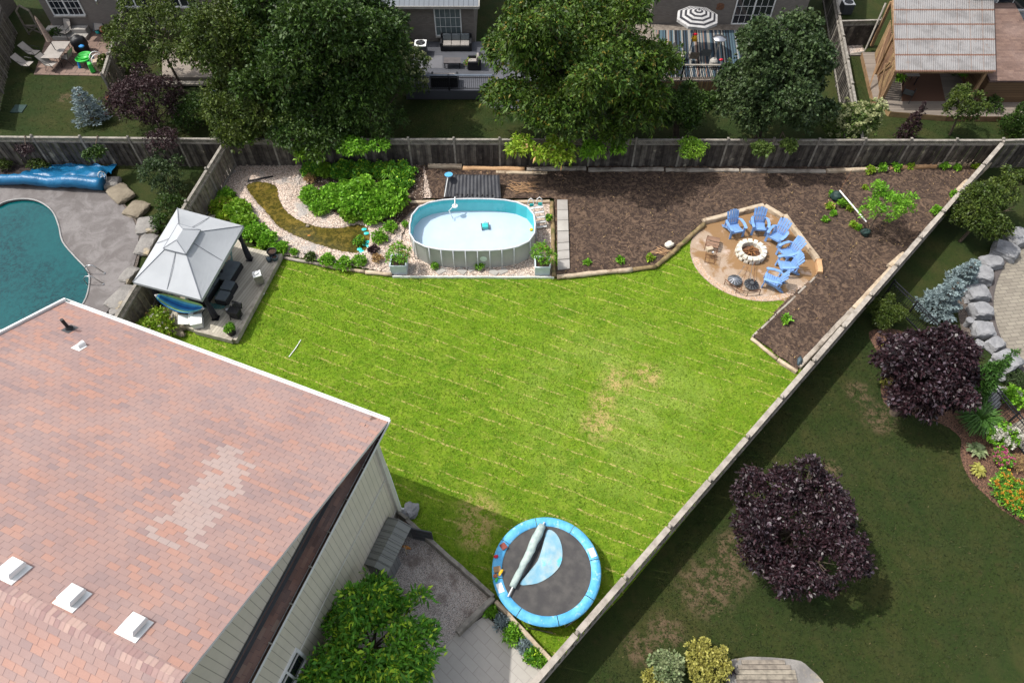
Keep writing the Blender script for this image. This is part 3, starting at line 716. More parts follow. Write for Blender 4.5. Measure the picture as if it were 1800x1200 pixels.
# --- right neighbour
sheet('mulch_bed',smooth_poly(GP([(1527,583),(1545,625),(1552,655),(1548,685),(1560,715),(1600,728),(1655,745),(1688,770),(1688,800),(1702,838),(1730,868),(1790,915),(1990,1020),(1990,740),(1790,700),(1700,640),(1640,610),(1580,580)]),3),.008,'mulch')
PATIO=smooth_poly(GP([(2300,430),(1960,380),(1850,400),(1800,425),(1768,455),(1748,495),(1742,540),(1752,585),(1775,625),(1815,665),(1850,690),(2300,700)]),4)
sheet('neighbour_patio',PATIO,.05,'paver',edge=.05,uvrot=math.radians(8))
pb=[G(*q,.06) for q in [(1850,400),(1800,424),(1767,455),(1747,495),(1741,540),(1751,585),(1774,625),(1815,665)]]
mb=MB(); pb2=[Vector((*q,.065)) for q in smooth_poly(pb,5,False)]
for a,b in zip(pb2[:-1],pb2[1:]): mb.bar(a,b,.24,.06)
tag(mb.build('patio_edging',mk('dark_soldier_course',(.10,.085,.08),None,8,.9,.5,20)),kind='structure')
sheet('paved_walk',GP([(1768,752),(1800,735),(2100,640),(2100,900),(1840,850),(1800,800)]),.045,'paver',edge=.04,uvrot=.6)
sheet('pebble_strip',smooth_poly(GP([(1688,520),(1712,545),(1708,600),(1720,640),(1745,660),(1750,700),(1725,690),(1700,640),(1690,580),(1682,540)]),2),.006,'gravel_dark')
# --- back yards
sheet('back_patio',GP([(80,75),(100,10),(215,45),(215,135),(60,132)]),.04,'paver_pink',edge=.04,uvrot=.02)
sheet('pebble_patch',GP([(1487,77),(1515,75),(1520,97),(1487,97)]),.02,'gravel')
sheet('concrete_pad',GP([(1465,0),(1500,0),(1500,12),(1468,12)]),.03,'slab')

# ---------------------------------------------------------------- fences
def fence(name,label,p0,p1,h,bays,board='wood_fence',lattice=True,seed=0,group=None,gapw=.0,capw=.14,boards_face=1,postext=.1,drop=None,cat='fence',rail='wood_rail'):
    p0,p1=Vector((p0[0],p0[1],0)),Vector((p1[0],p1[1],0)); d=(p1-p0); Ln=d.length; d.normalize(); nrm=Vector((-d.y,d.x,0))*boards_face
    t=thing(name,label,cat,p0,group=group); r=random.Random(seed); bw=Ln/bays; hl=.30 if lattice else 0
    for i in range(bays+1):
        p=p0+d*bw*i; j=r.uniform(-.02,.02); mb=MB()
        q=p+Vector((0,0,h+postext)); mb.bar(p-Vector((0,0,.05)),q+Vector((j,j,0)),.1,.1,up=d)
        mb.lathe(q+Vector((j,j,0)),[(.085,0),(.085,.02),(.05,.05),(.0,.07)],4,rot=math.atan2(d.y,d.x)+math.pi/4)
        mb.build('post',rail,t)
    for i in range(bays):
        a=p0+d*(bw*i+.06); b=p0+d*(bw*(i+1)-.06); L=(b-a).length; mb=MB()
        n=max(3,int(L/.145)); s=L/n; top=h-hl-.03
        pj=r.uniform(-.03,.03)
        for k in range(n):
            c=a+d*(s*(k+.5)); off=(.022 if k%2 else -.022); tz=top+r.uniform(-.02,.012)+pj*.4
            c=c+nrm*(off+r.uniform(-.006,.006)); lean=r.uniform(-.012,.012)
            mb.bar(c+Vector((0,0,.04)),c+d*lean+Vector((0,0,tz)),.02,s*(1.13-gapw if k%2==0 else 1.08-gapw),up=d)
        mb.build('board_panel',board,t)
        mb=MB()
        for z in (.25,top-.02 if not lattice else top): mb=MB(); mb.bar(a+nrm*.05+Vector((0,0,z)),b+nrm*.05+Vector((0,0,z)),.04,.09); mb.build('rail',rail,t)
        mb=MB(); mb.bar(a+Vector((0,0,h)),b+Vector((0,0,h+r.uniform(-.012,.012))),capw,.035); mb.build('cap_rail',rail,t)
        if lattice: mb=MB(); mb.bar(a+Vector((0,0,top+.03)),b+Vector((0,0,top+.03)),.06,.04); mb.build('rail',rail,t)
        if lattice:
            mb=MB(); z0,z1=top+.05,h-.02; H=z1-z0; m=int(L/.09)
            for k in range(-2,m):
                for sg in(1,-1):
                    x0,x1=k*.09,k*.09+H
                    x0,x1=max(0,x0),min(L,x1)
                    if x1-x0<.03: continue
                    za,zb=z0+(x0-k*.09),z0+(x1-k*.09)
                    if sg<0: za,zb=z1-(za-z0),z1-(zb-z0)
                    mb.bar(a+d*x0+Vector((0,0,za))+nrm*.006*sg,a+d*x1+Vector((0,0,zb))+nrm*.006*sg,.008,.03)
            mb.build('lattice','wood_rail',t)
    return t
FY=29.62
fence('board_fence','long dark weathered back fence with lattice top behind the pond and pool',(-15.0,FY),(25.65,FY-.1),1.85,17,seed=1)
fence('board_fence','weathered back fence behind the blue tarpaulin and concrete pool deck',(-38.0,30.0),(-15.0,FY),1.85,9,seed=2)
fence('board_fence','dark lattice topped fence continuing past the right-hand corner of the yard',(25.65,FY-.1),(36,FY+.3),1.85,4,seed=3)
fence('board_fence','side fence running from the back corner past the fabric gazebo',(-15.0,FY),(-16.75,17.6),1.85,5,seed=4,board='wood_grey')
fence('board_fence','long diagonal fence between the mown lawn and the purple tree garden',(25.62,FY-.25),(.35,3.5),1.8,15,seed=5,board='wood_pale',lattice=False,capw=.2,rail='wood_pale')
fence('board_fence','spaced picket fence at the far left behind the sling chairs',G(-8,225),G(30,60),1.8,6,seed=6,board='wood_grey',gapw=.12)
fence('board_fence','dividing fence between the toy patio and the yard with small round trampoline',G(205,180),G(250,20),1.8,5,seed=7,board='wood_grey')
fence('board_fence','dividing fence between striped deck and timber pavilion yards',(18.4,FY),(21.6,47),1.8,7,seed=8,board='wood_fence')
fence('board_fence','short return fence and gate frame beside the pavilion deck',G(1458,82),G(1530,80),1.7,1,seed=9,board='wood_fence')
fence('board_fence','fence at the far upper right behind the pavilion shed',(31.2,FY+.2),(33.5,47),1.8,6,seed=10,board='wood_fence')
fence('board_fence','fence panel in shadow between the two upper left brick houses',G(118,38),G(78,-25),1.8,2,seed=11,board='wood_fence')
# ================================================================ MAIN HOUSE
HZ=6.5; a1=math.radians(-109.5); U=Vector((math.cos(a1),math.sin(a1),0)); a2=math.radians(158); E1=Vector((math.cos(a2),math.sin(a2),0))
HC=G(680,741,HZ); HC.z=0; SLP=.41; TR=8.1; LW=12.4; Zv=Vector((0,0,1))
def hp(s,t,z): return HC+E1*s+U*t+Zv*z
house=thing('main_house','big house with faded red shingle roof and beige siding beside the bright lawn','house',hp(6,7,0))
k=math.sqrt(1+SLP*SLP)
mb=MB()
def rp(s,t,dz=0): return hp(s,t,HZ+SLP*t+dz)
back=[rp(-.02,-.05),rp(LW,-.05),rp(LW,TR),rp(-.02,TR)]
mb.add(back[::-1],[(0,1,2,3)],[(0,TR*k),(LW,TR*k),(LW,0),(0,0)])
f0,f1=hp(-.02,TR,HZ+SLP*TR),hp(LW,TR,HZ+SLP*TR); f2,f3=hp(LW,2*TR,HZ),hp(-.02,2*TR,HZ)
mb.add([f0,f1,f2,f3][::-1],[(0,1,2,3)],[(0,TR*k+8.3),(LW,TR*k+8.3),(LW,TR*k+.1),(0,TR*k+.1)])
und=[p-Zv*.12 for p in (back+[f2,f3])]
b=[p-Zv*.10 for p in back]; f=[p-Zv*.10 for p in (f0,f1,f2,f3)]
mb.add([b[0],b[1],b[2],b[3]],[(0,1,2,3)]); mb.add([f[0],f[1],f[2],f[3]],[(0,1,2,3)])
roof=mb.build('roof','roof',house)
# ridge cap course
mb=MB(); r=random.Random(3)
for i in range(int(LW/.13)):
    s0=i*.13; 
    for sg in(-1,1):
        q=[hp(s0,TR,HZ+SLP*TR+.018),hp(s0+.14,TR,HZ+SLP*TR+.012),hp(s0+.14,TR+sg*.15,HZ+SLP*TR-SLP*.15+.008),hp(s0,TR+sg*.15,HZ+SLP*TR-SLP*.15+.014)]
        mb.add(q if sg<0 else q[::-1],[(0,1,2,3)],[(s0+.05,40.07),(s0+.12,40.07),(s0+.12,40.1),(s0+.05,40.1)])
mb.build('ridge_cap',mk('ridge_cap_shingles',(.34,.225,.20),(.29,.20,.185),3,.92,.25,60,isl=.22),roof)
# fascia boards + gutters
mb=MB()
mb.bar(hp(.02,.06,HZ-.12),hp(LW,.06,HZ-.12),.03,.2)
mb.build('fascia','white',house)
mb=MB()
for p,q in ((hp(-.03,-.05,HZ-.05),hp(LW+.03,-.05,HZ-.05)),):
    for o,zz,w_,h_ in ((-.09,0,.018,.11),(-.03,-.055,.12,.015),(.02,0,.015,.1)): mb.bar(p+U*o+Zv*zz,q+U*o+Zv*zz,w_,h_)
mb.build('gutter','white',house)
mb=MB()
for (p,q) in ((hp(LW+.05,-.1,HZ-.02),hp(LW+.05,TR,HZ+SLP*TR-.02)),): mb.bar(p,q,.08,.14)
mb.build('rake_trim','white',house); mb=MB()
mb.bar(hp(0.0,0,HZ-.07),hp(0.0,TR,HZ+SLP*TR-.07),.03,.1)
mb.build('rake_trim','white',house)
# gable wall above the pent roof
SI=.52
mb=MB(); A=[hp(SI,.3,HZ-.1),hp(SI,2*TR-.3,HZ-.1),hp(SI,2*TR-.3,HZ),hp(SI,TR,HZ+SLP*TR-.13),hp(SI,.3,HZ+.02)]
uvface(mb,A,A[0],U,Zv)
B=[hp(LW-.3,.3,0),hp(LW-.3,2*TR,0),hp(LW-.3,2*TR,HZ),hp(LW-.3,TR,HZ+SLP*TR-.13),hp(LW-.3,.3,HZ)]
uvface(mb,B[::-1],B[0],U,Zv)
# lower walls
W0,W1=hp(.36,.48,0),hp(.36,2*TR-.5,0); W2=hp(LW-.3,.48,0)
uvface(mb,[W0,W1,W1+Zv*(HZ-.16),W0+Zv*(HZ-.16)],W0,U,Zv)
uvface(mb,[W2,W0,W0+Zv*(HZ-.1),W2+Zv*(HZ-.1)],W0,E1,Zv)
mb.build('siding_wall','siding',house)
mb=MB()
for z in (.62,3.25):   # horizontal trim lines in the siding
    mb.bar(hp(.335,.48,z),hp(.335,2*TR-.5,z),.03,.05)
mb.bar(hp(.33,.45,0),hp(.33,.45,HZ-.16),.17,.17,up=U)
mb.build('wall_trim',mk('cream_trim',(.62,.6,.53),(.55,.53,.47),2,.6,.05),house)
# soffit
mb=MB(); mb.add([hp(0,.0,HZ-.155),hp(LW,.0,HZ-.155),hp(LW,.5,HZ-.155),hp(0,.5,HZ-.155)],[(0,1,2,3)]); mb.add([hp(-.02,.02,HZ-.165),hp(.36,.02,HZ-.165),hp(.36,2*TR,HZ-.165),hp(-.02,2*TR,HZ-.165)],[(0,1,2,3)])
mb.build('soffit','white',house)
# pent roof strip along the gable wall
mb=MB(); q=[hp(.07,.02,HZ-.09),hp(.07,2*TR,HZ-.09),hp(SI-.03,2*TR,HZ+.08),hp(SI-.03,.02,HZ+.08)]
mb.add(q,[(0,1,2,3)],[(0,0),(16,0),(16,.5),(0,.5)]); pent=mb.build('pent_roof','roof2',house)
mb=MB(); mb.bar(hp(SI-.035,.4,HZ+.13),hp(SI-.035,2*TR,HZ+.13),.012,.13); mb.bar(hp(SI-.1,.3,HZ+.062),hp(SI-.1,2*TR,HZ+.062),.12,.008)
mb.build('flashing','grey_dk',pent)
mb=MB()
for o,zz,w_,h_ in ((-.05,-.085,.018,.1),(.005,-.135,.12,.015)): mb.bar(hp(o,-.12,HZ+zz),hp(o,2*TR,HZ+zz),w_,h_)
g=mb.build('side_gutter','white',house)
mb=MB(); mb.bar(hp(.01,.1,HZ-.12),hp(.01,2*TR,HZ-.12),.09,.02); mb.build('gutter_debris','soil',g)
mb=MB()
for i in range(16): mb.bar(hp(-.05,.6+i*1.0,HZ-.035),hp(.07,.6+i*1.0,HZ-.035),.035,.008)
mb.build('gutter_bracket','steel',g)
mb=MB(); mb.tube([hp(.2,.36,HZ-.1),hp(.32,.38,HZ-.5),hp(.28,.34,3),hp(.28,.34,.35),hp(.15,.2,.12)],.045,8); mb.build('downspout','white',house,smooth=True)
# little window in the lower wall (bottom edge of the photo)
c=hp(.36,7.15,2.1); wd=thing; mb=MB()
def onwall(t0,t1,z0,z1,pr): return [hp(.36-pr,t0,z0),hp(.36-pr,t1,z0),hp(.36-pr,t1,z1),hp(.36-pr,t0,z1)]
for (t0,t1,z0,z1) in ((6.2,7.5,3.55,3.65),(6.2,7.5,2.35,2.45),(6.2,6.29,2.45,3.55),(7.41,7.5,2.45,3.55),(6.82,6.88,2.45,3.55)):
    mb.bar(hp(.33,t0,(z0+z1)/2),hp(.33,t1,(z0+z1)/2),.06,z1-z0)
win=mb.build('window','white',house)
mb=MB(); mb.add(onwall(6.28,7.42,2.44,3.56,.012)[::-1],[(0,1,2,3)]); mb.build('pane','glass',win)
# roof vents
def on_roof(s,t,h=0):
    n=(Zv-U*SLP).normalized(); return rp(s,t)+n*h
UR=(U+Zv*SLP).normalized(); NR=(Zv-U*SLP).normalized()
def rmat(s,t): 
    m=Matrix((E1,UR,NR)).transposed().to_4x4(); m.translation=rp(s,t); return m
for (s,t) in ((4.8,7.72),(3.2,7.68),(1.6,7.66)):
    m=rmat(s,t); mb=MB()
    def pt(x,y,z): return m@Vector((x,y,z))
    # flange
    q=[pt(x,y,z) for z in(.0,.02) for x,y in((-.27,-.27),(.27,-.27),(.27,.24),(-.27,.24))]
    mb.add(q,[(4,5,6,7),(0,1,5,4),(1,2,6,5),(2,3,7,6),(3,0,4,7)])
    a=[(-.17,-.19),(.17,-.19),(.17,.19),(-.17,.19)]; lv=[(1,.02),(1,.09)]
    q=[pt(x*.85,y*.85,.02) for x,y in a]+[pt(x*.85,y*.85,.09) for x,y in a]
    mb.add(q,[(0,1,5,4),(1,2,6,5),(2,3,7,6),(3,0,4,7)])
    q=[pt(x*1.08,y*1.08-.02,.09) for x,y in a]+[pt(x*1.08,y*1.08-.02,.16) for x,y in a]+[pt(x*.95,y*.95-.02,.20) for x,y in a]
    mb.add(q,[(3,2,1,0),(0,1,5,4),(1,2,6,5),(2,3,7,6),(3,0,4,7),(4,5,9,8),(5,6,10,9),(6,7,11,10),(7,4,8,11),(8,9,10,11)])
    mb.build('roof_vent','white',roof)
m=rmat(11.0,1.0); mb=MB(); p=rp(11.0,1.0); mb.tube([p-Zv*.1,p+Zv*.5],.055,12); mb.lathe(p+Zv*.0,[(.13,.03),(.07,.12),(.06,.14)],12)
mb.build('vent_pipe','black',roof,smooth=False)
mb=MB(); q=[m@Vector(v) for v in((-.16,-.2,.012),(.16,-.2,.012),(.16,.2,.012),(-.16,.2,.012))]; mb.add(q,[(0,1,2,3)]); mb.build('flashing','grey_dk',roof)
m=rmat(10.0,1.5); mb=MB()
prof=[(.0,.18),(.08,.16),(.13,.1),(.14,.0)]
vs=[];n=9
for i in range(n):
    a=math.pi*i/(n-1)
    for yy,sc in((-.14,1),(.1,.75)): vs.append(m@Vector((math.cos(a)*.11*sc,yy,math.sin(a)*.15*sc+.01)))
mb.add(vs,[(2*i,2*i+1,2*i+3,2*i+2) for i in range(n-1)]+[tuple(2*i+1 for i in range(n))])
q=[m@Vector(v) for v in((-.17,-.12,.012),(.17,-.12,.012),(.17,.2,.012),(-.17,.2,.012))]; mb.add(q,[(0,1,2,3)])
mb.build('exhaust_hood','white',roof)

# ================================================================ TIMBERS AND LOGS
def timber(label,a,b,w=.2,h=.2,mat='timber',z=.0,rnd=False,seed=0,grp='landscape timbers and logs edging the beds',name='landscape_timber'):
    a=G(*a,z+h/2) ; b=G(*b,z+h/2); a.z=b.z=z+h/2; d=b-a; L=d.length; d.normalize(); sd=Vector((-d.y,d.x,0)); r=random.Random(seed or int(a.x*91+b.y*17)); mb=MB()
    n=max(3,int(L/.3))
    if rnd:
        mb.tube([a+d*(L*i/n)+sd*r.uniform(-.02,.02)+Zv*r.uniform(-.012,.012) for i in range(n+1)],[h/2*r.uniform(.88,1.08) for i in range(n+1)],10)
    else:
        k=len(mb.v)
        for i in range(n+1):
            c=a+d*(L*i/n)+sd*r.uniform(-.012,.012)
            for sx,sz in((-1,-1),(1,-1),(1,.7),(.75,1),(-.75,1),(-1,.7)):
                mb.v.append(tuple(c+sd*sx*w/2*r.uniform(.93,1.05)+Zv*sz*h/2*r.uniform(.95,1.04)))
        for i in range(n):
            for j in range(6): j2=(j+1)%6; mb.f.append((k+i*6+j,k+i*6+j2,k+i*6+6+j2,k+i*6+6+j)); mb.mi.append(0)
        mb.f.append(tuple(k+j for j in range(6))[::-1]); mb.f.append(tuple(k+n*6+j for j in range(6))); mb.mi+=[0,0]
    o=mb.build(name,mat,None,smooth=rnd); return tag(o,label,'timber',grp)
TB=[
('notched square timber lying at the fence foot left of the long orange log',(753,292),(812,294),.3,.28,'timber',0,0),
('long bright orange round log at the fence foot behind the black solar mat',(814,296),(922,298),.3,.3,'log_orange',0,1),
('grey timber under the overhanging maple leaves at the back fence',(926,299),(1030,297),.26,.24,'timber_grey',0,0),
('lower orange log lying in front of the long orange log',(838,304),(880,304),.16,.16,'log_orange',0,1),
('pale low timber stepping toward the bed from the orange log end',(872,304),(962,306),.2,.2,'timber',0,0),
('mossy dark timber at the foot of the back fence, left half of the soil bed',(1034,300),(1166,299),.24,.24,'timber_grey',0,0),
('grey mossy timber at the fence foot straight above the fire pit circle',(1170,300),(1298,301),.22,.24,'timber_grey',0,0),
('pale grey timber at the fence foot above the two upper blue chairs',(1302,301),(1450,303),.22,.26,'timber_grey',0,0),
('honey coloured squared timber beginning right of the pale grey one at the back fence',(1453,302),(1560,298),.24,.28,'timber',0,0),
('orange brown squared timber with weeds in front at the back fence',(1563,297),(1644,293),.22,.28,'log_orange',0,0),
('tan squared timber stacked highest near the right fence corner',(1646,290),(1717,288),.26,.42,'timber',0,0),
('short tan block standing in the far right corner of the bed',(1722,302),(1738,287),.3,.4,'timber',0,0),
('short weathered block beside the diagonal fence below the corner block',(1680,340),(1700,320),.3,.3,'timber',0,0),
('long pale timber along the diagonal fence right of the young tree',(1600,437),(1672,357),.24,.26,'timber_grey',0,0),
('raised pale timber halfway along the diagonal fence beside the soil bed',(1562,470),(1588,448),.26,.3,'timber',0,0),
('pale timber along the diagonal fence right of the fire pit circle',(1500,543),(1566,472),.22,.24,'timber',0,0),
('pale timber along the diagonal fence at the narrow lower tip of the bed',(1404,645),(1498,545),.22,.22,'timber_grey',0,0),
('pale squared log capping the top left of the fire pit wall',(1235,390),(1341,362),.25,.26,'timber',0,0),
('short pale log at the very top right of the fire pit wall',(1344,363),(1376,382),.25,.26,'timber',0,0),
('longest sun bleached log behind the right hand blue chairs',(1379,380),(1437,457),.26,.26,'timber',0,0),
('short orange edged log at the right end of the fire pit wall',(1439,458),(1441,481),.25,.28,'log_orange',0,0),
('upper half of the mossy curved log left of the fire pit',(1192,434),(1238,394),.26,.24,'log_moss',0,1),
('lower half of the mossy curved log meeting the bed corner',(1154,468),(1192,435),.26,.24,'log_moss',0,1),
('long white streaked log along the lawn under the soil bed',(979,487),(1111,474),.24,.24,'timber',0,1),
('short brown log between the white streaked log and the bed corner',(1112,474),(1153,469),.22,.22,'log_moss',0,1),
('mossy log standing end on between pool gravel and concrete slab path',(970,356),(974,487),.24,.22,'log_moss',0,1),
('thin buried edging board running from the fire pit down to the lawn tip',(1323,592),(1436,485),.1,.16,'timber_grey',0,0),
('pale round log at the lower left edge of the soil bed tip',(1321,594),(1366,631),.16,.18,'timber',0,1),
('pale sawn log at the lowest tip of the soil bed beside the fence',(1367,632),(1400,654),.16,.18,'timber',0,0),
('weathered pink edging log right of the deck corner at the pond garden',(497,452),(566,466),.16,.16,'timber_grey',0,1),
('weathered edging log in front of the leafy pond plants',(567,466),(642,478),.16,.18,'timber',0,1),
('short round pale log ending at the left white planter box',(643,478),(689,483),.2,.2,'timber',0,1),
('short brown log at the back left corner of the pool gravel',(701,357),(721,356),.2,.2,'log_moss',0,1),
('brown log running forward from the back left corner of the pool gravel',(702,358),(696,404),.18,.18,'log_moss',0,1),
('pale timber behind the left end of the above ground pool',(721,357),(765,355),.18,.2,'timber',0,0),
('pale timber behind the pool ladder',(900,356),(966,355),.18,.2,'timber',0,0),
]
for i,(lb,a,b,w_,h_,mt,z,rd) in enumerate(TB): timber(lb,a,b,w_,h_,mt,z,bool(rd),i+1)
timber('flat pale board edging the lawn in front of the above ground pool',(690,487),(974,488),.05,.14,'white',0,False,77,None,'edging_board')
# raised beams that fence the gravel yard
timber('long weathered beam between the gravel yard and the shaded lawn',(712,912),(868,1050),.16,.42,'wood_rail',0,False,80,None,'retaining_beam')
timber('weathered beam between the gravel yard and the dark planting strip',(868,1052),(804,1112),.2,.45,'wood_rail',0,False,81,None,'retaining_beam')
timber('light new wooden beam beside the lower rim of the trampoline',(872,1058),(966,1160),.16,.4,'timber',0,False,82,None,'retaining_beam')
timber('short post stub between shed yard corner and house wall',(703,905),(716,915),.14,.6,'wood_rail',0,False,83,None,'retaining_beam')

# concrete slab path right of the pool
pp=[G(979,357),G(997,357),G(1001,478),G(980,480)]; r=random.Random(5)
for i,(f0,f1) in enumerate(((0,.47),(.475,.635),(.64,.745),(.75,.865),(.87,.995))):
    a=pp[0].lerp(pp[3],f0); b=pp[1].lerp(pp[2],f0); c=pp[1].lerp(pp[2],f1); d=pp[0].lerp(pp[3],f1); mb=MB()
    n=3 if i==0 else 1
    for j in range(n):
        q=[a.lerp(d,j/n+.006),b.lerp(c,j/n+.006),b.lerp(c,(j+1)/n-.006),a.lerp(d,(j+1)/n-.006)]; mb.prism([(v.x,v.y) for v in q],.1,.24+r.uniform(-.01,.01))
    tag(mb.build('path_slab',('slab','slab','slab','slab','slab')[i],None),('long pale slab at the back end of the concrete strip by the pool','second pale slab from the back in the concrete strip by the pool','middle slab of the concrete strip by the pool','fourth slab from the back in the concrete strip by the pool','greyest slab at the lawn end of the concrete strip by the pool')[i],'slab','slabs of the concrete strip beside the pool')

# ================================================================ BOULDERS
def boulder(label,px,py,d,rz,mat,seed,group,z=.0,sq=.55,amp=.2,name='boulder'):
    p=G(px,py,d[2]*.5); mb=MB(); mb.blob((p.x,p.y,d[2]*.42+z),d,seed,3,amp,rz,.85,sq)
    return tag(mb.build(name,mat,None,smooth=False),label,'boulder',group)
for i,(lb,x,y,d,rz,mt) in enumerate([
 ('grey squarish stone right under the wheel of the blue cover roller',193,322,(.95,.75,.45),.2,'boulder'),
 ('large tan slab stone next after the one by the cover roller',212,340,(1.35,.95,.42),-.75,'stone_tan'),
 ('tan slab stone third along the curved pool border',240,368,(.95,1.05,.4),-.3,'stone_tan'),
 ('big grey slab stone at the right bulge of the curved pool border',260,396,(1.0,1.1,.42),.2,'boulder'),
 ('grey slab stone half hidden behind the canopy of the gazebo',257,430,(.75,1.25,.4),-.1,'boulder'),
 ('narrow grey slab stone below the gazebo canopy corner',227,483,(.55,.9,.4),-.35,'boulder'),
 ('lowest long grey slab stone of the pool border near the shingle roof',214,522,(.8,1.35,.4),-.45,'boulder'),
 ('small grey stone touching the roof gutter at the end of pool border',203,548,(.5,.4,.3),.3,'boulder')]):
    boulder(lb,x,y,(d[0]*1.08,d[1]*1.08,d[2]*.8),rz,mt,i+1,'slab stones curving round the concrete pool deck',sq=.85,amp=.11)
for i,(lb,x,y,d,rz) in enumerate([
 ('pale angular block topmost beside the round paved patio',1790,417,(1.05,1.0,.6),.3),
 ('pale angular block second from the top beside the round patio',1768,440,(1.15,1.0,.6),-.6),
 ('grey rough block left of the second block by the round patio',1742,461,(1.0,.75,.5),.2),
 ('large flat pale block next to the spruce tip',1722,482,(1.1,.95,.55),-.3),
 ('large pale block right of the blue spruce',1716,515,(1.1,.85,.6),.1),
 ('square pale block below the large one right of the blue spruce',1724,546,(.85,.75,.6),.05),
 ('square pale block above the weeping conifer',1728,580,(.85,.8,.55),-.05),
 ('pale block between weeping conifer and patio edging',1748,605,(.75,.6,.45),.5),
 ('grey veined block right of the weeping conifer',1770,635,(1.0,.95,.7),.5)]):
    boulder(lb,x,y,d,rz,'boulder_w',i+20,'pale blocks edging the round neighbour patio',sq=.88,amp=.16)
for i,(lb,x,y,s) in enumerate([('small pale rock below the grey veined block',1757,662,.5),('small pale rock by the black fence near ornamental grass',1754,690,.55),('pale rock behind the ornamental grass tips',1748,705,.5),('little rounded rock left of weeping conifer',1722,603,.35),('little tan rock just below the rounded one left of the conifer',1716,618,.3),('grey rock in mulch under the large purple tree',1567,706,.3),('lumpy pale rock at the house corner on the lawn edge',722,896,.55)]):
    boulder(lb,x,y,(s*1.2,s,s*.6),i*.7,'boulder_w',i+40,'small rocks among the planting',sq=.25,amp=.4,name='rock')
mb=MB(); p=G(1697,572,.0); mb.lathe(p,[(.12,0),(.13,.3),(.17,.34),(.18,.4),(.17,.43)],14); tag(mb.build('garden_pedestal','boulder_w',None),'round white stone pedestal on the dark lawn right of blue spruce','ornament')
# ================================================================ ABOVE-GROUND POOL
PC=Vector((-1.9,23.98,.05)); PA,PB,PE=3.02,1.76,3.0
def sup(a,ra=PA,rb=PB,e=PE):
    c,s_=math.cos(a),math.sin(a); return Vector((ra*math.copysign(abs(c)**(2/e),c),rb*math.copysign(abs(s_)**(2/e),s_),0))
def ring(ra,rb,n=26): 
    A=np.linspace(0,2*math.pi,400); P=[sup(a,ra,rb) for a in A]; L=[0]
    for i in range(1,400): L.append(L[-1]+(P[i]-P[i-1]).length)
    return [P[int(np.searchsorted(L,L[-1]*i/n))] for i in range(n)]
pool=thing('frame_pool','oval grey steel-framed above ground pool full of clear water on the pebbles','pool',PC)
H_=1.18
def wallmesh(o0,o1,z0,z1,n=26,flip=False):
    mb=MB(); a,b=ring(PA+o0,PB+o0,n),ring(PA+o1,PB+o1,n)
    vs=[PC+p+Zv*z0 for p in a]+[PC+p+Zv*z1 for p in b]; fs=[(i,(i+1)%n,(i+1)%n+n,i+n) for i in range(n)]
    if flip: fs=[f[::-1] for f in fs]
    return mb.add(vs,fs,[(i*.6,0) for i in range(n)]+[(i*.6,1.2) for i in range(n)])
wallmesh(.0,.0,0,H_).build('outer_wall','poolwall',pool)
wallmesh(-.05,-.05,.03,H_,flip=True).build('liner_wall','liner',pool)
mb=MB(); mb.add([PC+p+Zv*.42 for p in ring(PA-.05,PB-.05)],[tuple(range(26))]); mb.build('liner_floor','floor_liner',pool)
mb=MB(); mb.add([PC+p+Zv*(H_-.10) for p in ring(PA-.05,PB-.05)],[tuple(range(26))]); mb.build('pool_water','clear',pool)
mb=MB(); q=[PC+p+Zv*H_ for p in ring(PA+.0,PB+.0)]
for i in range(26): mb.tube([q[i],q[(i+1)%26]],.045,8,False)
mb.build('top_rail','rim',pool,smooth=True)
for sg in(-1,1):
    for k in range(8):
        x=-2.0+k*.571; y=sg*PB
        yy=sup(math.acos(max(-1,min(1,math.copysign(abs(x/PA)**(PE/2),x)))))[1]*sg
        mb=MB(); mb.tube([PC+Vector((x,yy+sg*.03,H_)),PC+Vector((x,yy+sg*.16,.0))],.026,8); mb.build('leg','rim',pool,smooth=True)
for a in (0,math.pi,.55,-.55,math.pi-.55,math.pi+.55):
    p=sup(a); mb=MB(); mb.tube([PC+p*1.012+Zv*H_,PC+p*1.035],.024,8); mb.build('leg','rim',pool,smooth=True)
g=G(850,452,.62); mb=MB(); c=Vector((g.x,PC.y-PB-.012,.62+.05))
mb.add([c+Vector((.17*math.cos(a),0,.17*math.sin(a))) for a in np.linspace(0,2*math.pi,25)[:-1]],[tuple(range(24))]); mb.build('round_emblem',mk('pale_emblem',(.7,.85,.75),None,2,.4,0),pool)
# robot cleaner on the pool floor
p=G(853,398,.55); cl=thing('pool_cleaner','small turquoise robot cleaner resting on the pale pool floor','pool cleaner',(p.x,p.y,.48))
mb=MB(); mb.box((p.x,p.y,.58),(.36,.34,.14),.15,taper=.8); mb.build('body','teal',cl,bevel=.02)
for dx in(-.17,.17):
    mb=MB(); c=Vector((p.x+dx*math.cos(.15),p.y+dx*math.sin(.15),.55)); mb.box(c,(.05,.38,.14),.15); mb.build('track','grey_dk',cl)
mb=MB(); mb.tube([(p.x-.08,p.y+.12,.65),(p.x,p.y+.15,.71),(p.x+.08,p.y+.12,.65)],.015,6); mb.build('handle','teal',cl)
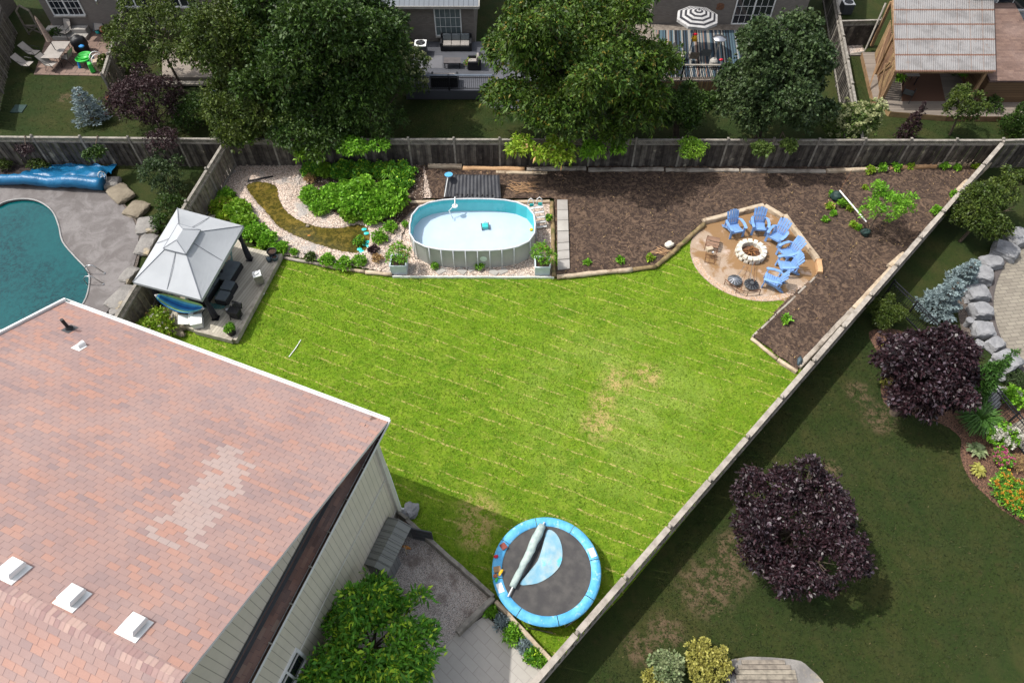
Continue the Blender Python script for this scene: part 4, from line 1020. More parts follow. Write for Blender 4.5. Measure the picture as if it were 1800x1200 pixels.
# floating skimmer hung at the rim
p=G(800,352,H_); sk=thing('surface_skimmer','white surface skimmer hooked on the far rim of the above ground pool','skimmer',(p.x,p.y,H_))
mb=MB(); mb.tube([(p.x,PC.y+PB+.05,1.3),(p.x,PC.y+PB-.1,1.3),(p.x,PC.y+PB-.34,1.12)],.03,8); mb.build('hook','white',sk)
mb=MB(); mb.lathe((p.x,PC.y+PB-.36,1.0),[(.08,0),(.15,.08),(.15,.12),(.1,.12),(.08,.06),(0,.06)],16); mb.build('basket','white',sk,smooth=True)
mb=MB(); mb.tube([(p.x-.05,PC.y+PB-.3,1.05),(p.x-.3,PC.y+PB-.5,.9),(p.x-.1,PC.y+PB-.75,.6)],.022,8); mb.build('hose','white',sk,smooth=True)
p=G(934,405,1.05); mb=MB(); mb.lathe((p.x,p.y,1.05),[(.0,0),(.08,.0),(.1,.05),(.06,.1),(0,.1)],12); tag(mb.build('dispenser_float','yellow',None,smooth=True),'little yellow float at the right end of the above ground pool','float')
# solar heating mat
sm=thing('solar_mat','black corrugated solar heating mat on a low rack behind the pool','solar heater',G(832,330))
a,b,c,d=G(785,307,.75),G(877,308,.75),G(880,348,.25),G(781,346,.25)
mb=MB(); N=30
vs=[];
for j in range(7):
    for i in range(N+1):
        p=a.lerp(b,i/N).lerp(d.lerp(c,i/N),j/6); p.z+=.009*(1 if i%2 else -1)+.02*math.sin(i*.7+j)*.4; vs.append(p)
mb.add(vs,[(j*(N+1)+i,(j+1)*(N+1)+i,(j+1)*(N+1)+i+1,j*(N+1)+i+1) for j in range(6) for i in range(N)])
mb.build('ribbed_mat',mk('black_ribbed_rubber',(.018,.019,.024),(.035,.037,.044),3,.55,.3,15),sm)
mb=MB()
for p,q in((a,b),(b,c),(c,d),(d,a)): mb.bar(p-Zv*.05,q-Zv*.05,.06,.08)
for p in(a,b,c,d): mb.bar(Vector((p.x,p.y,0)),p-Zv*.05,.06,.06)
mb.build('rack','black',sm)
for i in range(8):
    p=d.lerp(c,.22+i*.09)+Vector((0,.12,.07)); mb=MB(); mb.blob(p,(.13,.12,.08),i,1,.1); mb.build('clip','black',sm)
nt=thing('leaf_net','blue flat leaf net with white pole leaning over the solar mat','leaf net',G(783,345))
a_,b_=G(788,308,.95),G(781,346,.4); mb=MB(); mb.tube([a_,b_],.018,6); mb.build('pole','white',nt)
mb=MB(); c=a_+Vector((.02,.02,.02)); q=[c+Vector((.20*math.cos(t),.17*math.sin(t),.01)) for t in np.linspace(0,6.283,19)[:-1]]
mb.tube(q+[q[0]],.018,6,False); mb.build('hoop','tramp_blue',nt); mb=MB(); mb.add(q,[tuple(range(18))]); mb.build('mesh','tramp_blue',nt)
# ladder
lp=G(943,385); ld=thing('pool_ladder','white A-frame ladder with turquoise brackets at the pool right end','ladder',lp)
top=[G(934,349,1.75),G(951,345,1.75)]; Ls=[(G(932,372,.6),G(957,372,.6))]
A0,A1=G(938,360,1.25),G(953,358,1.25); O0,O1=G(942,405,.05),G(962,402,.05); I0,I1=G(927,368,.05)+Vector((-.2,.1,0)),G(938,366,.05)
for (t0,o_) in((A0,O0),(A1,O1)):
    mb=MB(); mb.tube([o_,t0,t0+Vector((-.03,.03,.28)),t0+Vector((-.14,.05,.38)),t0+Vector((-.26,.04,.26)),t0+Vector((-.3,0,0))],.022,7); mb.build('side_rail','white',ld,smooth=True)
for i in range(5):
    f=(i+.6)/5.2; p,q=O0.lerp(A0,f),O1.lerp(A1,f); mb=MB(); mb.bar(p,q,.12,.03); mb.build('tread','white',ld)
for i in range(3):
    f=(i+.8)/4; p,q=(A0+Vector((-.55,.1,-1.1))).lerp(A0+Vector((-.3,0,0)),f),(A1+Vector((-.55,.1,-1.1))).lerp(A1+Vector((-.3,0,0)),f); mb=MB(); mb.bar(p,q,.1,.03); mb.build('tread','white',ld)
for t0 in(A0,A1): mb=MB(); mb.box(t0+Vector((-.1,0,-.02)),(.2,.06,.16),.1); mb.build('bracket','teal',ld)
# planters with bushes
def planter(label,x0,x1,y0,y1,seed,bl):
    a,b=G(x0,y1,0),G(x1,y1,0); wdt=(b-a).length; c=(a+b)/2+Vector((0,wdt*.5,0)); Hh=.62
    t=thing('planter_box',label,'planter',c); h=wdt/2
    mb=MB(); tk=.04
    for sx,sy,lx,ly in((0,-1,wdt,tk),(0,1,wdt,tk),(-1,0,tk,wdt-2*tk),(1,0,tk,wdt-2*tk)):
        for k in range(3): mb.box(c+Vector((sx*(h-tk/2),sy*(h-tk/2),.105+k*.205)),(lx,ly,.2))
    for sx,sy,lx,ly in((0,-1,wdt+.05,.07),(0,1,wdt+.05,.07),(-1,0,.07,wdt-.09),(1,0,.07,wdt-.09)): mb.box(c+Vector((sx*(h-.01),sy*(h-.01),Hh+.015)),(lx,ly,.03))
    mb.build('box_side',mk('pale_blue_grey_paint',(.55,.62,.65),(.48,.55,.58),2,.6,.05),t)
    mb=MB(); mb.box(c+Zv*(Hh-.12),(wdt-.1,wdt-.1,.05)); mb.build('soil','soil',t)
    bush('shrub',bl,'shrub',(c.x,c.y),.62,520,'lf_garden',seed,rz=.62,L=.09,W=.035,z0=Hh-.1,h=.62,lobes=6,flowers=('lf_dry',14,.05))
planter('white planter box at the left end of the above ground pool',688,716,450,484,31,'airy leafy shrub growing in the left white planter box')
planter('white planter box between the pool right end and the mossy log',940,966,453,486,32,'airy leafy shrub growing in the right white planter box')
for i,(x,y) in enumerate([(775,478),(812,478),(830,474),(868,480),(884,478)]):
    p=G(x,y); mb=MB(); mb.box((p.x,p.y,.06),(.42,.3,.05),.6*(-1)**i); tag(mb.build('paver','slab',None),['leftmost square paver under the pool legs','second paver from the left under the pool legs','middle paver under the pool legs','fourth paver under the pool legs','rightmost paver under the pool legs'][i],'paver','loose pavers beside the pool')

# ================================================================ GAZEBO AND DECK
DZ=.28
dk=GP([(402,372),(425,432),(494,447),(413,598),(343,580),(300,566),(255,525),(240,470),(300,380)],DZ)
dk=[Vector((max(p.x,-15-(29.62-p.y)*.1456+.10),p.y,DZ)) for p in dk]
mdeck=stripe_mat('weathered_deck_planks',(.50,.455,.37),(.16,.14,.11),.14,.08,0,.9,.45)
o=sheet('timber_deck',dk,DZ,mdeck,kind=None,edge=.25,uvrot=math.radians(-20),label='weathered plank deck under the fabric gazebo in the yard corner',cat='deck')
e0,e1_,e2,e3=[Vector((p.x,p.y,DZ+.02)) for p in (dk[2],dk[3],dk[4],dk[5])]
t=thing('deck_border','grey kerb board framing the lawn side of the gazebo deck','deck edging',e1_)
for a,b in((e0,e1_),(e1_+(e2-e1_).normalized()*.12,e2)): mb=MB(); mb.bar(a-Zv*.1,b-Zv*.1,.16,.26); mb.build('border_board','deckwood',t)
gc=[Vector((-15.70,23.93,2.3)),Vector((-12.33,22.75,2.3)),Vector((-13.08,18.35,2.3)),Vector((-16.30,19.35,2.3))]  # NW NE SE SW
cen=sum(gc,Vector())/4; gz=thing('gazebo','pale grey two-tier soft top gazebo with dark posts over the deck','gazebo',(cen.x,cen.y,DZ))
def quadpt(s,f,z,dx=0,dy=0): return Vector((cen.x+(s.x-cen.x)*f+dx,cen.y+(s.y-cen.y)*f+dy,z))
mb=MB()
for i in range(4):
    a,b=gc[i],gc[(i+1)%4]; n=6
    ai,bi=quadpt(a,.24,3.14),quadpt(b,.24,3.14)
    # slightly sagging canvas panel
    R_=8; vs=[]
    for j in range(R_+1):
        for k in range(n+1):
            p=a.lerp(b,k/n).lerp(ai.lerp(bi,k/n),j/R_); sg=math.sin(math.pi*k/n)*math.sin(math.pi*j/R_); p.z-=.05*sg; vs.append(p)
    mb.add(vs,[(j*(n+1)+k+1,j*(n+1)+k,(j+1)*(n+1)+k,(j+1)*(n+1)+k+1) for j in range(R_) for k in range(n)])
    mb.add([a,b,b-Zv*.14,a-Zv*.14],[(0,1,2,3)])
canopy=mb.build('canopy','gazebo',gz,smooth=False)
mb=MB(); up=[quadpt(s,.33,3.14) for s in gc]; 
r0=(up[0]+up[1])/2; r1=(up[2]+up[3])/2; q0=r0.lerp(r1,.28)+Zv*.26; q1=r1.lerp(r0,.28)+Zv*.26
mb.add([up[0],up[1],q0],[(2,1,0)]); mb.add([up[1],up[2],q1,q0],[(3,2,1,0)]); mb.add([up[2],up[3],q1],[(2,1,0)]); mb.add([up[3],up[0],q0,q1],[(3,2,1,0)])
for i in range(4): mb.add([up[i],up[(i+1)%4],up[(i+1)%4]-Zv*.06,up[i]-Zv*.06],[(0,1,2,3)])
vt=mb.build('vent_canopy','gazebo',gz)
mb=MB()
for i in range(4):
    for k,(a,b) in enumerate(((gc[i],quadpt(gc[i],.24,3.14)),)): mb.bar(a+Zv*.015,b+Zv*.015,.03,.012)
    a,b=gc[i],gc[(i+1)%4]; m0,m1=a.lerp(b,.5),quadpt(a.lerp(b,.5),.24,3.14)
    mb.bar(m0.lerp(m1,.03)+Zv*.0,m0.lerp(m1,.97)+Zv*.0,.025,.012)
for i in range(4): mb.bar(up[i]+Zv*.005,up[(i+1)%4]+Zv*.005,.02,.01)
mb.bar(up[0]+Zv*.01,q0+Zv*.01,.02,.01); mb.bar(up[1]+Zv*.01,q0+Zv*.01,.02,.01); mb.bar(up[2]+Zv*.01,q1+Zv*.01,.02,.01); mb.bar(up[3]+Zv*.01,q1+Zv*.01,.02,.01)
mb.build('seam','seam',canopy)
PO=[Vector((-15.35,23.4,DZ)),Vector((-12.62,22.55,DZ)),Vector((-13.33,18.95,DZ)),Vector((-15.98,19.8,DZ))]
for p in PO:
    mb=MB()
    for dx,dy in((0,0),): mb.box(p+Zv*1.0,(.09,.09,2.0))
    mb.box(p+Zv*.02,(.3,.3,.03)); mb.build('post','dark_metal',gz)
    mb=MB(); mb.tube([p+Zv*2.0,p+Zv*1.55,p+Zv*1.15,p+Zv*.7,p+Zv*.15],[.11,.13,.075,.13,.15],10); mb.build('curtain',mk('dark_curtain',(.035,.035,.045),(.02,.02,.028),8,.9,.4,12),gz,smooth=True)
for i in range(4): mb=MB(); a,b=PO[i]+Zv*1.98,PO[(i+1)%4]+Zv*1.98; mb.bar(a,b,.05,.06); mb.build('beam','dark_metal',gz)
# rug
def patmat():
    t=NT('teal_star_rug'); v=t.n('ShaderNodeTexVoronoi',{'Vector':t.uv(),'Scale':1.15,'Randomness':.35}); 
    a=t.mix(t.ss(v.outputs['Distance'],.40,.42),(.33,.29,.21),(.045,.15,.15))
    w2=t.n('ShaderNodeTexVoronoi',{'Vector':t.uv(),'Scale':9.,'Randomness':1.},feature='DISTANCE_TO_EDGE'); a=t.mix(t.ma('MULTIPLY',t.ma('LESS_THAN',w2.outputs[0],.05),.6),a,(.30,.27,.2)); return t.fin(a,.95)
rg=GP([(300,520),(352,540),(400,545),(415,500),(405,425),(340,400)],DZ+.012)
sheet('rug',rg,DZ+.012,patmat(),kind=None,label='teal outdoor rug with cream starfish and shells under the gazebo',cat='rug',edge=.008)
# sofas
def sofa(label,c,L,D,rz,seats,z=DZ,back=True,cush='cushion',frame='wicker',name='patio_sofa',cat='sofa',bk='cushion',arms=True,group=None,seatz=.30,loose=False):
    t=thing(name,label,cat,(c[0],c[1],z),rz,group); 
    def loc(mb,n,m,b=.02,p=None): return mb.build(n,m,p or t,world=False,bevel=b)
    mb=MB(); mb.box((0,0,seatz/2),(L,D,seatz)); loc(mb,'base',frame)
    if back: mb=MB(); mb.box((0,D/2-.06,seatz+.22),(L,.12,.46)); loc(mb,'back_frame',frame)
    if arms:
        for sx in(-1,1): mb=MB(); mb.box((sx*(L/2-.06),-.05,seatz+.12),(.12,D-.12,.24)); loc(mb,'arm',frame)
    aw=.14 if arms else .02; wseat=(L-2*aw)/seats
    for i in range(seats):
        x=-L/2+aw+wseat*(i+.5); mb=MB(); mb.box((x,-.08 if back else 0,seatz+.06),(wseat-.015,D-(.2 if back else .04),.12)); loc(mb,'seat_cushion',cush,.04)
        if back: mb=MB(); mb.box((x,D/2-.2,seatz+.30),(wseat-.02,.15,.38),rx=-.15); loc(mb,'back_cushion',bk,.04)
    return t
p=G(403,477,DZ+.3); sofa('dark sofa end with slate cushion at the back edge of the gazebo deck',p,1.25,.68,math.radians(77),1,back=False,arms=False,name='patio_sofa')
p=G(401,503,DZ+.3); sofa('square ottoman with slate cushion, upper one of the two by the gazebo',p,.58,.58,math.radians(-13),1,back=False,arms=False,name='ottoman',cat='ottoman',group='ottomans beside the gazebo')
p=G(392,521,DZ+.3); sofa('square ottoman with slate cushion, nearer the potted plant and grill bag',p,.58,.58,math.radians(-13),1,back=False,arms=False,name='ottoman',cat='ottoman',group='ottomans beside the gazebo')
p=G(379,503,DZ+.3); sofa('long black wicker sofa in the shade under the gazebo canopy',(p.x-.4,p.y),1.9,.8,math.radians(77),2,back=True)
# hammock
a,b=G(271,518,1.25),G(360,543,1.05); hm=thing('hammock','blue and lime striped hammock hung between the two near gazebo posts','hammock',((a.x+b.x)/2,(a.y+b.y)/2,DZ))
d=(b-a); L=d.length; d.normalize(); sd=Vector((-d.y,d.x,0)).normalized()
cols=[('hammock_blue',(.02,.20,.52)),('hammock_lime',(.35,.60,.20)),('hammock_sky',(.10,.42,.62)),('hammock_navy',(.015,.10,.33))]
hmm=[mk(n_,c_,None,3,.8,.2) for n_,c_ in cols]; mb=MB(); n=20; m=8; vs=[]
for i in range(n+1):
    f=i/n; wd_=.10+.26*math.sin(math.pi*f)**.6; sag=-.42*math.sin(math.pi*f)
    for j in range(m+1):
        y=(j/m-.5)*2; vs.append(a+d*(L*(.06+.88*f))+sd*y*wd_+Zv*(sag+abs(y)**2*.16*math.sin(math.pi*f)-(b.z-a.z)*0))
k=len(mb.v); mb.v+=[tuple(v) for v in vs]
for i in range(n):
    for j in range(m): mb.f.append((k+i*(m+1)+j,k+i*(m+1)+j+1,k+(i+1)*(m+1)+j+1,k+(i+1)*(m+1)+j)); mb.mi.append((0,1,2,0,3,0,2,1)[j])
mb.build('cloth',hmm,hm,smooth=True)
for e,g_ in((a,.06),(b,.94)):
    mb=MB()
    for j in range(5): mb.tube([e,a+d*L*g_+sd*(j/4-.5)*.18],.008,4)
    mb.build('cord','white',hm)
mb=MB(); s1=(a+b)/2; 
for e in(a,b): mb.tube([Vector((e.x,e.y,e.z)),Vector((s1.x+(e.x-s1.x)*.55,s1.y+(e.y-s1.y)*.55,DZ+.05))],.025,8)
mb.tube([Vector((s1.x+(a.x-s1.x)*.56,s1.y+(a.y-s1.y)*.56,DZ+.04)),Vector((s1.x+(b.x-s1.x)*.56,s1.y+(b.y-s1.y)*.56,DZ+.04))],.025,8)
mb.build('stand','dark_metal',hm,smooth=True)
# smaller things on the deck
def pot(label,px,py,r_,h_,mat='black',seed=1,plant=None,name='flower_pot',z=DZ,pl_label=None,dry=False):
    p=G(px,py,z+h_); t=thing(name,label,'pot',(p.x,p.y,z))
    mb=MB(); mb.lathe((p.x,p.y,z),[(r_*.72,0),(r_*.95,h_*.85),(r_*1.04,h_*.87),(r_*1.04,h_),(r_*.9,h_),(r_*.86,h_*.8)],20); mb.build('vessel',mat,t,smooth=False)
    mb=MB(); mb.lathe((p.x,p.y,z+h_*.8),[(r_*.88,0),(.0,.03)],20); mb.build('earth','soil',t)
    if plant: bush('potted_plant',pl_label,'plant',(p.x,p.y),r_*1.0,130,plant,seed,rz=r_*.8,L=.08,W=.04,z0=z+h_*.8,h=r_*.6,lobes=4)
    return t
pot('black round pot of mixed plants at the front tip of the deck',403,577,.25,.36,'black',3,'lf_garden',pl_label='mixed green and dry plants in the black pot at deck tip')
pot('wide black tub at the deck corner nearest the pond',477,441,.23,.36,'black',4)
pot('slate grey bucket standing just in front of the wide black tub',482,451,.15,.26,'water_can',5,name='bucket')
p=G(474,459,DZ); wc=thing('watering_can','slate blue watering can beside the tub at the deck corner','watering can',p)
mb=MB(); mb.lathe((p.x,p.y,DZ),[(.11,0),(.12,.2),(.09,.24),(.0,.24)],14); mb.build('can_body','water_can',wc,smooth=True); mb=MB(); mb.tube([(p.x+.1,p.y,.36),(p.x+.28,p.y-.06,.55)],[.025,.018],6); mb.build('spout','water_can',wc); mb=MB(); mb.tube([(p.x-.08,p.y,.5),(p.x-.12,p.y,.62),(p.x+.02,p.y,.64),(p.x+.06,p.y,.52)],.012,6); mb.build('handle','water_can',wc)
p=G(455,490,DZ+.3); hb=thing('waste_bin','pale grey slatted bin with white lid near the deck edge','bin',(p.x,p.y,DZ))
mb=MB(); mb.box((p.x,p.y,DZ+.3),(.34,.34,.6),.4,taper=1.08); mb.build('bin_body','wood_rail',hb); mb=MB(); mb.box((p.x,p.y,DZ+.63),(.38,.38,.06),.4); mb.build('lid','white',hb,bevel=.015)
mb=MB(); mb.blob((p.x-.03,p.y,DZ+.70),(.26,.24,.1),3,2,.35); mb.build('crumpled_bag','white',hb)
p=G(412,549,DZ+.35); gb=thing('barbecue','black barbecue with open lid and small silver gauge on the deck','barbecue',(p.x,p.y,DZ))
mb=MB(); mb.box((p.x,p.y,DZ+.42),(.52,.34,.26),-.3,taper=1.1); mb.box((p.x,p.y,DZ+.16),(.46,.3,.22),-.3); mb.build('firebox','black',gb,bevel=.03)
mb=MB(); mb.box((p.x+.17,p.y+.19,DZ+.66),(.5,.08,.3),-.3,rx=-.4); mb.build('lid','black',gb,bevel=.03)
mb=MB(); mb.box((p.x-.3,p.y+.08,DZ+.55),(.18,.3,.02),-.3); mb.lathe((p.x-.3,p.y+.05,DZ+.56),[(.05,0),(.05,.06),(.0,.06)],10); mb.build('side_shelf','steel',gb)
for dx,dy in((-.2,-.13),(.2,-.13),(.2,.13),(-.2,.13)): mb=MB(); mb.tube([(p.x+dx,p.y+dy,DZ+.32),(p.x+dx*1.2,p.y+dy*1.2,DZ)],.016,6); mb.build('leg','black',gb)
p=G(335,560,DZ+.3); db=thing('plastic_storage','white plastic panels and tub leaning together at the deck left front','storage tub',(p.x,p.y,DZ))
mb=MB(); mb.box((p.x+.3,p.y-.1,DZ+.2),(.42,.5,.36),.25,taper=1.1); mb.box((p.x+.3,p.y-.1,DZ+.385),(.50,.58,.02),.25); mb.build('tub','white',db)
mb=MB(); mb.box((p.x-.28,p.y+.02,DZ+.2),(.6,.55,.03),.25,ry=.35); mb.build('panel','white',db); mb=MB(); mb.box((p.x-.02,p.y+.08,DZ+.3),(.3,.6,.03),.25,ry=-.5); mb.build('panel','white',db)
mb=MB(); a=G(433,545,DZ+.4); a=G(424,562,DZ); mb.tube([a,a+Vector((-.05,.1,1.0))],.012,6); mb.lathe(a+Vector((-.05,.1,1.0)),[(.05,0),(.06,.05),(0,.1)],8); tag(mb.build('garden_torch','black',None),'thin black garden torch behind the black pot at deck tip','torch')
mb=MB(); p=G(461,516,.1); mb.blob((p.x,p.y,.1),(.22,.18,.16),2,2,.2); tag(mb.build('edge_stone','white',None),'small white stone on the lawn side of the deck edge','stone')
for i,(lb,x,y,d_,rz) in enumerate([('long tan driftwood rock at the deck lower left corner',329,577,(1.1,.36,.3),.35),('flat cream stone leaning near roof gutter beside driftwood rock',317,588,(.7,.3,.2),-.5),('small cream stone between lower left bush and driftwood rock',308,583,(.45,.22,.2),.5)]):
    p=G(x,y); mb=MB(); mb.blob((p.x,p.y,.15),d_,i+9,3,.3,rz,.8,.2); tag(mb.build('rock','stone_tan',None),lb,'rock','rocks at the deck corner')
bush('shrub','bright green leafy bush with small white blooms below the hammock',  'shrub',G(285,585),.85,700,'lf_bright',41,rz=.7,L=.13,W=.05,flowers=('lf_white',12,.05))

# ================================================================ FIRE PIT
fp=G(1318,447); ft=thing('fire_pit','round fire pit ringed with cream stones and rusty burnt wood','fire pit',(fp.x,fp.y,.03))
r=random.Random(2)
for lvl in range(2):
    n=15
    for i in range(n):
        a=2*math.pi*(i+.5*lvl)/n; R_=.60; c=Vector((fp.x+R_*math.cos(a),fp.y+R_*math.sin(a),.03+.09+lvl*.17)); mb=MB()
        mb.box(c,(.27,.225+r.uniform(-.02,.015),.155),a+r.uniform(-.06,.06),r.uniform(-.04,.04),r.uniform(-.04,.04),taper=r.uniform(.9,1)); mb.build('ring_stone','firestone',ft,bevel=.022)
mb=MB(); mb.lathe((fp.x,fp.y,.1),[(.47,0),(.3,.03),(.0,.05)],18); mb.build('ash_bed','rust',ft)
for i in range(9):
    a=r.uniform(0,6.28); q=Vector((fp.x+r.uniform(-.18,.18),fp.y+r.uniform(-.18,.18),.2+i*.02)); d=Vector((math.cos(a),math.sin(a),r.uniform(-.2,.3)))*r.uniform(.15,.28); mb=MB(); mb.tube([q-d,q+d],[.05,.035],7); mb.build('burnt_log',mk('burnt_orange_wood',(.26,.12,.045),(.12,.05,.02),6,.9,.5,20) if i==0 else bpy.data.materials['burnt_orange_wood'],ft)
# Adirondack chairs
def adirondack():
    t=thing('adirondack_chair','','chair',(0,0,.03),0,'light blue chairs round the fire pit'); m='blue_chair'
    B=lambda mb,n: mb.build(n,m,t,world=False)
    mb=MB()
    for i in range(6):
        y=-.30+i*.095; z=.37-i*.022; mb.box((0,y,z),(.50,.080,.022),rx=-.20)
    mb.box((0,-.345,.345),(.50,.03,.09))
    for sx in(-.24,.24): mb.bar((sx,-.33,.33),(sx,.42,.12),.03,.09)
    B(mb,'seat')
    mb=MB()
    for i in range(5):
        k=i-2; x0=k*.092; x1=k*.118; hgt=(.72,.80,.83,.80,.72)[i]; 
        pts=[(x0,.22,.24),((x0+x1)/2*1.05,.33,.24+hgt*.5),(x1,.48,.24+hgt*.92)]
        for a,b in zip(pts[:-1],pts[1:]): mb.bar(a,b,.076 if b[2]<.7 else .092,.02,up=(0,1,0))
    mb.bar((-.24,.33,.60),(.24,.33,.60),.025,.07); mb.bar((-.2,.25,.34),(.2,.25,.34),.025,.06)
    B(mb,'backrest')
    for sx in(-1,1):
        mb=MB(); pts=[(sx*.27,.34,.50),(sx*.34,.18,.565),(sx*.36,-.08,.57),(sx*.33,-.34,.555)]; ws=[.06,.11,.13,.12]
        for i in range(3):
            a,b=Vector(pts[i]),Vector(pts[i+1]); mb.bar(a,b+(b-a)*.06,(ws[i]+ws[i+1])/2,.028)
        mb.lathe((sx*.33,-.34,.541),[(.062,0),(.062,.028)],12); B(mb,'armrest')
        mb=MB(); mb.bar((sx*.30,-.30,.54),(sx*.30,-.35,.0),.10,.035,up=(0,1,0)); B(mb,'front_leg')
        mb=MB(); mb.bar((sx*.27,.12,.26),(sx*.28,.52,.0),.035,.10); mb.bar((sx*.29,.30,.2),(sx*.29,.34,.52),.06,.03,up=(0,1,0)); B(mb,'rear_leg')
    return t
ad=adirondack(); AD=[(1291,400,14,'blue slatted garden chair leftmost in the arc behind the fire pit'),(1334,396,-5,'blue slatted garden chair at the top of the arc beneath the short log'),(1366,414,-42,'blue slatted garden chair third from the left against the long bleached log'),(1387,443,-66,'blue slatted garden chair fourth in the arc, directly right of the fire pit'),(1384,467,-88,'blue slatted garden chair fifth in the arc, its back seen edge on'),(1359,492,-112,'blue slatted garden chair lowest in the arc, next to the thin edging board')]
for i,(x,y,a,lb) in enumerate(AD):
    p=G(x,y,.36)
    if i==0: ad.location=(p.x,p.y,.03); ad.rotation_euler=(0,0,math.radians(a)); ad['label']=lb; ad.scale=(1.12,1.12,1.08)
    else: copy_tree(ad,(p.x,p.y,.03),math.radians(a),lb,sc=(1.12,1.12,1.08))
# slatted rusty recliner + wire side table
p=G(1253,425,.3); rc=thing('slatted_chair','low brown wooden slatted chair with wire frame left of the fire pit','chair',(p.x,p.y,.03),math.radians(-18))
mb=MB()
for i in range(5): mb.box((0,-.3+i*.15,.38-.05*abs(i-2)),(.62,.13,.022),rx=(.25 if i<2 else -.25 if i>2 else 0))
mb.build('seat_slats',mk('brown_slats',(.25,.15,.1),(.17,.1,.065),4,.85,.3),rc,world=False)
for sx in(-1,1): mb=MB(); mb.tube([(sx*.3,-.4,.0),(sx*.3,-.33,.32),(sx*.3,.33,.32),(sx*.3,.42,0),(sx*.3,-.4,.0)],.012,6); mb.build('wire_leg','rust',rc,world=False)
p=G(1250,447,.3); ws=thing('wire_side_table','open wire frame chair holding a tan box and silver mug','side table',(p.x,p.y,.03),math.radians(-15))
mb=MB()
for z,s_ in((.38,.26),(.02,.22)): mb.tube([(-s_,-.38*s_/.26,z),(s_,-.38*s_/.26,z),(s_,.2,z),(-s_,.2,z),(-s_,-.38*s_/.26,z)],.011,6)
for sx,sy in((-1,-.38),(1,-.38),(1,.2),(-1,.2)): mb.tube([(sx*.26,sy,.38),(sx*.22,sy,.02)],.011,6)
for i in range(9): mb.tube([(-.26,-.34+i*.066,.38),(.26,-.34+i*.066,.38)],.005,4)
mb.build('wire_frame','rust',ws,world=False)
mb=MB(); mb.box((p.x-.1,p.y+.15,.51),(.3,.2,.16),.3); tag(mb.build('wooden_box','timber',None),'small tan box on the wire table left of the fire pit','box')
mb=MB(); mb.lathe((p.x+.02,p.y-.05,.42),[(.045,0),(.055,.1),(.045,.1),(.04,.02),(0,.02)],12); tag(mb.build('mug','steel',None,smooth=True),'small silver mug standing on the wire table','mug')
# curved low metal bench rail with plough discs and cooking forks
a,b,c=G(1275,492,.3),G(1305,512,.3),G(1337,510,.3); cb=thing('curved_fire_bench','curved thin metal rail stand at the lawn side of the fire pit','metal stand',(b.x,b.y,.03))
arc=[Vector((*q,.34)) for q in smooth_poly([a,b,c],7,False)]; mb=MB(); mb.tube(arc,.022,6); mb.tube([q-Zv*.14 for q in arc],.012,6); mb.build('rail','rust',cb)
for q in (arc[0],arc[5],arc[9],arc[-1]): mb=MB(); mb.tube([q,Vector((q.x,q.y-.05,.03))],.016,6); mb.build('leg','rust',cb)
for i,(x,y,lb) in enumerate([(1292,492,'spoked grey metal disc at the left of the curved rail stand'),(1321,499,'dark metal disc with round grey hub at the right of the curved rail stand')]):
    p=G(x,y,.2); dt=thing('metal_disc',lb,'metal disc',(p.x,p.y,.03),0,'metal discs lying by the fire pit')
    mb=MB(); mb.lathe((p.x,p.y,.14),[(.33,.02),(.34,.05),(.2,.09),(.08,.13),(.0,.13)],20); mb.lathe((p.x,p.y,.03),[(.2,0),(.1,.12)],10); mb.build('dish','grey_dk',dt)
    for k in range(12):
        an=k*math.pi/6; mb=MB(); mb.bar((p.x+.08*math.cos(an),p.y+.08*math.sin(an),.285),(p.x+.31*math.cos(an+.25),p.y+.31*math.sin(an+.25),.22),.05,.014); mb.build('spoke','steel' if i==0 else 'dark_metal',dt)
    mb=MB(); mb.lathe((p.x,p.y,.26),[(.09,0),(.1,.05),(.0,.06)],14); mb.build('hub','steel' if i==0 else 'grey_dk',dt)
for i,(x0,y0,x1,y1,lb) in enumerate([(1297,484,1308,468,'leftmost long handled cooking fork reaching to the fire ring'),(1304,504,1314,470,'second cooking fork from the left, starting at the rail'),(1319,488,1323,462,'third cooking fork leaning on the fire ring near the dark disc'),(1326,490,1326,462,'rightmost cooking fork leaning on the fire ring')]):
    mb=MB(); A=G(x0,y0,.3); B_=G(x1,y1,.36); mb.tube([A,B_],.011,5); d=(B_-A).normalized(); s_=Vector((-d.y,d.x,0)); mb.tube([B_-d*.02+s_*.04,B_+d*.12+s_*.04],.007,4); mb.tube([B_-d*.02-s_*.04,B_+d*.12-s_*.04],.007,4); mb.bar(B_-d*.02+s_*.045,B_-d*.02-s_*.045,.012,.012); mb.tube([A,A-d*.16],.02,6)
    tag(mb.build('cooking_fork','rust' if i%2 else 'steel',None),lb,'fork','long cooking forks at the fire pit')
# young tree, stake, bags
p=G(1522,412,Z_SOIL); q=G(1475,340,Z_SOIL)
tree('apple_sapling','young pale green apple tree with open branches in the brown soil','tree',(p.x,p.y),(p.x+.35,p.y+.3,1.75),1.25,1300,'lf_garden',51,rz=1.05,lobes=9,tr=.035,L=.12,W=.05,per=4,gap=2.2,z0=Z_SOIL,lr=(.25,.36),up=.5)
mb=MB(); mb.tube([G(1523,390,.75),G(1476,335,.75)],.035,8); tag(mb.build('stake_pole','white',None),'straight white pole slanting across the soil beside the young apple tree','pole')
mb=MB(); mb.tube([G(1476,336,.7),G(1497,300,.35)],.012,5); tag(mb.build('bamboo_cane','rust',None),'thin brown cane between white pole top and the back timbers','cane')
mb=MB(); e0=G(1523,392,.0); mb.tube([Vector((e0.x,e0.y,.1)),Vector((G(1523,390,.75)))],.02,6); e0=G(1476,337); mb.tube([Vector((e0.x,e0.y,.1)),G(1476,335,.75)],.02,6); tag(mb.build('short_stakes','wood_rail',None),'pair of short stakes carrying the white pole','stake')
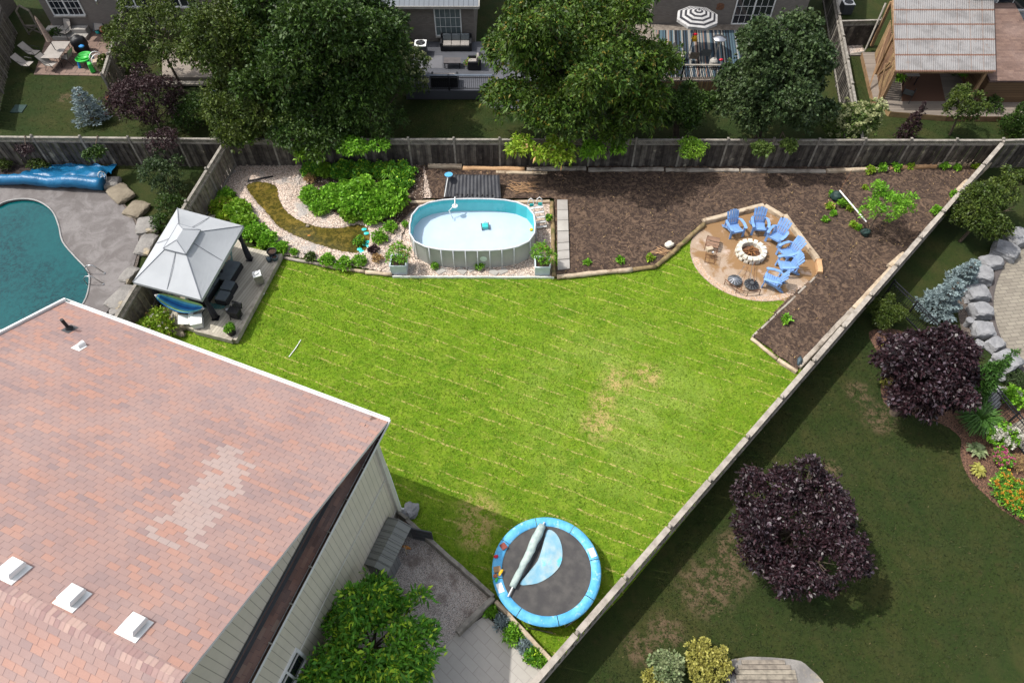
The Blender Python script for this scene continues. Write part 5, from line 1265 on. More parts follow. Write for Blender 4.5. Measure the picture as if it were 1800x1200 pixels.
for (x,y,d,lb) in((1470,345,(.52,.6,.5),'dark green fabric bag among weeds left of the young apple tree'),(1522,408,(.48,.42,.42),'dark green fabric bag at the foot of the young apple tree')):
    p=G(x,y,.3); mb=MB(); mb.blob((p.x,p.y,.3),d,int(x),3,.35,.3,.8); tag(mb.build('fabric_bag',mk('dark_green_bag%d'%x,(.02,.045,.04),(.012,.025,.022),4,.6,.6,8),None,smooth=True),lb,'bag')
mb=MB(); a=G(508,627,.03); b=G(529,597,.03); mb.tube([a,a.lerp(b,.5)+Vector((.04,0,.02)),b],.022,6); tag(mb.build('pale_stick','white',None),'thin white stick lying on the lawn near the roof','stick')
p=G(1310,477+0,.2)
p=G(1184,482-0,.15)
p=G(1175,433,.15); mb=MB(); mb.blob((p.x,p.y,.28),(.4,.34,.26),5,2,.2,.5,.8,.7); tag(mb.build('broken_block','firestone',None),'cream broken block beside the mossy curved log','stone')
mb=MB(); p=G(1172,436,.2)
# blue bird ornament near the bed tip
p=G(1406,632,.3); bo=thing('blue_lantern','blue grey metal garden lantern lying at the lowest bed tip','lantern',(p.x,p.y,.12))
mb=MB(); mb.tube([(p.x-.1,p.y-.22,.22),(p.x,p.y,.3),(p.x+.1,p.y+.2,.26)],[.05,.11,.03],8); mb.build('lantern_body','water_can',bo,smooth=True)
for k in range(3): mb=MB(); mb.bar((p.x-.06+k*.05,p.y-.12+k*.1,.33),(p.x+.1+k*.04,p.y-.16+k*.1,.2),.1,.02); mb.build('fin','water_can',bo)

# ================================================================ TRAMPOLINE
TC=Vector((1.19,7.52,0)); TRR=1.86; TZ=.88
tp=thing('trampoline','large round trampoline with blue edge pad on the lower lawn','trampoline',TC)
mb=MB(); mb.add([TC+Vector((1.6*math.cos(a),1.6*math.sin(a),TZ-.03-(0))) for a in np.linspace(0,2*math.pi,65)[:-1]],[tuple(range(64))]); mb.build('jump_mat','tramp_mat',tp)
for k in range(8):
    mb=MB(); A=np.linspace(k*math.pi/4+.2,(k+1)*math.pi/4+.185,11); vs=[]
    for a in A:
        for rr_,z in((1.54,-.015),(1.58,.03),(1.72,.045),(1.84,.03),(1.88,-.03)): vs.append(TC+Vector((rr_*math.cos(a),rr_*math.sin(a),TZ+z+.004*math.sin(a*9+k))))
    mb.add(vs,[(i*5+j,i*5+j+1,(i+1)*5+j+1,(i+1)*5+j) for i in range(10) for j in range(4)]); mb.build('edge_pad','tramp_blue',tp,smooth=True)
mb=MB(); mb.tube([TC+Vector((1.78*math.cos(a),1.78*math.sin(a),TZ-.06)) for a in np.linspace(0,2*math.pi,49)],.025,8,False); mb.build('frame_ring','steel',tp,smooth=True)
for k in range(4):
    a=k*math.pi/2+.6; mb=MB(); p=[TC+Vector((1.8*math.cos(a+o_),1.8*math.sin(a+o_),z)) for o_,z in((-.3,TZ-.06),(-.25,.03),(.25,.03),(.3,TZ-.06))]; mb.tube(p,.022,8); mb.build('leg','steel',tp,smooth=True)
for (x,y,a,lb) in((1042,970,math.radians(-20),''),(880,1032,math.radians(-65),'')):
    p=G(x,y,TZ+.06); an=math.atan2(p.y-TC.y,p.x-TC.x); mb=MB(); mb.box((TC.x+1.71*math.cos(an),TC.y+1.71*math.sin(an),TZ+.047),(.2,.32,.006),an); mb.build('white_patch','white',tp)
# rolled net with poles + pale cover lying on the mat
a,b=G(957,917,TZ+.12),G(893,1048,TZ+.10); rn=thing('rolled_net','rolled faded grey safety net around a white pole lying across the trampoline','rolled net',((a.x+b.x)/2,(a.y+b.y)/2,TZ))
d=(b-a).normalized(); mb=MB(); mb.tube([a,a.lerp(b,.5),b],.028,8); mb.build('pole','white',rn,smooth=True)
n=14; mb=MB(); r=random.Random(4); sdv=Vector((-d.y,d.x,0)); mb.tube([a.lerp(b,.05+.83*i/n)+sdv*r.uniform(-.02,.02)+Zv*.01 for i in range(n+1)],[.12+.05*math.sin(math.pi*min(1,i/n*1.6))*(1-i/n*.6)+r.uniform(-.012,.012) for i in range(n+1)],10); mb.build('net_sleeve','sleeve',rn,smooth=True)
mb=MB(); mb.tube([a.lerp(b,.12+.62*i/10)-sdv*0+sdv*(.13 if sdv.x>0 else -.13)+Zv*(-.03+.02*(i%2))+sdv*r.uniform(-.02,.02) for i in range(11)],[.03+.05*math.sin(math.pi*i/10)+r.uniform(-.01,.01) for i in range(11)],8); mb.build('gathered_netting','black',rn)
mb=MB(); cv=smooth_poly(GP([(962,931),(978,938),(988,962),(986,990),(970,1010),(945,1024),(915,1027),(925,1010),(945,985),(955,955)],TZ),4); cxy=sum(cv,Vector((0,0)))/len(cv)
vs=[(cxy.x,cxy.y,TZ+.06)]; K=len(cv)
for f_ in(.35,.7,1.): vs+=[(cxy.x+(p.x-cxy.x)*f_,cxy.y+(p.y-cxy.y)*f_,TZ-.015+.035*(1.1-f_)+.03*mnoise.noise(Vector((p.x*3*f_,p.y*3*f_,f_)))+.012) for p in cv]
fs=[(0,1+i,1+(i+1)%K) for i in range(K)]
for l_ in range(2): fs+=[(1+l_*K+i,1+(l_+1)*K+i,1+(l_+1)*K+(i+1)%K,1+l_*K+(i+1)%K) for i in range(K)]
mb.add(vs,fs); tag(mb.build('folded_cover','vinyl_lt',None,smooth=True),'faded pale blue half moon cover lying on the trampoline mat','cover')
def small(name,label,cat,px,py,z,d,rz,mat,seed=0,blob=True,group=None):
    p=G(px,py,z); mb=MB()
    if blob: mb.blob((p.x,p.y,z+d[2]*.4),d,seed,2,.3,rz,.8,.3)
    else: mb.box((p.x,p.y,z+d[2]/2),d,rz)
    return tag(mb.build(name,mat,None),label,cat,group)
small('colourful_box','flat box with a brown and white pattern on the upper left trampoline pad','box',885,960,TZ+.05,(.2,.22,.05),.6,brick_mat('patterned_card',(.5,.2,.08),(.6,.55,.5),(.2,.05,.05),w=.05,h=.05),blob=False)
small('wooden_toy_box','small brown wooden box on the left trampoline pad','box',874,1001,TZ+.05,(.24,.2,.08),.2,'cedar',blob=False)
small('red_toy','tiny red toy on the left trampoline pad under the patterned box','toy',872,978,TZ+.05,(.16,.12,.08),.2,'red_plastic',3)
small('yellow_leaf_toy','yellow curved toy on the lower left trampoline pad','toy',880,1006,TZ+.08,(.1,.26,.06),-.5,'yellow',4)
small('orange_pot','small terracotta coloured lump beside the yellow toy on trampoline','toy',871,1012,TZ+.05,(.15,.15,.1),0,'terracotta',5)
small('green_toy','small green toy under the terracotta lump on the trampoline pad','toy',873,1018,TZ+.05,(.09,.18,.06),-.3,'green_plastic',6)
mb=MB(); mb.tube([G(927,1102,.1),G(972,1112,.1)],.02,6); mb.tube([G(927,1102,.1),G(921,1090,.5)],.02,6); tag(mb.build('ladder_step','steel',None),'short metal step lying under the lower rim of the trampoline','step')

# ================================================================ SHED
a=G(703,927,1.25); sh=thing('garden_shed','small dark grey plastic shed with its door standing open by the house wall','shed',G(690,985))
sc=G(690,977); sz=math.radians(-112)+math.pi/2   # long side parallel to the wall
ca,sa=math.cos(sz),math.sin(sz)
def sp_(x,y,z): return Vector((sc.x+x*ca-y*sa,sc.y+x*sa+y*ca,z))
mgs=stripe_mat('grey_shed_panel',(.17,.175,.175),(.05,.052,.055),.2,.08,0,.6,.1)
L2,W2_,HS=.86,.42,1.2   # y along wall
mb=MB()
uvface(mb,[sp_(W2_,-L2,.02),sp_(W2_,L2*-.15,.02),sp_(W2_,L2*-.15,HS),sp_(W2_,-L2,HS)],sp_(W2_,-L2,.02),(-sa,ca,0),Zv)
uvface(mb,[sp_(-W2_,-L2,.02),sp_(W2_,-L2,.02),sp_(W2_,-L2,HS),sp_(0,-L2,HS+.16),sp_(-W2_,-L2,HS)],sp_(-W2_,-L2,.02),(ca,sa,0),Zv)
uvface(mb,[sp_(-W2_,L2,.02),sp_(-W2_,L2,HS),sp_(0,L2,HS+.16),sp_(W2_,L2,HS),sp_(W2_,L2,.02)],sp_(-W2_,-L2,.02),(ca,sa,0),Zv)
uvface(mb,[sp_(-W2_,L2,.02),sp_(-W2_,-L2,.02),sp_(-W2_,-L2,HS),sp_(-W2_,L2,HS)],sp_(-W2_,-L2,.02),(-sa,ca,0),Zv)
mb.build('shed_wall',mgs,sh)
mb=MB()
for sg in(-1,1):
    p=[sp_(sg*(W2_+.05),-L2-.05,HS-.02),sp_(sg*(W2_+.05),L2+.05,HS-.02),sp_(0,L2+.05,HS+.18),sp_(0,-L2-.05,HS+.18)]
    if sg<0: p=p[::-1]
    uvface(mb,p,p[0],(-sa,ca,0),(ca,sa,0)); uvface(mb,[v-Zv*.04 for v in p][::-1],p[0],(-sa,ca,0),(ca,sa,0))
for k in range(8):
    y=-L2-.03+k*(2*L2+.06)/7
    for sg in(-1,1): mb.bar(sp_(sg*(W2_+.05),y,HS-.005),sp_(0,y,HS+.195),.025,.02)
mb.build('shed_roof',stripe_mat('shed_roof_panel',(.22,.225,.205),(.08,.08,.08),.22,.06,0,.55,.1),sh)
mb=MB(); dd=sp_(W2_,L2,0); e=G(752,957,.9)-G(718,950,.9); e.z=0; e.normalize(); mb.bar(dd+Zv*.57,dd+e*.78+Zv*.57,.04,1.05); dr=mb.build('door','grey_dk',sh)
mb=MB()
for z in(.3,.6,.9): mb.bar(dd+e*.06+Zv*z,dd+e*.72+Zv*z,.055,.03)
mb.build('door_rib','black',dr)
tl=thing('garden_tools','orange hose reel and tools inside the open shed doorway','tools',sp_(W2_*.6,.3,.02))
mb=MB(); c=sp_(W2_+.02,.32,.55)
for k in range(3): mb.tube([c+Vector((.13*math.cos(t_)*ca,.13*math.cos(t_)*sa,.13*math.sin(t_)))+Vector((k*.03,0,0)) for t_ in np.linspace(0,6.283,17)],.014,5)
mb.build('hose_reel',mk('orange_hose',(.6,.25,.05),None,4,.6,0),tl)
mb=MB(); mb.tube([c+Vector((0,-.1,-.5)),c+Vector((.03,-.12,.5))],.016,6); mb.build('tool_handle','timber',tl)
small('birdhouse_box','pale wooden box by the house corner next to the shed','box',727,934,.1,(.36,.26,.3),.8,'wood_rail',blob=False)
small('rusty_basket','rusty round basket between shed and house corner','basket',713,925,.1,(.3,.3,.3),.8,'rust',3)
# solar light in the pond corner
p=G(422,268,.5); sl_=thing('solar_lantern','grey solar panel on a green base in the far left pond corner','lantern',(p.x,p.y,.15))
mb=MB(); mb.box((p.x,p.y,.6),(.36,.3,.05),.2,rx=.5); mb.build('panel','grey_dk',sl_); mb=MB(); mb.lathe((p.x+.05,p.y-.1,.12),[(.17,0),(.2,.2),(.08,.42),(0,.44)],12); mb.build('base','green_plastic',sl_,smooth=True)
mb=MB(); a,b=G(437,318,.22),G(480,310,.22); mb.tube([a,b],.045,8); mb.tube([a+Vector((0,.12,.03)),a-Vector((.02,.12,0))],.03,6); tag(mb.build('rubber_hose','black',None,smooth=True),'short black pipe lying on the pebbles above the pond','pipe')
small('flat_stone','flat blue-grey triangular stone on the pebbles near the back fence','stone',472,274,.16,(.3,.28,.08),.3,'boulder',2)
r=random.Random(9)
for i,(x,y) in enumerate([(640,403),(644,410),(647,425),(641,430),(648,432),(636,442),(632,438)]):
    p=G(x,y,.13); mb=MB(); n=9; vs=[Vector((p.x+.13*math.cos(k*6.283/n),p.y+.11*math.sin(k*6.283/n),.13+.015*math.sin(k*2))) for k in range(n)]+[Vector((p.x,p.y,.15))]
    mb.add(vs,[(k,(k+1)%n,n) for k in range(n)]); tag(mb.build('lily_pad','teal',None),['topmost turquoise lily pad in the pond corner','second turquoise lily pad from the top in the pond','third turquoise lily pad, right beside the pebbles','turquoise lily pad left of the rightmost one','rightmost turquoise lily pad at the pebble edge','lowest turquoise lily pad in the pond','turquoise lily pad nearest the water plant'][i],'lily pad','turquoise lily pads in the pond')
small('goldfish','orange goldfish near the middle of the pond','fish',543,414,.108,(.16,.06,.02),.1,mk('fish_orange',(.65,.25,.05),None,3,.4,0),2)
small('yellow_rock','tan rock at the upper edge of the pond bend','rock',541,398,.12,(.2,.16,.1),.1,'stone_tan',2)
# ================================================================ GARDEN PLANTS
def B(label,px,py,R,n,mat,seed,**k):
    rz=k.pop('rz',R*.7); z=k.get('z0',0); nm=k.pop('name','bush'); cat=k.pop('cat','plant')
    return bush(nm,label,cat,G(px,py,z+rz*.6),R,n,mat,seed,rz=rz,**k)
zp=.14
for i,(lb,x,y,R,n,m,L,W) in enumerate([
('broad leafy green bush filling the middle of the pond garden',645,352,1.05,1500,'lf_garden',.13,.11),
('broad leafy bush left part of the big green clump beside pond',598,345,.75,800,'lf_garden',.13,.10),
('broad leafy bush at the right end of the big green clump by the brown log',682,358,.8,850,'lf_garden',.13,.11),
('low lime mound at the lower edge of the big green clump',618,378,.5,380,'lf_lime',.1,.09),
('leafy green mound below the middle of the big clump',655,378,.55,420,'lf_garden',.1,.09),
('upright leafy plant at the left end of the big clump above the pebbles',548,345,.5,380,'lf_garden',.11,.06),
('green plant lower left in the big clump beside pebble bend',562,366,.42,300,'lf_garden',.11,.06),
('dense low bush against the back fence, leftmost of the row',549,298,.5,420,'lf_dark2' if 'lf_dark2' in M else 'lf_mid',.09,.06),
('lime hosta-like bush second in the row at the back fence',572,303,.42,300,'lf_lime',.12,.1),
('dark leafy bush third in the row at the back fence',600,303,.55,450,'lf_mid',.1,.07),
('dark leafy bush fourth in the row at the back fence',638,303,.62,520,'lf_mid',.1,.07),
('dark leafy bush fifth in the row at the back fence beside spiky plant',672,302,.6,480,'lf_mid',.1,.07),
('dark leafy bush at the right end of the row near the notched timber',707,306,.6,480,'lf_mid',.1,.07),
('leafy bush above the right end of the big clump',705,322,.5,380,'lf_mid',.1,.07)]):
    B(lb,x,y,R*1.22,int(n*1.5),m,60+i,rz=R*.62,L=L*1.2,W=W*1.25,z0=zp,up=.6,lobes=8)
for i,(lb,x,y,R,n,m) in enumerate([
('yellow green plant clump beside the gazebo canopy corner, upper left',392,362,.5,380,'lf_bright'),
('russet tinged plant between fence and lime clump above the gazebo',400,378,.45,320,'lf_bright'),
('lime leafy plant in the middle of the clump right of the gazebo',418,372,.55,430,'lf_lime'),
('bright leafy plant right of gazebo corner, above the curtain post',432,392,.5,380,'lf_lime'),
('green leafy plant just above the tub at the deck corner',448,408,.5,360,'lf_garden'),
('green leafy plant between the deck tub and the pebbles',468,422,.42,280,'lf_garden'),
('small green plant touching the wide black deck tub on its right',492,437,.3,170,'lf_garden'),
('wispy green plant at the side fence above the russet plant',398,345,.36,200,'lf_garden')]):
    B(lb,x,y,R*1.22,int(n*1.4),m,90+i,rz=R*.6,L=.15,W=.1,z0=zp,up=.6,lobes=7)
for i,(lb,x,y,R,n,m) in enumerate([
('small weed on the pebbles above the pink edging log',517,443,.2,80,'lf_garden'),
('low plant at the pebble edge left of the round bush',546,452,.28,130,'lf_hyd'),
('dense round green bush over the pond edging log',575,458,.38,300,'lf_garden'),
('white flowering low plant over the edging log right of the round bush',604,464,.4,300,'lf_garden'),
('leafy plant near the lawn edge right of the white flowering one',633,458,.36,240,'lf_garden'),
('tall water plant at the right end of the pond',632,425,.3,170,'lf_mid'),
('dark purple plant between pond end and left planter',656,440,.26,150,'lf_plum'),
('loose green shrub left of the left planter box, above its rim',668,418,.42,260,'lf_garden'),
('small plant near brown log at the left of the pool',687,400,.36,220,'lf_garden'),
('weed on the pool gravel left of the pool wall',712,395,.16,60,'lf_garden'),
('weed at the bottom left foot of the pool wall',764,468,.18,80,'lf_garden'),
('low green weed under the pool front left legs',842,468,.22,90,'lf_garden'),
('dry yellow grass tuft between pond end and planter box',663,455,.25,110,'lf_dry'),
('small dark plant near the ladder on the pool gravel',965,383,.2,90,'lf_mid')]):
    B(lb,x,y,R,n,m,110+i,L=.1,W=.06,z0=.1,up=.6,flowers=('lf_white',16,.03) if 'white flowering' in lb else None)
rosette('spiky_plant','spiky bright green plant between big clump and fence row','plant',G(687,313,.3),.55,60,'lf_garden',7,h=.5,W=.05,z0=.2)
B('little purple leaved plant inside the big green clump',625,335,.2,120,'lf_plum',77,z0=.75,L=.1,W=.07)
B('russet feathery plant above the left end of the big clump',545,316,.35,180,'lf_dry',78,z0=.14,L=.09,W=.03)
# dry stalks
for (lb,x,y,R) in(('heap of dry straw stalks right of the solar mat',920,330,.75),('dry stalks leaning at the bed corner by the mossy curved log',1163,443,.35)):
    r=random.Random(int(x)); p=G(x,y,.2); mb=MB()
    for i in range(46 if R>.5 else 16):
        a=r.uniform(-.9,.3); c=Vector((p.x+r.uniform(-R,R)*.8,p.y+r.uniform(-R,R)*.5,.17+r.uniform(0,.12))); d=Vector((math.cos(a),math.sin(a),r.uniform(-.05,.12)))*r.uniform(.15,.45); mb.tube([c-d,c+d],[.012,.006],4)
    tag(mb.build('dry_stalks','log_orange',None),lb,'dry stalks')
# weeds in the soil bed
r=random.Random(8)
for i,(x,y,R,lb) in enumerate([(1458,362,.22,'weed at the left of the dark bag by the white pole'),(1462,342,.16,'tiny weed above the dark bag'),(1480,358,.3,'lime weed right under the dark bag'),(1493,366,.18,'small weed beside the pole middle'),(1450,386,.18,'small seedling below left of the bag'),(1464,376,.14,'tiny seedling right of the small seedling'),(1499,396,.2,'low weed left of the sapling pot bag'),(1508,400,.15,'tiny weed touching the sapling bag'),(1382,562,.26,'bright weed alone in the lower bed tip'),(1530,300,.3,'weed clump in front of the honey coloured timber'),(1550,297,.32,'leafy weed clump left of the orange brown timber'),(1575,296,.28,'weed clump in front of the orange brown timber'),(1600,293,.24,'thin weeds right of the orange brown timber'),(1658,292,.3,'leafy weed in front of the highest tan timber'),(1682,296,.22,'small weed right of the leafy one by the tan timber'),(1713,292,.18,'lime weed by the far right corner block'),(1645,372,.34,'upright weeds beside the diagonal fence, lower one'),(1677,342,.25,'dark green weed beside the short weathered block'),(1142,453,.22,'yellowish weed near the bed corner'),(1032,462,.16,'weed near the white streaked log'),(1090,458,.2,'weed above right end of white streaked log'),(1520,330,.1,'tiny sprout between white pole and timbers')]):
    B(lb,x,y,R*.85,int(260*R)+20,'lf_bright' if i%3==0 else 'lf_garden',200+i,L=.12,W=.07,z0=Z_SOIL,up=.6,lobes=3,name='weed',cat='weed')
# plants in the dark planting strip (bottom)
for i,(x,y,R,m,lb) in enumerate([(862,1075,.22,'lf_garden','small green plant nearest the beam corner in the planting strip'),(882,1092,.3,'lf_blue','blue green mound first in the planting strip'),(902,1112,.42,'lf_garden','tallest spiky green plant in the planting strip'),(922,1135,.28,'lf_blue','second blue green mound in the planting strip'),(937,1150,.34,'lf_mid','green plant near the lower end of the planting strip'),(950,1160,.3,'lf_garden','lowest leafy plant in the planting strip')]):
    B(lb,x,y,R,int(500*R)+40,m,230+i,L=.11,W=.04,z0=.04,up=.7,lobes=4)

# ================================================================ TREES
# the big green tree at the bottom between house wall and patio
tree('leafy_tree','bright green maple tree beside the beige house wall at the photo bottom','tree',(-4.3,5.0),(-4.35,4.75,2.2),2.05,3800,'lf_mid',301,rz=1.7,lobes=20,tr=.09,L=.22,W=.07,per=6,gap=1.6,lr=(.22,.36),droop=.45)
tree('leafy_branch_tree','lower green tree crown touching the bottom edge near the siding','tree',(-5.1,3.6),(-5.15,3.5,1.6),1.35,2000,'lf_mid',302,rz=1.2,lobes=9,tr=.07,L=.17,W=.055,per=6,gap=1.4,droop=.45)
# row of big trees beyond the back fence
def T(label,px,py,z,R,n,mat,seed,by=None,**k):
    c=G(px,py,z); return tree(k.pop('name','broad_tree'),label,'tree',(c.x+.2,c.y-.1 if by is None else by),c,R,n,mat,seed,**k)
T('olive green tree crown left of the big dark tree, over the small round trampoline',425,85,4.8,2.9,9500,'lf_olive',310,rz=3.1,lobes=18,L=.16,W=.085,gap=1.5,shell=.5)
T('huge dark green tree in the row beyond the back fence, left of centre',570,75,5.0,4.5,17000,'lf_dark',311,rz=4.2,lobes=28,L=.18,W=.09,gap=0,lr=(.24,.38),shell=.5)
T('shorter olive tree lobe in front of the huge dark tree, lower left above the fence',440,200,2.6,2.4,5200,'lf_olive',312,rz=1.8,lobes=11,L=.15,W=.08,gap=1.1)
T('dark feathery tree right of the huge dark one beside the hydrangea',640,180,2.9,2.2,6500,'lf_dark',313,rz=2.2,lobes=13,L=.15,W=.04,gap=1.1)
T('dark lower tree in front of the huge dark tree above the fence',555,205,2.5,2.7,6000,'lf_dark',314,rz=1.7,lobes=12,L=.17,W=.08,gap=1.1)
T('large maple with orange tipped leaves in the row beyond the back fence',1020,105,4.8,5.1,21000,'lf_maple',315,rz=4.4,lobes=36,L=.22,W=.085,per=5,gap=0,lr=(.2,.33),droop=.4,tr=.2,shell=.55)
T('dark shady shrub tree between the large maple and the grey green tree',1195,195,2.0,1.9,3600,'lf_dark',316,rz=1.6,lobes=9,L=.14,W=.07)
T('grey green linden tree in the row, right of the striped umbrella',1360,140,3.9,3.15,11000,'lf_grey',317,rz=3.5,lobes=26,L=.15,W=.11,gap=0,lr=(.22,.36),shell=.5)
# boughs of the maple and neighbours that hang over the fence into the yard
def bough(label,px,py,z,R,n,mat,seed,L=.2,W=.085,fr=None):
    c=G(px,py,z); t=thing('overhanging_bough',label,'branch',(c.x+.1,FY+.45,0)); mb=MB(); mb.tube([(c.x+.1,FY+.45,0),(c.x+.05,FY+.35,1.2),(c.x,FY+.15,max(z,1.95)),c],[.05,.04,.03,.012],6); mb.build('limb','trunk',t)
    foliage('foliage',auto_lobes(c,R,6,seed,R*.55,(.3,.5)),n,mat,t,L,W,5,.4,.3,.6,seed)
bough('maple bough hanging over the fence above the straw heap, lit yellow green',975,268,2.1,1.15,620,'lf_bright',330)  # lit boughs: brightness put into a paler leaf colour than the crown
bough('left wing of the lit maple bough reaching over the fence',915,258,2.2,.75,280,'lf_bright',331)
bough('right wing of the overhanging bough over the dark fence boards',1040,262,2.1,.7,220,'lf_garden',332)
bough('small leafy spray over the fence further right of the maple bough',1085,258,2.1,.45,110,'lf_garden',333)
bough('round lime bush top peeping over the back fence above the soil bed',1215,262,1.9,.85,620,'lf_lime',334,.1,.05)
bough('pale green linden spray hanging over the fence, longer left one',1340,262,2.1,.6,260,'lf_hyd',335,.14,.1)
bough('pale green linden spray hanging over the fence, shorter right one',1385,256,2.2,.5,180,'lf_hyd',336,.14,.1)
bough('bright leaves spilling over the fence above the left of the pond garden',545,262,1.9,.95,420,'lf_lime',337,.16,.1)
bough('green leaves spilling over the fence above the big green clump',618,258,1.9,.8,330,'lf_garden',338,.16,.1)
bough('small leaves over the fence close to the left back corner',430,246,2.0,.6,150,'lf_garden',339,.12,.07)
bough('green leaves over the fence above the right end of fence row bushes',665,254,1.95,.6,200,'lf_garden',340,.13,.08)
bough('dark plum leaves hanging over the left part of the back fence',285,245,2.2,.95,430,'lf_plum',341,.1,.05)
bough('green climber hanging over the fence above the blue tarpaulin',165,270,1.6,.6,300,'lf_dark',342,.12,.07)
bough('dry brown climber on the fence left of the green climber',45,262,1.5,.5,150,'lf_plum',343,.09,.05)
# hydrangeas beyond the fence
B('cream flowering hydrangea beside the dark deck railing',708,140,1.6,1600,'lf_hyd',350,z0=0,rz=1.8,L=.13,W=.08,flowers=('lf_cream',120,.13),name='hydrangea',cat='shrub',lobes=9)
B('cream flowering hydrangea by the fence corner right of the grey green tree',1488,235,1.6,1700,'lf_hyd',351,z0=0,rz=1.8,L=.13,W=.08,flowers=('lf_cream',170,.12),name='hydrangea',cat='shrub',lobes=9)
# columnar cedars
def cone(label,px,py,h,R,n,mat,seed,L=.1,W=.035,name='conifer',lean=(0,0),gap=0,z0=0,up=.9):
    p=G(px,py,0); t=thing(name,label,'conifer',(p.x,p.y,z0)); mb=MB(); mb.tube([(p.x,p.y,-.02),(p.x+lean[0],p.y+lean[1],h*.9)],[.07,.02],7); mb.build('trunk','trunk',t)
    lb=[]; r=random.Random(seed)
    for i in range(9):
        f=(i+.5)/9; q=R*(1-f)**.75; q=max(q,.1)
        for j in range(3 if f<.7 else 1):
            a=r.uniform(0,6.28); lb.append(((p.x+lean[0]*f+math.cos(a)*q*.35,p.y+lean[1]*f+math.sin(a)*q*.35,h*f),(q*.72,q*.72,h*.11)))
    foliage('crown',lb,n,mat,t,L,W,5,.1,up,.4,seed,gap=gap); return t
cone('tall narrow cedar against the grey brick house, left one of the pair',652,92,4.6,.5,1500,'lf_cedar',360,L=.13)
cone('tall narrow cedar against the grey brick house, right one of the pair',678,97,4.2,.42,1200,'lf_cedar',361,L=.13)
cone('dark plum coloured conical shrub behind the right of the back fence',1590,245,2.3,.62,900,'lf_plum',362,L=.1,W=.05)
T('young green tree in front of the timber pavilion deck',1690,190,1.7,1.15,1600,'lf_olive',363,rz=1.25,lobes=10,L=.12,W=.06,tr=.05,gap=1.3,name='young_tree')
cone('dark bushy evergreen right of the young tree near the corner',1768,232,2.2,.85,1500,'lf_dark',364,L=.1,W=.05,name='evergreen')
B('small shrub left of the plum conical shrub base',1740,190,.7,300,'lf_dark',365,z0=0,rz=.6)
# upper left yards
def spruce(label,px,py,h,R,tiers,per,mat,seed,L=.09,lean=(0,0),nb=9,name='blue_spruce',W=.05,dens=16):
    "conifer: whorls of drooping boughs carrying needle tufts"
    p=G(px,py,0); t=thing(name,label,'conifer',p); r=np.random.default_rng(seed); rr=random.Random(seed)
    top=Vector((p.x+lean[0],p.y+lean[1],h)); mb=MB(); mb.tube([p-Zv*.02,top],[.06,.015],7); Ps=[];Ds=[]
    for i in range(tiers):
        f=(i+.3)/tiers; c=Vector(p).lerp(top,f); c.z=h*f+.15
        for j in range(nb):
            a=6.283*j/nb+i*1.3+rr.uniform(-.25,.25); q=R*(1-f)**.85*rr.uniform(.75,1.15)+.08; d=Vector((math.cos(a),math.sin(a),0)); e=c+d*q+Zv*(-.05*q+.12*rr.random()*q)
            mb.tube([c,e],[.014,.004],4)
            m=max(3,int(q*dens))
            for k in range(m):
                g=.25+.8*k/m; b=c.lerp(e,g); sd=Vector((-d.y,d.x,0))
                for s_ in(-1,0,1):
                    w_=(1-g*.75)*q*.42*s_*rr.uniform(.5,1)
                    for _ in range(per): Ps.append(b+sd*w_+d*abs(w_)*.3+Vector((rr.gauss(0,.02),rr.gauss(0,.02),rr.gauss(0,.015)))); Ds.append(d+sd*s_*.7+Vector((rr.gauss(0,.45),rr.gauss(0,.45),.25+rr.gauss(0,.25))))
    mb.build('trunk','trunk',t); V,F=leafquads(np.array(Ps),np.array(Ds),L,W,.05,r); npmesh('crown',V,F,mat,t); return t
spruce('pale blue spruce on the lawn behind the left back fence',166,212,2.1,.95,6,3,'lf_blue',370,L=.11)
spruce('silver blue spruce on the neighbour lawn left of pale blocks',1640,548,1.9,.85,6,4,'lf_blue',371,L=.12,lean=(.25,.15),nb=10,W=.055)
spruce('second silver blue spruce, upper one nearer the pale blocks',1678,505,1.6,.62,6,4,'lf_blue',372,L=.12,lean=(.15,.1),nb=9,W=.055)
B('plum leaved shrub tree spreading over the left back fence',262,190,2.1,5200,'lf_plum',373,z0=.3,rz=1.7,L=.11,W=.05,lobes=11,name='plum_shrub',cat='shrub')
B('dark green shrub behind the fence right of the plum shrub',345,205,1.6,2200,'lf_dark',374,z0=0,rz=1.0,lobes=7,name='shrub',cat='shrub')
T('loose leaved tree over the dividing fence beside the toy patio',275,60,3.4,2.7,3400,'lf_olive',375,rz=2.2,lobes=18,L=.15,W=.075,per=4,gap=1.9,name='airy_tree',tr=.07,lr=(.2,.32))
B('leafy shrub climbing the dividing fence next to the red slide',196,120,.8,420,'lf_garden2' if 'lf_garden2' in M else 'lf_olive',376,rz=.8,L=.13,W=.08,gap=.0)
B('leafy shrub against the upper end of the dividing fence',205,65,.8,380,'lf_olive',377,rz=.9,L=.13,W=.08)
B('dark shrub at the foot of the left side board fence behind small gate',100,60,.5,220,'lf_dark',378)
B('dark loose bush left of the diagonal white edged fence, behind gazebo',292,318,1.15,1100,'lf_grey',379,rz=1.3,L=.12,W=.06,gap=1.2,lobes=9,name='bush',cat='shrub')
B('low dark bush between the slab stones and the side fence',305,365,.8,520,'lf_dark',380,rz=.7,L=.1,W=.05)
B('dark ground bush beside the gazebo canopy on the pool side',285,395,.6,300,'lf_dark',381,rz=.5)
B('low weeds at the fence foot above the blue tarpaulin',70,290,.6,260,'lf_olive',382,rz=.3,L=.1)
B('low weeds at the fence foot far left',8,292,.5,200,'lf_olive',383,rz=.3,L=.1)
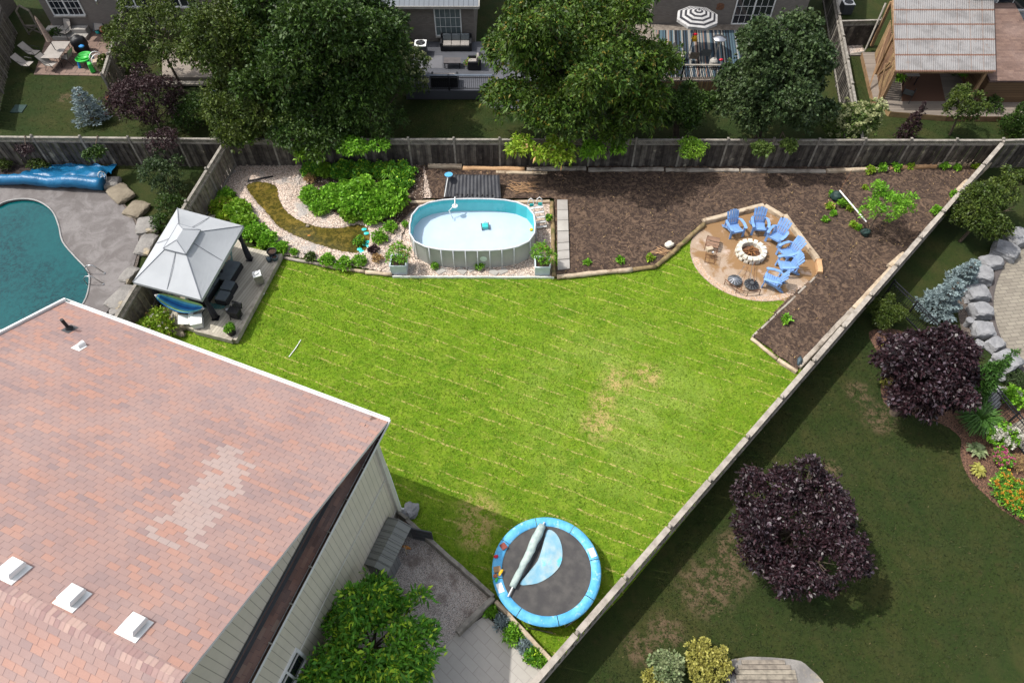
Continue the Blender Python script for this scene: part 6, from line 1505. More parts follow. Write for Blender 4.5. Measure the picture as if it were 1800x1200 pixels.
# right neighbour garden
cn=G(1725,375,1.6); tree('green_shrub_tree','big dark green shrub tree outside the fence at the upper right','shrub tree',(cn.x-.3,cn.y-.3),cn,1.45,3600,'lf_olive',390,rz=1.6,lobes=12,L=.12,W=.06,tr=.07,gap=1.2)
cn=G(1775,335,2.0); tree('green_shrub_tree','smaller upper green shrub tree at the right photo edge','shrub tree',(cn.x-.1,cn.y-.1),cn,1.0,1600,'lf_olive',391,rz=1.3,lobes=8,L=.12,W=.06,tr=.05,gap=1.2)
B('dense round clipped green shrub beside the black fence',1553,556,.8,2400,'lf_olive',392,rz=.74,L=.07,W=.035,lobes=9,name='round_shrub',cat='shrub')
cn=G(1628,650,2.6); tree('purple_maple','dark purple maple in the mulch bed crossing the black metal fence','tree',(cn.x-.2,cn.y-.4),cn,1.85,8500,'lf_purple',393,rz=1.8,lobes=22,L=.15,W=.075,per=5,gap=1.5,shell=.5,lr=(.25,.4),droop=.35)
cn=G(1402,925,2.4); tree('purple_maple','dark purple maple standing alone on the dark lawn nearer the camera','tree',(cn.x,cn.y-.1),cn,2.2,10500,'lf_purple',394,rz=1.8,lobes=34,L=.125,W=.055,per=5,gap=1.5,shell=.45,lr=(.24,.38),droop=.35,tr=.12)
cone('leaning weeping green conifer beside the grey veined block',1690,705,3.1,.62,2600,'lf_grass',395,L=.15,W=.035,lean=(.45,.3),up=-.2,name='weeping_conifer')
B('feathery low green conifer at the foot of the weeping one',1700,690,.75,900,'lf_grass',396,rz=.5,L=.12,W=.03)
rosette('ornamental_grass','large round fountain of green ornamental grass beside the black fence','grass',G(1720,738,.3),.98,620,'lf_grass',397,h=.6,W=.035,segs=4)
B('bright green hosta mound with one white bloom beyond the black fence',1778,700,.5,420,'lf_garden',398,rz=.45,L=.12,W=.09,flowers=('lf_white',4,.1))
B('low blue green juniper spreading above the hosta mound',1782,664,.6,520,mk('juniper',(.04,.085,.08),(.07,.12,.11),3,.7,0,isl=.3) and 'lf_grey',399,rz=.3,L=.08,W=.03)
B('white hydrangea bush beside the lower black fence',1758,768,.62,420,'lf_garden',400,rz=.55,L=.11,W=.07,flowers=('lf_white',26,.11),name='hydrangea',cat='shrub')
rosette('hosta','white edged hosta in the mulch bed','plant',G(1715,792,.1),.42,80,'lf_varieg',401,h=.25,W=.11)
rosette('hosta','pale yellow hosta below the white edged one','plant',G(1718,826,.1),.36,70,'lf_yel',402,h=.22,W=.09)
B('pink flowering phlox between the hostas and the photo edge',1757,806,.42,300,'lf_mid',403,rz=.4,L=.09,W=.05,flowers=('lf_pink',60,.05))
B('orange coneflower clump at the right photo edge',1775,862,.75,900,'lf_mid',404,rz=.45,L=.09,W=.04,flowers=('lf_orange',62,.05),lobes=8)
B('green part of coneflower clump running out of the photo',1800,890,.7,600,'lf_mid',405,rz=.4,L=.09,W=.04,flowers=('lf_orange',30,.05))
B('wispy tan grass beside the phlox at the photo edge',1792,815,.4,220,'lf_dry',406,rz=.4,L=.14,W=.015)
for i,(x,y,lb) in enumerate([(1556,610,'small variegated plant at the left rim of the purple maple bed'),(1562,640,'lime plant under the left side of the purple maple'),(1556,672,'lime plant lower left of the purple maple'),(1690,690,'white flowering plant right of the purple maple trunk')]):
    B(lb,x,y,.22,90,'lf_yel',410+i,L=.09,W=.05,flowers=('lf_white',6,.04) if i==3 else None)
B('olive shrub with cream edged leaves at the photo bottom',1170,1172,.62,620,'lf_varieg',420,rz=.6,L=.1,W=.06,lobes=7,name='shrub',cat='shrub')
B('golden yellow shrub at the photo bottom right of the olive one',1240,1166,.72,1100,'lf_yel',421,rz=.65,L=.09,W=.055,lobes=9,name='shrub',cat='shrub')
B('pale cream leaved shrub lowest left at the photo bottom',1148,1192,.4,300,'lf_yel',422,rz=.4,L=.08,W=.05,name='shrub',cat='shrub')
rosette('spiky_plant','little purple spiky plant touching the wooden planter corner','plant',G(1283,1180,.2),.2,40,'lf_purple',423,h=.4,W=.03)
# scattered grass
scatter_blades('lawn_grass',LAWN,300,.075,.024,'lf_lawn',500,.012,excl=[[(p.x,p.y) for p in BED],circ,[(p[0],p[1]) for p in PEB],[(p.x,p.y) for p in PPAD],[(p.x,p.y) for p in dk]])
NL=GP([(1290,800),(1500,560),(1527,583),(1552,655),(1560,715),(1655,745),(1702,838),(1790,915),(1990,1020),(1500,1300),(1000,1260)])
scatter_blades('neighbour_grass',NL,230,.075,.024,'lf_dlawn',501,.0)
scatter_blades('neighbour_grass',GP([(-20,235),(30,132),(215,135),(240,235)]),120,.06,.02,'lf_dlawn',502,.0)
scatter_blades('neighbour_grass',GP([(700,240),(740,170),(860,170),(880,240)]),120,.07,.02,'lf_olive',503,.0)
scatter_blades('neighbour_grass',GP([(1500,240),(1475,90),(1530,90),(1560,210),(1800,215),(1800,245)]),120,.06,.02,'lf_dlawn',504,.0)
# ================================================================ BLACK METAL FENCE (right garden)
def railing(label,pts,h,mat='dark_metal',step=.11,name='metal_fence',cat='fence',postw=.06,bw=.016,z0=0,top=.04,posts=True):
    pts=[Vector((p[0],p[1],z0)) for p in pts]; t=thing(name,label,cat,pts[0])
    for i,(a,b) in enumerate(zip(pts[:-1],pts[1:])):
        d=b-a; L=d.length; d.normalize(); mb=MB()
        for z in(.12,h*.86,h): mb=MB(); mb.bar(a+Zv*z,b+Zv*z,top,.03); mb.build('rail',mat,t)
        mb=MB()
        for k in range(1,int(L/step)): mb.bar(a+d*k*step+Zv*.08,a+d*k*step+Zv*(h-.01),bw,bw,up=d)
        mb.build('picket',mat,t)
    for p in pts: mb=MB(); mb.box(p+Zv*(h/2+.03),(postw,postw,h+.06)); mb.build('post',mat,t)
    return t
railing('black metal picket fence leaving the diagonal fence toward the purple maple',GP([(1552,523),(1590,560),(1630,600)]),1.2)
railing('black metal picket fence running down right past the ornamental grass',GP([(1675,648),(1715,695),(1760,752),(1810,815),(1860,880)]),1.2)
# bottom right curved wooden planter / step
dkp=smooth_poly(GP([(1288,1163),(1385,1163),(1412,1178),(1440,1215),(1440,1300),(1270,1300),(1283,1215)],.3),3)
t=thing('curved_step','curved grey plank step with stone border at the photo bottom','step',G(1350,1190))
mb=MB(); mb.prism([(p[0],p[1]) for p in smooth_poly(GP([(1284,1160),(1388,1160),(1420,1176),(1450,1215),(1450,1300),(1265,1300),(1279,1215)],.1),3)],0,.3); mb.build('stone_border','boulder',t)
mb=MB(); c0=G(1350,1200,.34)
for i in range(11):
    y=c0.y+.62-i*.15; mb.box((c0.x-.02+(.05*i if i>6 else 0)*0,y,.34),(1.95-(.55 if i==0 else .25 if i==1 else 0),.135,.05))
mb.build('plank','wood_grey',t)
# pool ladder rails of the left pool
for k,(x,y) in enumerate([(160,478),(158,497)]):
    a=G(x-2,y+6,.0); b=G(x+24,y+2,.13); mb=MB(); m_=(a+b)/2; mb.tube([a+Vector((0,0,-.0)),a+Vector((0,.0,.5)),a.lerp(b,.25)+Zv*.66,a.lerp(b,.6)+Zv*.62,b+Zv*.0],.025,8)
    mb.lathe((b.x,b.y,.13),[(.06,0),(.05,.02)],10); tag(mb.build('pool_handrail','steel',None,smooth=True),('upper curved steel handrail at the edge of the teal pool','lower curved steel handrail at the edge of the teal pool')[k],'handrail')
# blue tarpaulin roller
tr_=thing('pool_cover_roller','shiny blue pool cover wound on a long roller with a white hand wheel','pool cover',G(90,318))
a,b=G(-60,312,.5),G(180,322,.5); mb=MB(); r=random.Random(6); n=36
mb.tube([a.lerp(b,i/n)+Vector((0,r.uniform(-.02,.02),r.uniform(-.02,.02)+.06*math.sin(i*.5))) for i in range(n+1)],[.24+.10*(i/n)+r.uniform(-.02,.02) for i in range(n+1)],14); mb.build('wound_cover','tarp',tr_,smooth=True)
c=[G(45,300,.3),G(85,285,.3),G(150,300,.3),G(160,285,.3),G(175,283,.4),G(200,300,.2),G(190,318,.3),G(60,322,.3)]
mb=MB(); nx,ny=26,12; p00,p10,p11,p01=G(40,318,.2),G(190,322,.2),G(203,290,.2),G(62,284,.2); vs=[]
for j in range(ny+1):
    for i in range(nx+1):
        p=p00.lerp(p10,i/nx).lerp(p01.lerp(p11,i/nx),j/ny); f=j/ny
        q=mnoise.noise(Vector((i*.32,j*.5,3))); p.z=.12+.42*math.exp(-((f-.15)/.35)**2)+.16*q+.25*math.exp(-(((i/nx)-.85)/.12)**2)*(1-abs(f-.5)); p.y+=.35*mnoise.noise(Vector((i*.35,9,j*.2))); vs.append(p)
mb.add(vs,[(j*(nx+1)+i,j*(nx+1)+i+1,(j+1)*(nx+1)+i+1,(j+1)*(nx+1)+i) for j in range(ny) for i in range(nx)]); mb.build('loose_cover','tarp',tr_,smooth=True)
w_=G(180,310,.62); mb=MB(); q=[w_+Vector((.08*math.cos(x_),.0,0))*0+Vector((.05*math.sin(x_)*0,.27*math.cos(x_),.30*math.sin(x_))) for x_ in np.linspace(0,6.283,21)]
q=[Vector((w_.x+.12*math.cos(x_),w_.y+.24*math.cos(x_)*.6,w_.z+.3*math.sin(x_))) for x_ in np.linspace(0,6.283,21)]
mb.tube(q,.022,7,False)
for k in range(3): mb.tube([q[k*3],q[k*3+10]],.014,5)
mb.build('hand_wheel','white',tr_,smooth=True)
mb=MB(); mb.bar(Vector((w_.x-.05,w_.y,.0)),w_,.06,.06); mb.build('stand','steel',tr_)
small('flat_slab','pale slab lying under the blue cover roller at the left edge',  'stone',18,322,.02,(1.6,.4,.14),.05,'boulder',3)

# ================================================================ HOUSES BEHIND
def wall(mb,a,b,z0,z1):
    a,b=Vector((a[0],a[1],0)),Vector((b[0],b[1],0)); d=(b-a).normalized(); uvface(mb,[a+Zv*z0,b+Zv*z0,b+Zv*z1,a+Zv*z1],a,d,Zv)
def window(par,a,d,x,z,w_,h_,fr='white',cols=2,rows=2,pane='glass',sashes=1,prou=.05):
    "frame with muntins; d = unit wall direction, outward = (d.y,-d.x)"
    n=Vector((d.y,-d.x,0)); o=Vector(a)+d*x+Zv*z+n*prou; mb=MB()
    for p,q,ww in ((o,o+d*w_,.07),(o+Zv*h_,o+d*w_+Zv*h_,.07)): mb.bar(p,q,.08,ww)
    for p in (o,o+d*w_): mb.bar(p,p+Zv*h_,.07,.08,up=n)
    for k in range(1,sashes): p=o+d*w_*k/sashes; mb.bar(p,p+Zv*h_,.08,.08,up=n)
    f=mb.build('window',fr,par); mb=MB()
    for k in range(1,cols): p=o+d*w_*k/cols-n*.0; mb.bar(p+Zv*.03,p+Zv*(h_-.03),.022,.02,up=n)
    for k in range(1,rows): p=o+Zv*h_*k/rows; mb.bar(p,p+d*w_,.02,.022)
    if mb.v: mb.build('muntin',fr,f)
    mb=MB(); q=o-n*.025; mb.add([q,q+d*w_,q+d*w_+Zv*h_,q+Zv*h_],[(0,1,2,3)]); mb.build('pane',pane,f)
    mb=MB(); mb.bar(o-Zv*.07-d*.05+n*.04,o-Zv*.07+d*(w_+.05)+n*.04,.14,.06); mb.build('sill','slab',f)
    return f
def bhouse(label,x0,x1,y,h,mat,roofmat='roof2',depth=9,ov=.45,pitch=.5,seed=0,eave=True):
    t=thing('brick_house',label,'house',((x0+x1)/2,y,0)); mb=MB()
    wall(mb,(x0,y),(x1,y),0,h); wall(mb,(x1,y),(x1,y+depth),0,h); wall(mb,(x0,y+depth),(x0,y),0,h); mb.build('wall',mat,t)
    mb=MB(); e=[(x0-ov,y-ov,h),(x1+ov,y-ov,h),(x1+ov,y+depth,h+(depth+ov)*pitch),(x0-ov,y+depth,h+(depth+ov)*pitch)]
    uvface(mb,e,e[0],(1,0,0),Vector((0,1,pitch)).normalized()); uvface(mb,[(p[0],p[1],p[2]-.16) for p in e][::-1],e[0],(1,0,0),(0,1,0))
    rf=mb.build('roof',roofmat,t); mb=MB(); mb.bar((x0-ov,y-ov,h-.08),(x1+ov,y-ov,h-.08),.1,.16)
    for x in(x0-ov,x1+ov): mb.bar((x,y-ov,h-.08),(x,y+depth,h+(depth+ov)*pitch-.08),.06,.16)
    mb.build('fascia','white' if seed else 'slab',t)
    return t
X1=Vector((1,0,0))
# centre: grey brick with standing seam lean-to roof
h1=bhouse('grey brown brick house with grey metal roof behind the dark deck',-14,-2.35,41.1,3.05,'brick_grey','standing',8,.35,.35)
a=Vector((-14,41.1,0))
window(h1,a,X1,9.22,1.0,1.6,1.75,cols=5,rows=3,pane='glass_g')
# centre-right: brick house with patio door
h2=bhouse('pale grey brick house with sliding door behind the striped umbrella',9.0,18.9,43.0,5.6,'brick_grey','roof2',9,.5,.5,1)
a=Vector((9.0,43.0,0)); window(h2,a,X1,5.3,.72,2.4,2.3,cols=6,rows=4,sashes=2)
small('wall_star','dark round metal ornament on the brick wall beside the umbrella','ornament',1265,18,2.0,(.5,.06,.5),0,'rust',4)
# left brick houses
h3=bhouse('taupe house with black lattice window above the toy patio',-30.2,-15.5,43.2,5.5,brick_mat('taupe_brick',(.22,.195,.175),(.17,.15,.135),(.17,.155,.14)),'roof2',9,.5,.5,1)
a=Vector((-30.2,43.2,0)); window(h3,a,X1,.55,1.2,2.0,1.8,cols=6,rows=4,sashes=2); window(h3,a,X1,5.1,1.75,2.0,1.5,cols=4,rows=3,sashes=2); window(h3,a,X1,8.0,1.75,2.0,1.5,cols=4,rows=3,sashes=2)
h4=bhouse('taupe brick house corner at the far upper left behind the picket fence',-46,-34.2,37.5,5.0,'brick_grey','roof2',9,.4,.5,1)
window(h4,Vector((-46,37.5,0)),X1,10.5,.9,.8,1.0)
h5=bhouse('house with pale siding and brown brick base behind the metal roofed pavilion',27.2,36,41.6,5.2,'siding_w','roof2',9,.4,.5,1)
mb=MB(); wall(mb,(27.2,41.55),(36,41.55),0,1.7); mb.build('brick_base','brick_red',h5)
window(h5,Vector((27.2,41.6,0)),X1,2.6,2.4,2.0,1.4)
# steps/ledge under left window
mb=MB(); p=G(125,42,.4); mb.box((p.x,42.9,.25),(2.6,.5,.5)); mb.box((p.x+.3,42.4,.12),(2.2,.5,.25)); tag(mb.build('stone_step','slab',None),'two grey stone steps under the lattice window','steps')
small('wall_lamp','small grey outdoor lamp on the taupe house wall','lamp',172,8,2.2,(.2,.15,.35),0,'steel',5)

# ================================================================ CENTRE DECK
DC=.6
dq=[(-6.3,35.75),(-1.05,35.75),(-1.05,41.05),(-6.3,41.05)]
sheet('composite_deck',dq,DC,stripe_mat('dark_composite_planks',(.085,.088,.10),(.03,.03,.035),.14,.06,1,.6,.3,.005),kind=None,edge=.6,label='dark composite plank deck behind the grey brick house',cat='deck')
railing('black railing with grey handrail along the front of dark composite deck',[(-6.25,35.82),(-3.7,35.82),(-1.1,35.82)],.95,step=.12,name='deck_railing',cat='railing',z0=DC,postw=.1)
mb=MB(); mb.bar((-6.3,35.82,DC+.98),(-1.05,35.82,DC+.98),.16,.035); tag(mb.build('handrail_cap',mk('slate_cap',(.10,.12,.15),None,3,.5,0),None),'flat slate handrail cap on the black deck railing','handrail')
st=thing('deck_stairs','dark composite stairs descending at the right of the black railing','stairs',(-.3,35.2,0))
for k in range(3): mb=MB(); mb.box((-.15+.0,35.45-.32*k,.5-.17*k),(1.8,.31,.05)); mb.box((-.15,35.58-.32*k,.41-.17*k),(1.8,.03,.14)); mb.build('step','compdeck',st)
sheet('composite_deck',[(-1.04,35.75),(1.6,35.75),(1.6,41.05),(-1.04,41.05)],DC,'compdeck',kind=None,edge=.6,label='shaded part of the dark deck under the maple',cat='deck')
p=G(797,80,DC+.4); sofa('three seat grey cushioned sofa against the brick wall under the window',(p.x+.15,40.35),1.95,.85,0,3,z=DC,cush='cushion_l',bk='cushion_g',frame='black')
p=G(784,125,DC+.4); sofa('two seat beige cushioned sofa with its back to the black railing',(p.x-.05,36.5),1.6,.8,math.pi,2,z=DC,cush='cushion_l',bk='cushion_l',frame='black')
p=G(834,107,DC+.4); sofa('beige cushioned armchair beside the coral flowers on the dark deck',(p.x,p.y),.8,.8,-math.pi/2,1,z=DC,cush='cushion_l',bk='cushion_l',frame='black',name='armchair',cat='armchair')
p=G(795,107,DC+.35); ct=thing('coffee_table','low dark slatted coffee table between the two deck sofas','table',(p.x,p.y,DC))
mb=MB(); mb.box((p.x,p.y,DC+.36),(1.05,.6,.05)); mb.build('table_top',mk('taupe_top',(.10,.09,.09),None,3,.6,0),ct)
for dx,dy in((-.45,-.25),(.45,-.25),(.45,.25),(-.45,.25)): mb=MB(); mb.box((p.x+dx,p.y+dy,DC+.17),(.06,.06,.34)); mb.build('leg','black',ct)
sheet('rug',GP([(733,98),(778,98),(778,120),(733,120)],DC+.01),DC+.012,stripe_mat('grey_rug',(.15,.15,.16),(.11,.11,.12),.08,.2,1,.95),kind=None,edge=.008,label='plain grey rug on the dark composite deck',cat='rug')
def acunit(label,px,py,z=0):
    p=G(px,py,z+.7); t=thing('air_conditioner',label,'air conditioner',(p.x,p.y,z)); mb=MB(); mb.box((p.x,p.y,z+.34),(.7,.7,.64)); mb.build('grille','grey_dk',t)
    mb=MB(); mb.box((p.x,p.y,z+.69),(.74,.74,.06)); mb.build('top_cover','white',t,bevel=.03); mb=MB(); mb.lathe((p.x,p.y,z+.722),[(.29,0),(.29,.02),(.0,.01)],20); mb.build('fan_guard','black',t)
    mb=MB(); 
    for k in range(4): a=k*math.pi/2+.4; mb.bar((p.x+.05*math.cos(a),p.y+.05*math.sin(a),z+.745),(p.x+.26*math.cos(a),p.y+.26*math.sin(a),z+.745),.07,.01)
    mb.build('fan_blade','grey_dk',t)
acunit('white topped air conditioner on the dark deck beside the brick wall',739,76,DC); acunit('white topped air conditioner beside the small gravel strip upper right',1492,4,.05)
small('green_hose','coil of green hose on the deck left of air conditioner','hose',721,88,DC,(.5,.4,.15),0,'green_plastic',6)
mb=MB(); a=G(704,90,0); mb.bar((a.x,38.6,.6),(a.x,40.5,.6),.05,1.6); 
mb=MB(); mb.box((G(702,88,0).x,39.6,1.2),(.06,1.9,2.2)); tag(mb.build('privacy_screen','cedar',None),'orange brown timber privacy screen beside the cedar trees','screen')
B('coral flowering pot plant beside the beige armchair on the deck',826,112,.38,220,'lf_mid',600,z0=DC,L=.09,W=.05,flowers=('lf_pink',10,.05))

# ================================================================ STRIPED UMBRELLA DECK
DR=.7
ds=GP([(1172,52),(1330,48),(1330,112),(1172,112)],DR)
def striped():
    t=NT('striped_outdoor_rug'); sp=t.n('ShaderNodeSeparateXYZ',{0:t.uv()}); q=t.ma('FLOOR',t.ma('DIVIDE',sp.outputs[0],.085)); r_=t.n('ShaderNodeTexWhiteNoise',{'W':q},noise_dimensions='1D').outputs[0]
    cr=t.n('ShaderNodeValToRGB',{0:r_}); e=cr.color_ramp; e.interpolation='CONSTANT'
    cs=[(.0,(.012,.014,.018)),(.2,(.06,.10,.12)),(.42,(.24,.225,.20)),(.62,(.03,.05,.07)),(.8,(.22,.14,.11)),(.9,(.22,.22,.21))]
    while len(e.elements)<6: e.elements.new(.5)
    for i,(p_,c_) in enumerate(cs): e.elements[i].position=p_; e.elements[i].color=(*c_,1)
    return t.fin(cr.outputs[0],.95)
sheet('timber_deck',[(7.6,36.6),(15.6,36.6),(15.6,42.9),(7.6,42.9)],DR,'wood_grey',kind=None,edge=.7,label='raised timber deck behind the maple carrying the striped rug',cat='deck')
sheet('rug',[(9.3,37.0),(15.3,37.0),(15.3,42.2),(9.3,42.2)],DR+.012,striped(),kind=None,edge=.008,uvrot=-.12,label='multicoloured striped rug on the raised timber deck',cat='rug')
railing('brown timber railing along the front of the striped rug deck',[(7.7,36.7),(10.1,36.7),(12.3,36.7)],.95,mat='dark_metal',step=.11,name='deck_railing',cat='railing',z0=DR,postw=.1,bw=.03)
mb=MB(); mb.bar((7.6,36.7,DR+.98),(12.4,36.7,DR+.98),.14,.04); tag(mb.build('handrail_cap','wood_rail',None),'weathered handrail on the railing below the striped umbrella','handrail')
mb=MB()
for k in range(30): mb.box((7.7+k*.16,36.58,.35),(.11,.03,.62))
tag(mb.build('deck_skirt','cedar',None),'honey coloured slat skirt below the striped rug deck','skirting')
uc=G(1226,30,DR+2.2); um=thing('patio_umbrella','black and white striped octagonal umbrella over the raised deck','umbrella',(uc.x,uc.y,DR))
mb=MB(); RR=1.28; bands=9
for k in range(8):
    a0,a1_=k*math.pi/4+.2,(k+1)*math.pi/4+.2
    for b_ in range(bands):
        f0,f1=b_/bands,(b_+1)/bands; mb.cm=b_%2; z=lambda f:uc.z+.42*(1-f**1.25)
        mb.add([uc+Vector((RR*f*math.cos(a),RR*f*math.sin(a),z(f)-uc.z)) for f,a in((f0,a0),(f1,a0),(f1,a1_),(f0,a1_))],[(0,1,2,3)])
    mb.cm=0; p,q=[uc+Vector((RR*math.cos(a),RR*math.sin(a),0)) for a in(a0,a1_)]; mb.add([p,p-Zv*.16,q-Zv*.16,q],[(0,1,2,3)])
mb.build('canopy',[mk('umbrella_white',(.42,.41,.40),None,3,.8,0),mk('umbrella_black',(.03,.03,.035),None,3,.8,0)],um)
mb=MB(); mb.tube([(uc.x,uc.y,DR),(uc.x,uc.y,uc.z+.5)],.028,8); mb.build('pole','dark_metal',um); mb=MB(); mb.lathe((uc.x,uc.y,uc.z+.42),[(.05,0),(.03,.08),(.0,.12)],8); mb.build('finial','black',um)
hp_=G(1265,68,DR+1.9); ht=thing('patio_heater','tall mushroom patio heater with silver dish beside the umbrella','heater',(hp_.x,hp_.y-.0,DR))
mb=MB(); mb.lathe((hp_.x,hp_.y,DR+1.9),[(.40,0),(.38,.04),(.15,.12),(.0,.14)],24); mb.build('reflector','steel',ht,smooth=True); mb=MB(); mb.tube([(hp_.x,hp_.y,DR+.5),(hp_.x,hp_.y,DR+1.9)],.035,8); mb.lathe((hp_.x,hp_.y,DR+1.6),[(.1,0),(.11,.3)],12); mb.build('pole','steel',ht); mb=MB(); mb.lathe((hp_.x,hp_.y,DR),[(.24,0),(.24,.5),(.16,.6),(.0,.6)],16); mb.build('base','slab',ht)
def slingchair(label,px,py,z,rz,mat='beige_fab',lie=0,group=None,proto=[None]):
    p=G(px,py,z+.42); key=(mat,lie)
    t=thing('sling_chair',label,'chair',(p.x,p.y,z),math.radians(rz),group); mb=MB()
    bk=[(0,.2,.40),(0,.52+lie*.25,.98-lie*.25)]
    mb.add([(-.25,-.3,.43),(.25,-.3,.43),(.25,.22,.40),(-.25,.22,.40)],[(0,1,2,3)]); mb.build('seat',mat,t,world=False)
    mb=MB(); mb.add([(-.25,.22,.40),(.25,.22,.40),(.25,.5+lie*.3,1.0-lie*.15),(-.25,.5+lie*.3,1.0-lie*.15)],[(0,1,2,3)]); mb.build('backrest',mat,t,world=False)
    for sx in(-.27,.27):
        mb=MB(); mb.tube([(sx,-.38,0),(sx,-.32,.44),(sx,.22,.41),(sx,.5+lie*.3,1.0-lie*.15)],.014,6); mb.tube([(sx,.42,0),(sx,.1,.42)],.014,6); mb.build('leg_frame','dark_metal',t,world=False)
        mb=MB(); mb.tube([(sx,-.3,.44),(sx*1.12,-.26,.63),(sx*1.12,.1,.66),(sx,.34,.66)],.015,6); mb.build('armrest','dark_metal',t,world=False)
    return t
slingchair('tan seated chair left of the striped rug, half under the maple leaves',1195,95,DR,60)
slingchair('olive cushioned chair with its back to the brown railing',1218,100,DR,175,'wood_grey')
slingchair('dark chair with a white loop on its back beside the heater',1240,95,DR,170,'cushion')
small('red_cushion','small red thing on the umbrella table','cushion',1222,62,DR+.5,(.3,.2,.12),0,'red_plastic',3); small('yellow_caddy','yellow caddy below the striped umbrella','toy',1220,71,DR+.4,(.25,.35,.2),0,'yellow',4,blob=False)
small('red_cup','red plastic cup on the right end of the brown railing','cup',1267,107,DR+1.0,(.2,.16,.14),0,'red_plastic',5)
small('kayak_toy','blue and red inflatable leaning by the house corner','toy',1386,14,.8,(.3,.3,1.4),.3,'blue_plastic',6); small('red_bucket','red plastic bucket on top of the blue inflatable','bucket',1388,3,1.6,(.28,.28,.4),0,'red_plastic',7)

# ================================================================ PAVILION
pd=GP([(1516,92),(1535,172),(1546,181),(1566,196),(1665,204),(1800,205),(1790,92)],.35)
sheet('pavilion_deck',pd,.35,stripe_mat('pavilion_planks',(.24,.20,.165),(.09,.075,.06),.14,.07,1,.9,.4,.01),kind=None,edge=.35,label='grey plank deck with brown skirt under the metal roofed pavilion',cat='deck')
mb=MB(); 
for a,b in zip(pd[:5],pd[1:6]): mb.bar(Vector((a.x,a.y,.16)),Vector((b.x,b.y,.16)),.03,.33)
tag(mb.build('deck_skirt','cedar',None),'brown board skirt round the pavilion deck','skirting')
sheet('rug',GP([(1585,122),(1650,122),(1662,178),(1585,178)],.36),.362,brick_mat('rust_brown_rug',(.13,.065,.04),(.12,.06,.035),(.13,.065,.04),w=3,h=3),kind=None,edge=.008,label='rust brown rug with dark border under the pavilion',cat='rug')
rz_=3.0; rc4=[Vector((23.14,41.4,3.35)),Vector((21.35,34.5,2.65)),Vector((26.95,34.5,2.65)),Vector((29.3,41.4,3.35))]
pv=thing('pavilion','timber pavilion with rust streaked corrugated metal roof','pavilion',(25,37.5,.35))
def corr():
    t=NT('rusty_corrugated_metal'); sp=t.n('ShaderNodeSeparateXYZ',{0:t.uv()}); u,v=sp.outputs[0],sp.outputs[1]
    f=t.ma('ABSOLUTE',t.ma('SUBTRACT',t.ma('FRACT',t.ma('DIVIDE',v,1.38)),.5)); line=t.ma('GREATER_THAN',t.ma('ADD',f,t.ma('MULTIPLY',t.noise(9,4),.05)),.475)
    col=t.mix(t.ss(t.noise(1.2,5),.4,.7),(.27,.26,.255),(.19,.18,.175)); 
    fu=t.ma('FRACT',t.ma('DIVIDE',u,.75)); col=t.mix(t.ma('MULTIPLY',t.ma('LESS_THAN',fu,.04),.5),col,(.2,.12,.08))
    col=t.mix(t.ma('MULTIPLY',t.ss(t.noise(3,6,rough=.8),.56,.72),.45),col,(.24,.12,.06)); col=t.mix(t.ma('MULTIPLY',line,.85),col,(.15,.06,.028)); return t.fin(col,.45,.3)
mb=MB(); N_=110; vs=[]
for j in range(9):
    for i in range(N_+1):
        p=rc4[0].lerp(rc4[3],i/N_).lerp(rc4[1].lerp(rc4[2],i/N_),j/8); p.z+=.022*(1 if i%2 else -1); vs.append(p)
K_=N_+1; uvs=[((i/N_)*6.0,(j/8)*6.95) for j in range(9) for i in range(K_)]
mb.add(vs,[(j*K_+i,(j+1)*K_+i,(j+1)*K_+i+1,j*K_+i+1) for j in range(8) for i in range(N_)],uvs); mb.build('metal_roof',corr(),pv)
for (x,y,z) in((21.6,34.9,2.55),(26.7,34.9,2.55),(23.0,41,3.2),(29,41,3.2),(22.3,37.9,2.9)): mb=MB(); mb.box((x,y,z/2+.17),(.16,.16,z-.35)); mb.build('post','cedar',pv)
mb=MB(); mb.bar((21.4,34.75,2.52),(26.95,34.75,2.52),.12,.2); mb.build('beam','cedar',pv); mb=MB(); mb.bar((21.6,34.9,2.52),(23.05,41,3.22),.12,.2); mb.build('beam','cedar',pv)
for s_ in ((21.65,35.0,1.0,22.6,39.0),): 
    mb=MB()
    for k in range(22):
        f=k/21; x=21.75+(22.85-21.75)*f; y=35.4+(39.9-35.4)*f; mb.box((x,y,1.35+f*.15),(.03,.17,1.9+f*.3),rz=-.23)
    mb.build('slat_screen','cedar',pv)
mb=MB(); mb.bar((21.45,34.95,.5),(21.3,35.7,2.4),.07,.07); mb.bar((21.35,36.3,.5),(22.3,38.8,2.9),.07,.07); mb.bar((22.3,37.6,.4),(21.7,36.0,2.3),.07,.07); mb.build('brace','cedar',pv)
slingchair('dark reclining chair on the pavilion deck front left corner',1597,163,.35,150,'cushion',.5)
p=G(1602,128,1.0); tt=thing('patio_table','small dark table with cream lamp at the pavilion left side','table',(p.x,p.y,.35)); mb=MB(); mb.box((p.x,p.y,1.0),(.8,.7,.04)); mb.build('table_top','beige_fab',tt)
for dx,dy in((-.35,-.3),(.35,-.3),(.35,.3),(-.35,.3)): mb=MB(); mb.box((p.x+dx,p.y+dy,.67),(.04,.04,.64)); mb.build('leg','dark_metal',tt)
small('cream_candle','cream candle holder on the small pavilion table','candle',1600,122,1.02,(.18,.18,.3),0,'firestone',3)
rosette('fern','bright hanging fern at the left pavilion post','plant',G(1581,138,1.3),.5,90,'lf_garden',610,h=.3,W=.07,z0=1.1); rosette('fern','darker fern on a stand at the right of the pavilion rug','plant',G(1692,130,1.0),.55,90,'lf_mid',611,h=.35,W=.07,z0=.8)
B('dark leafy pot plant left of the fern stand in the pavilion',1676,128,.4,160,'lf_dark',612,z0=.4)
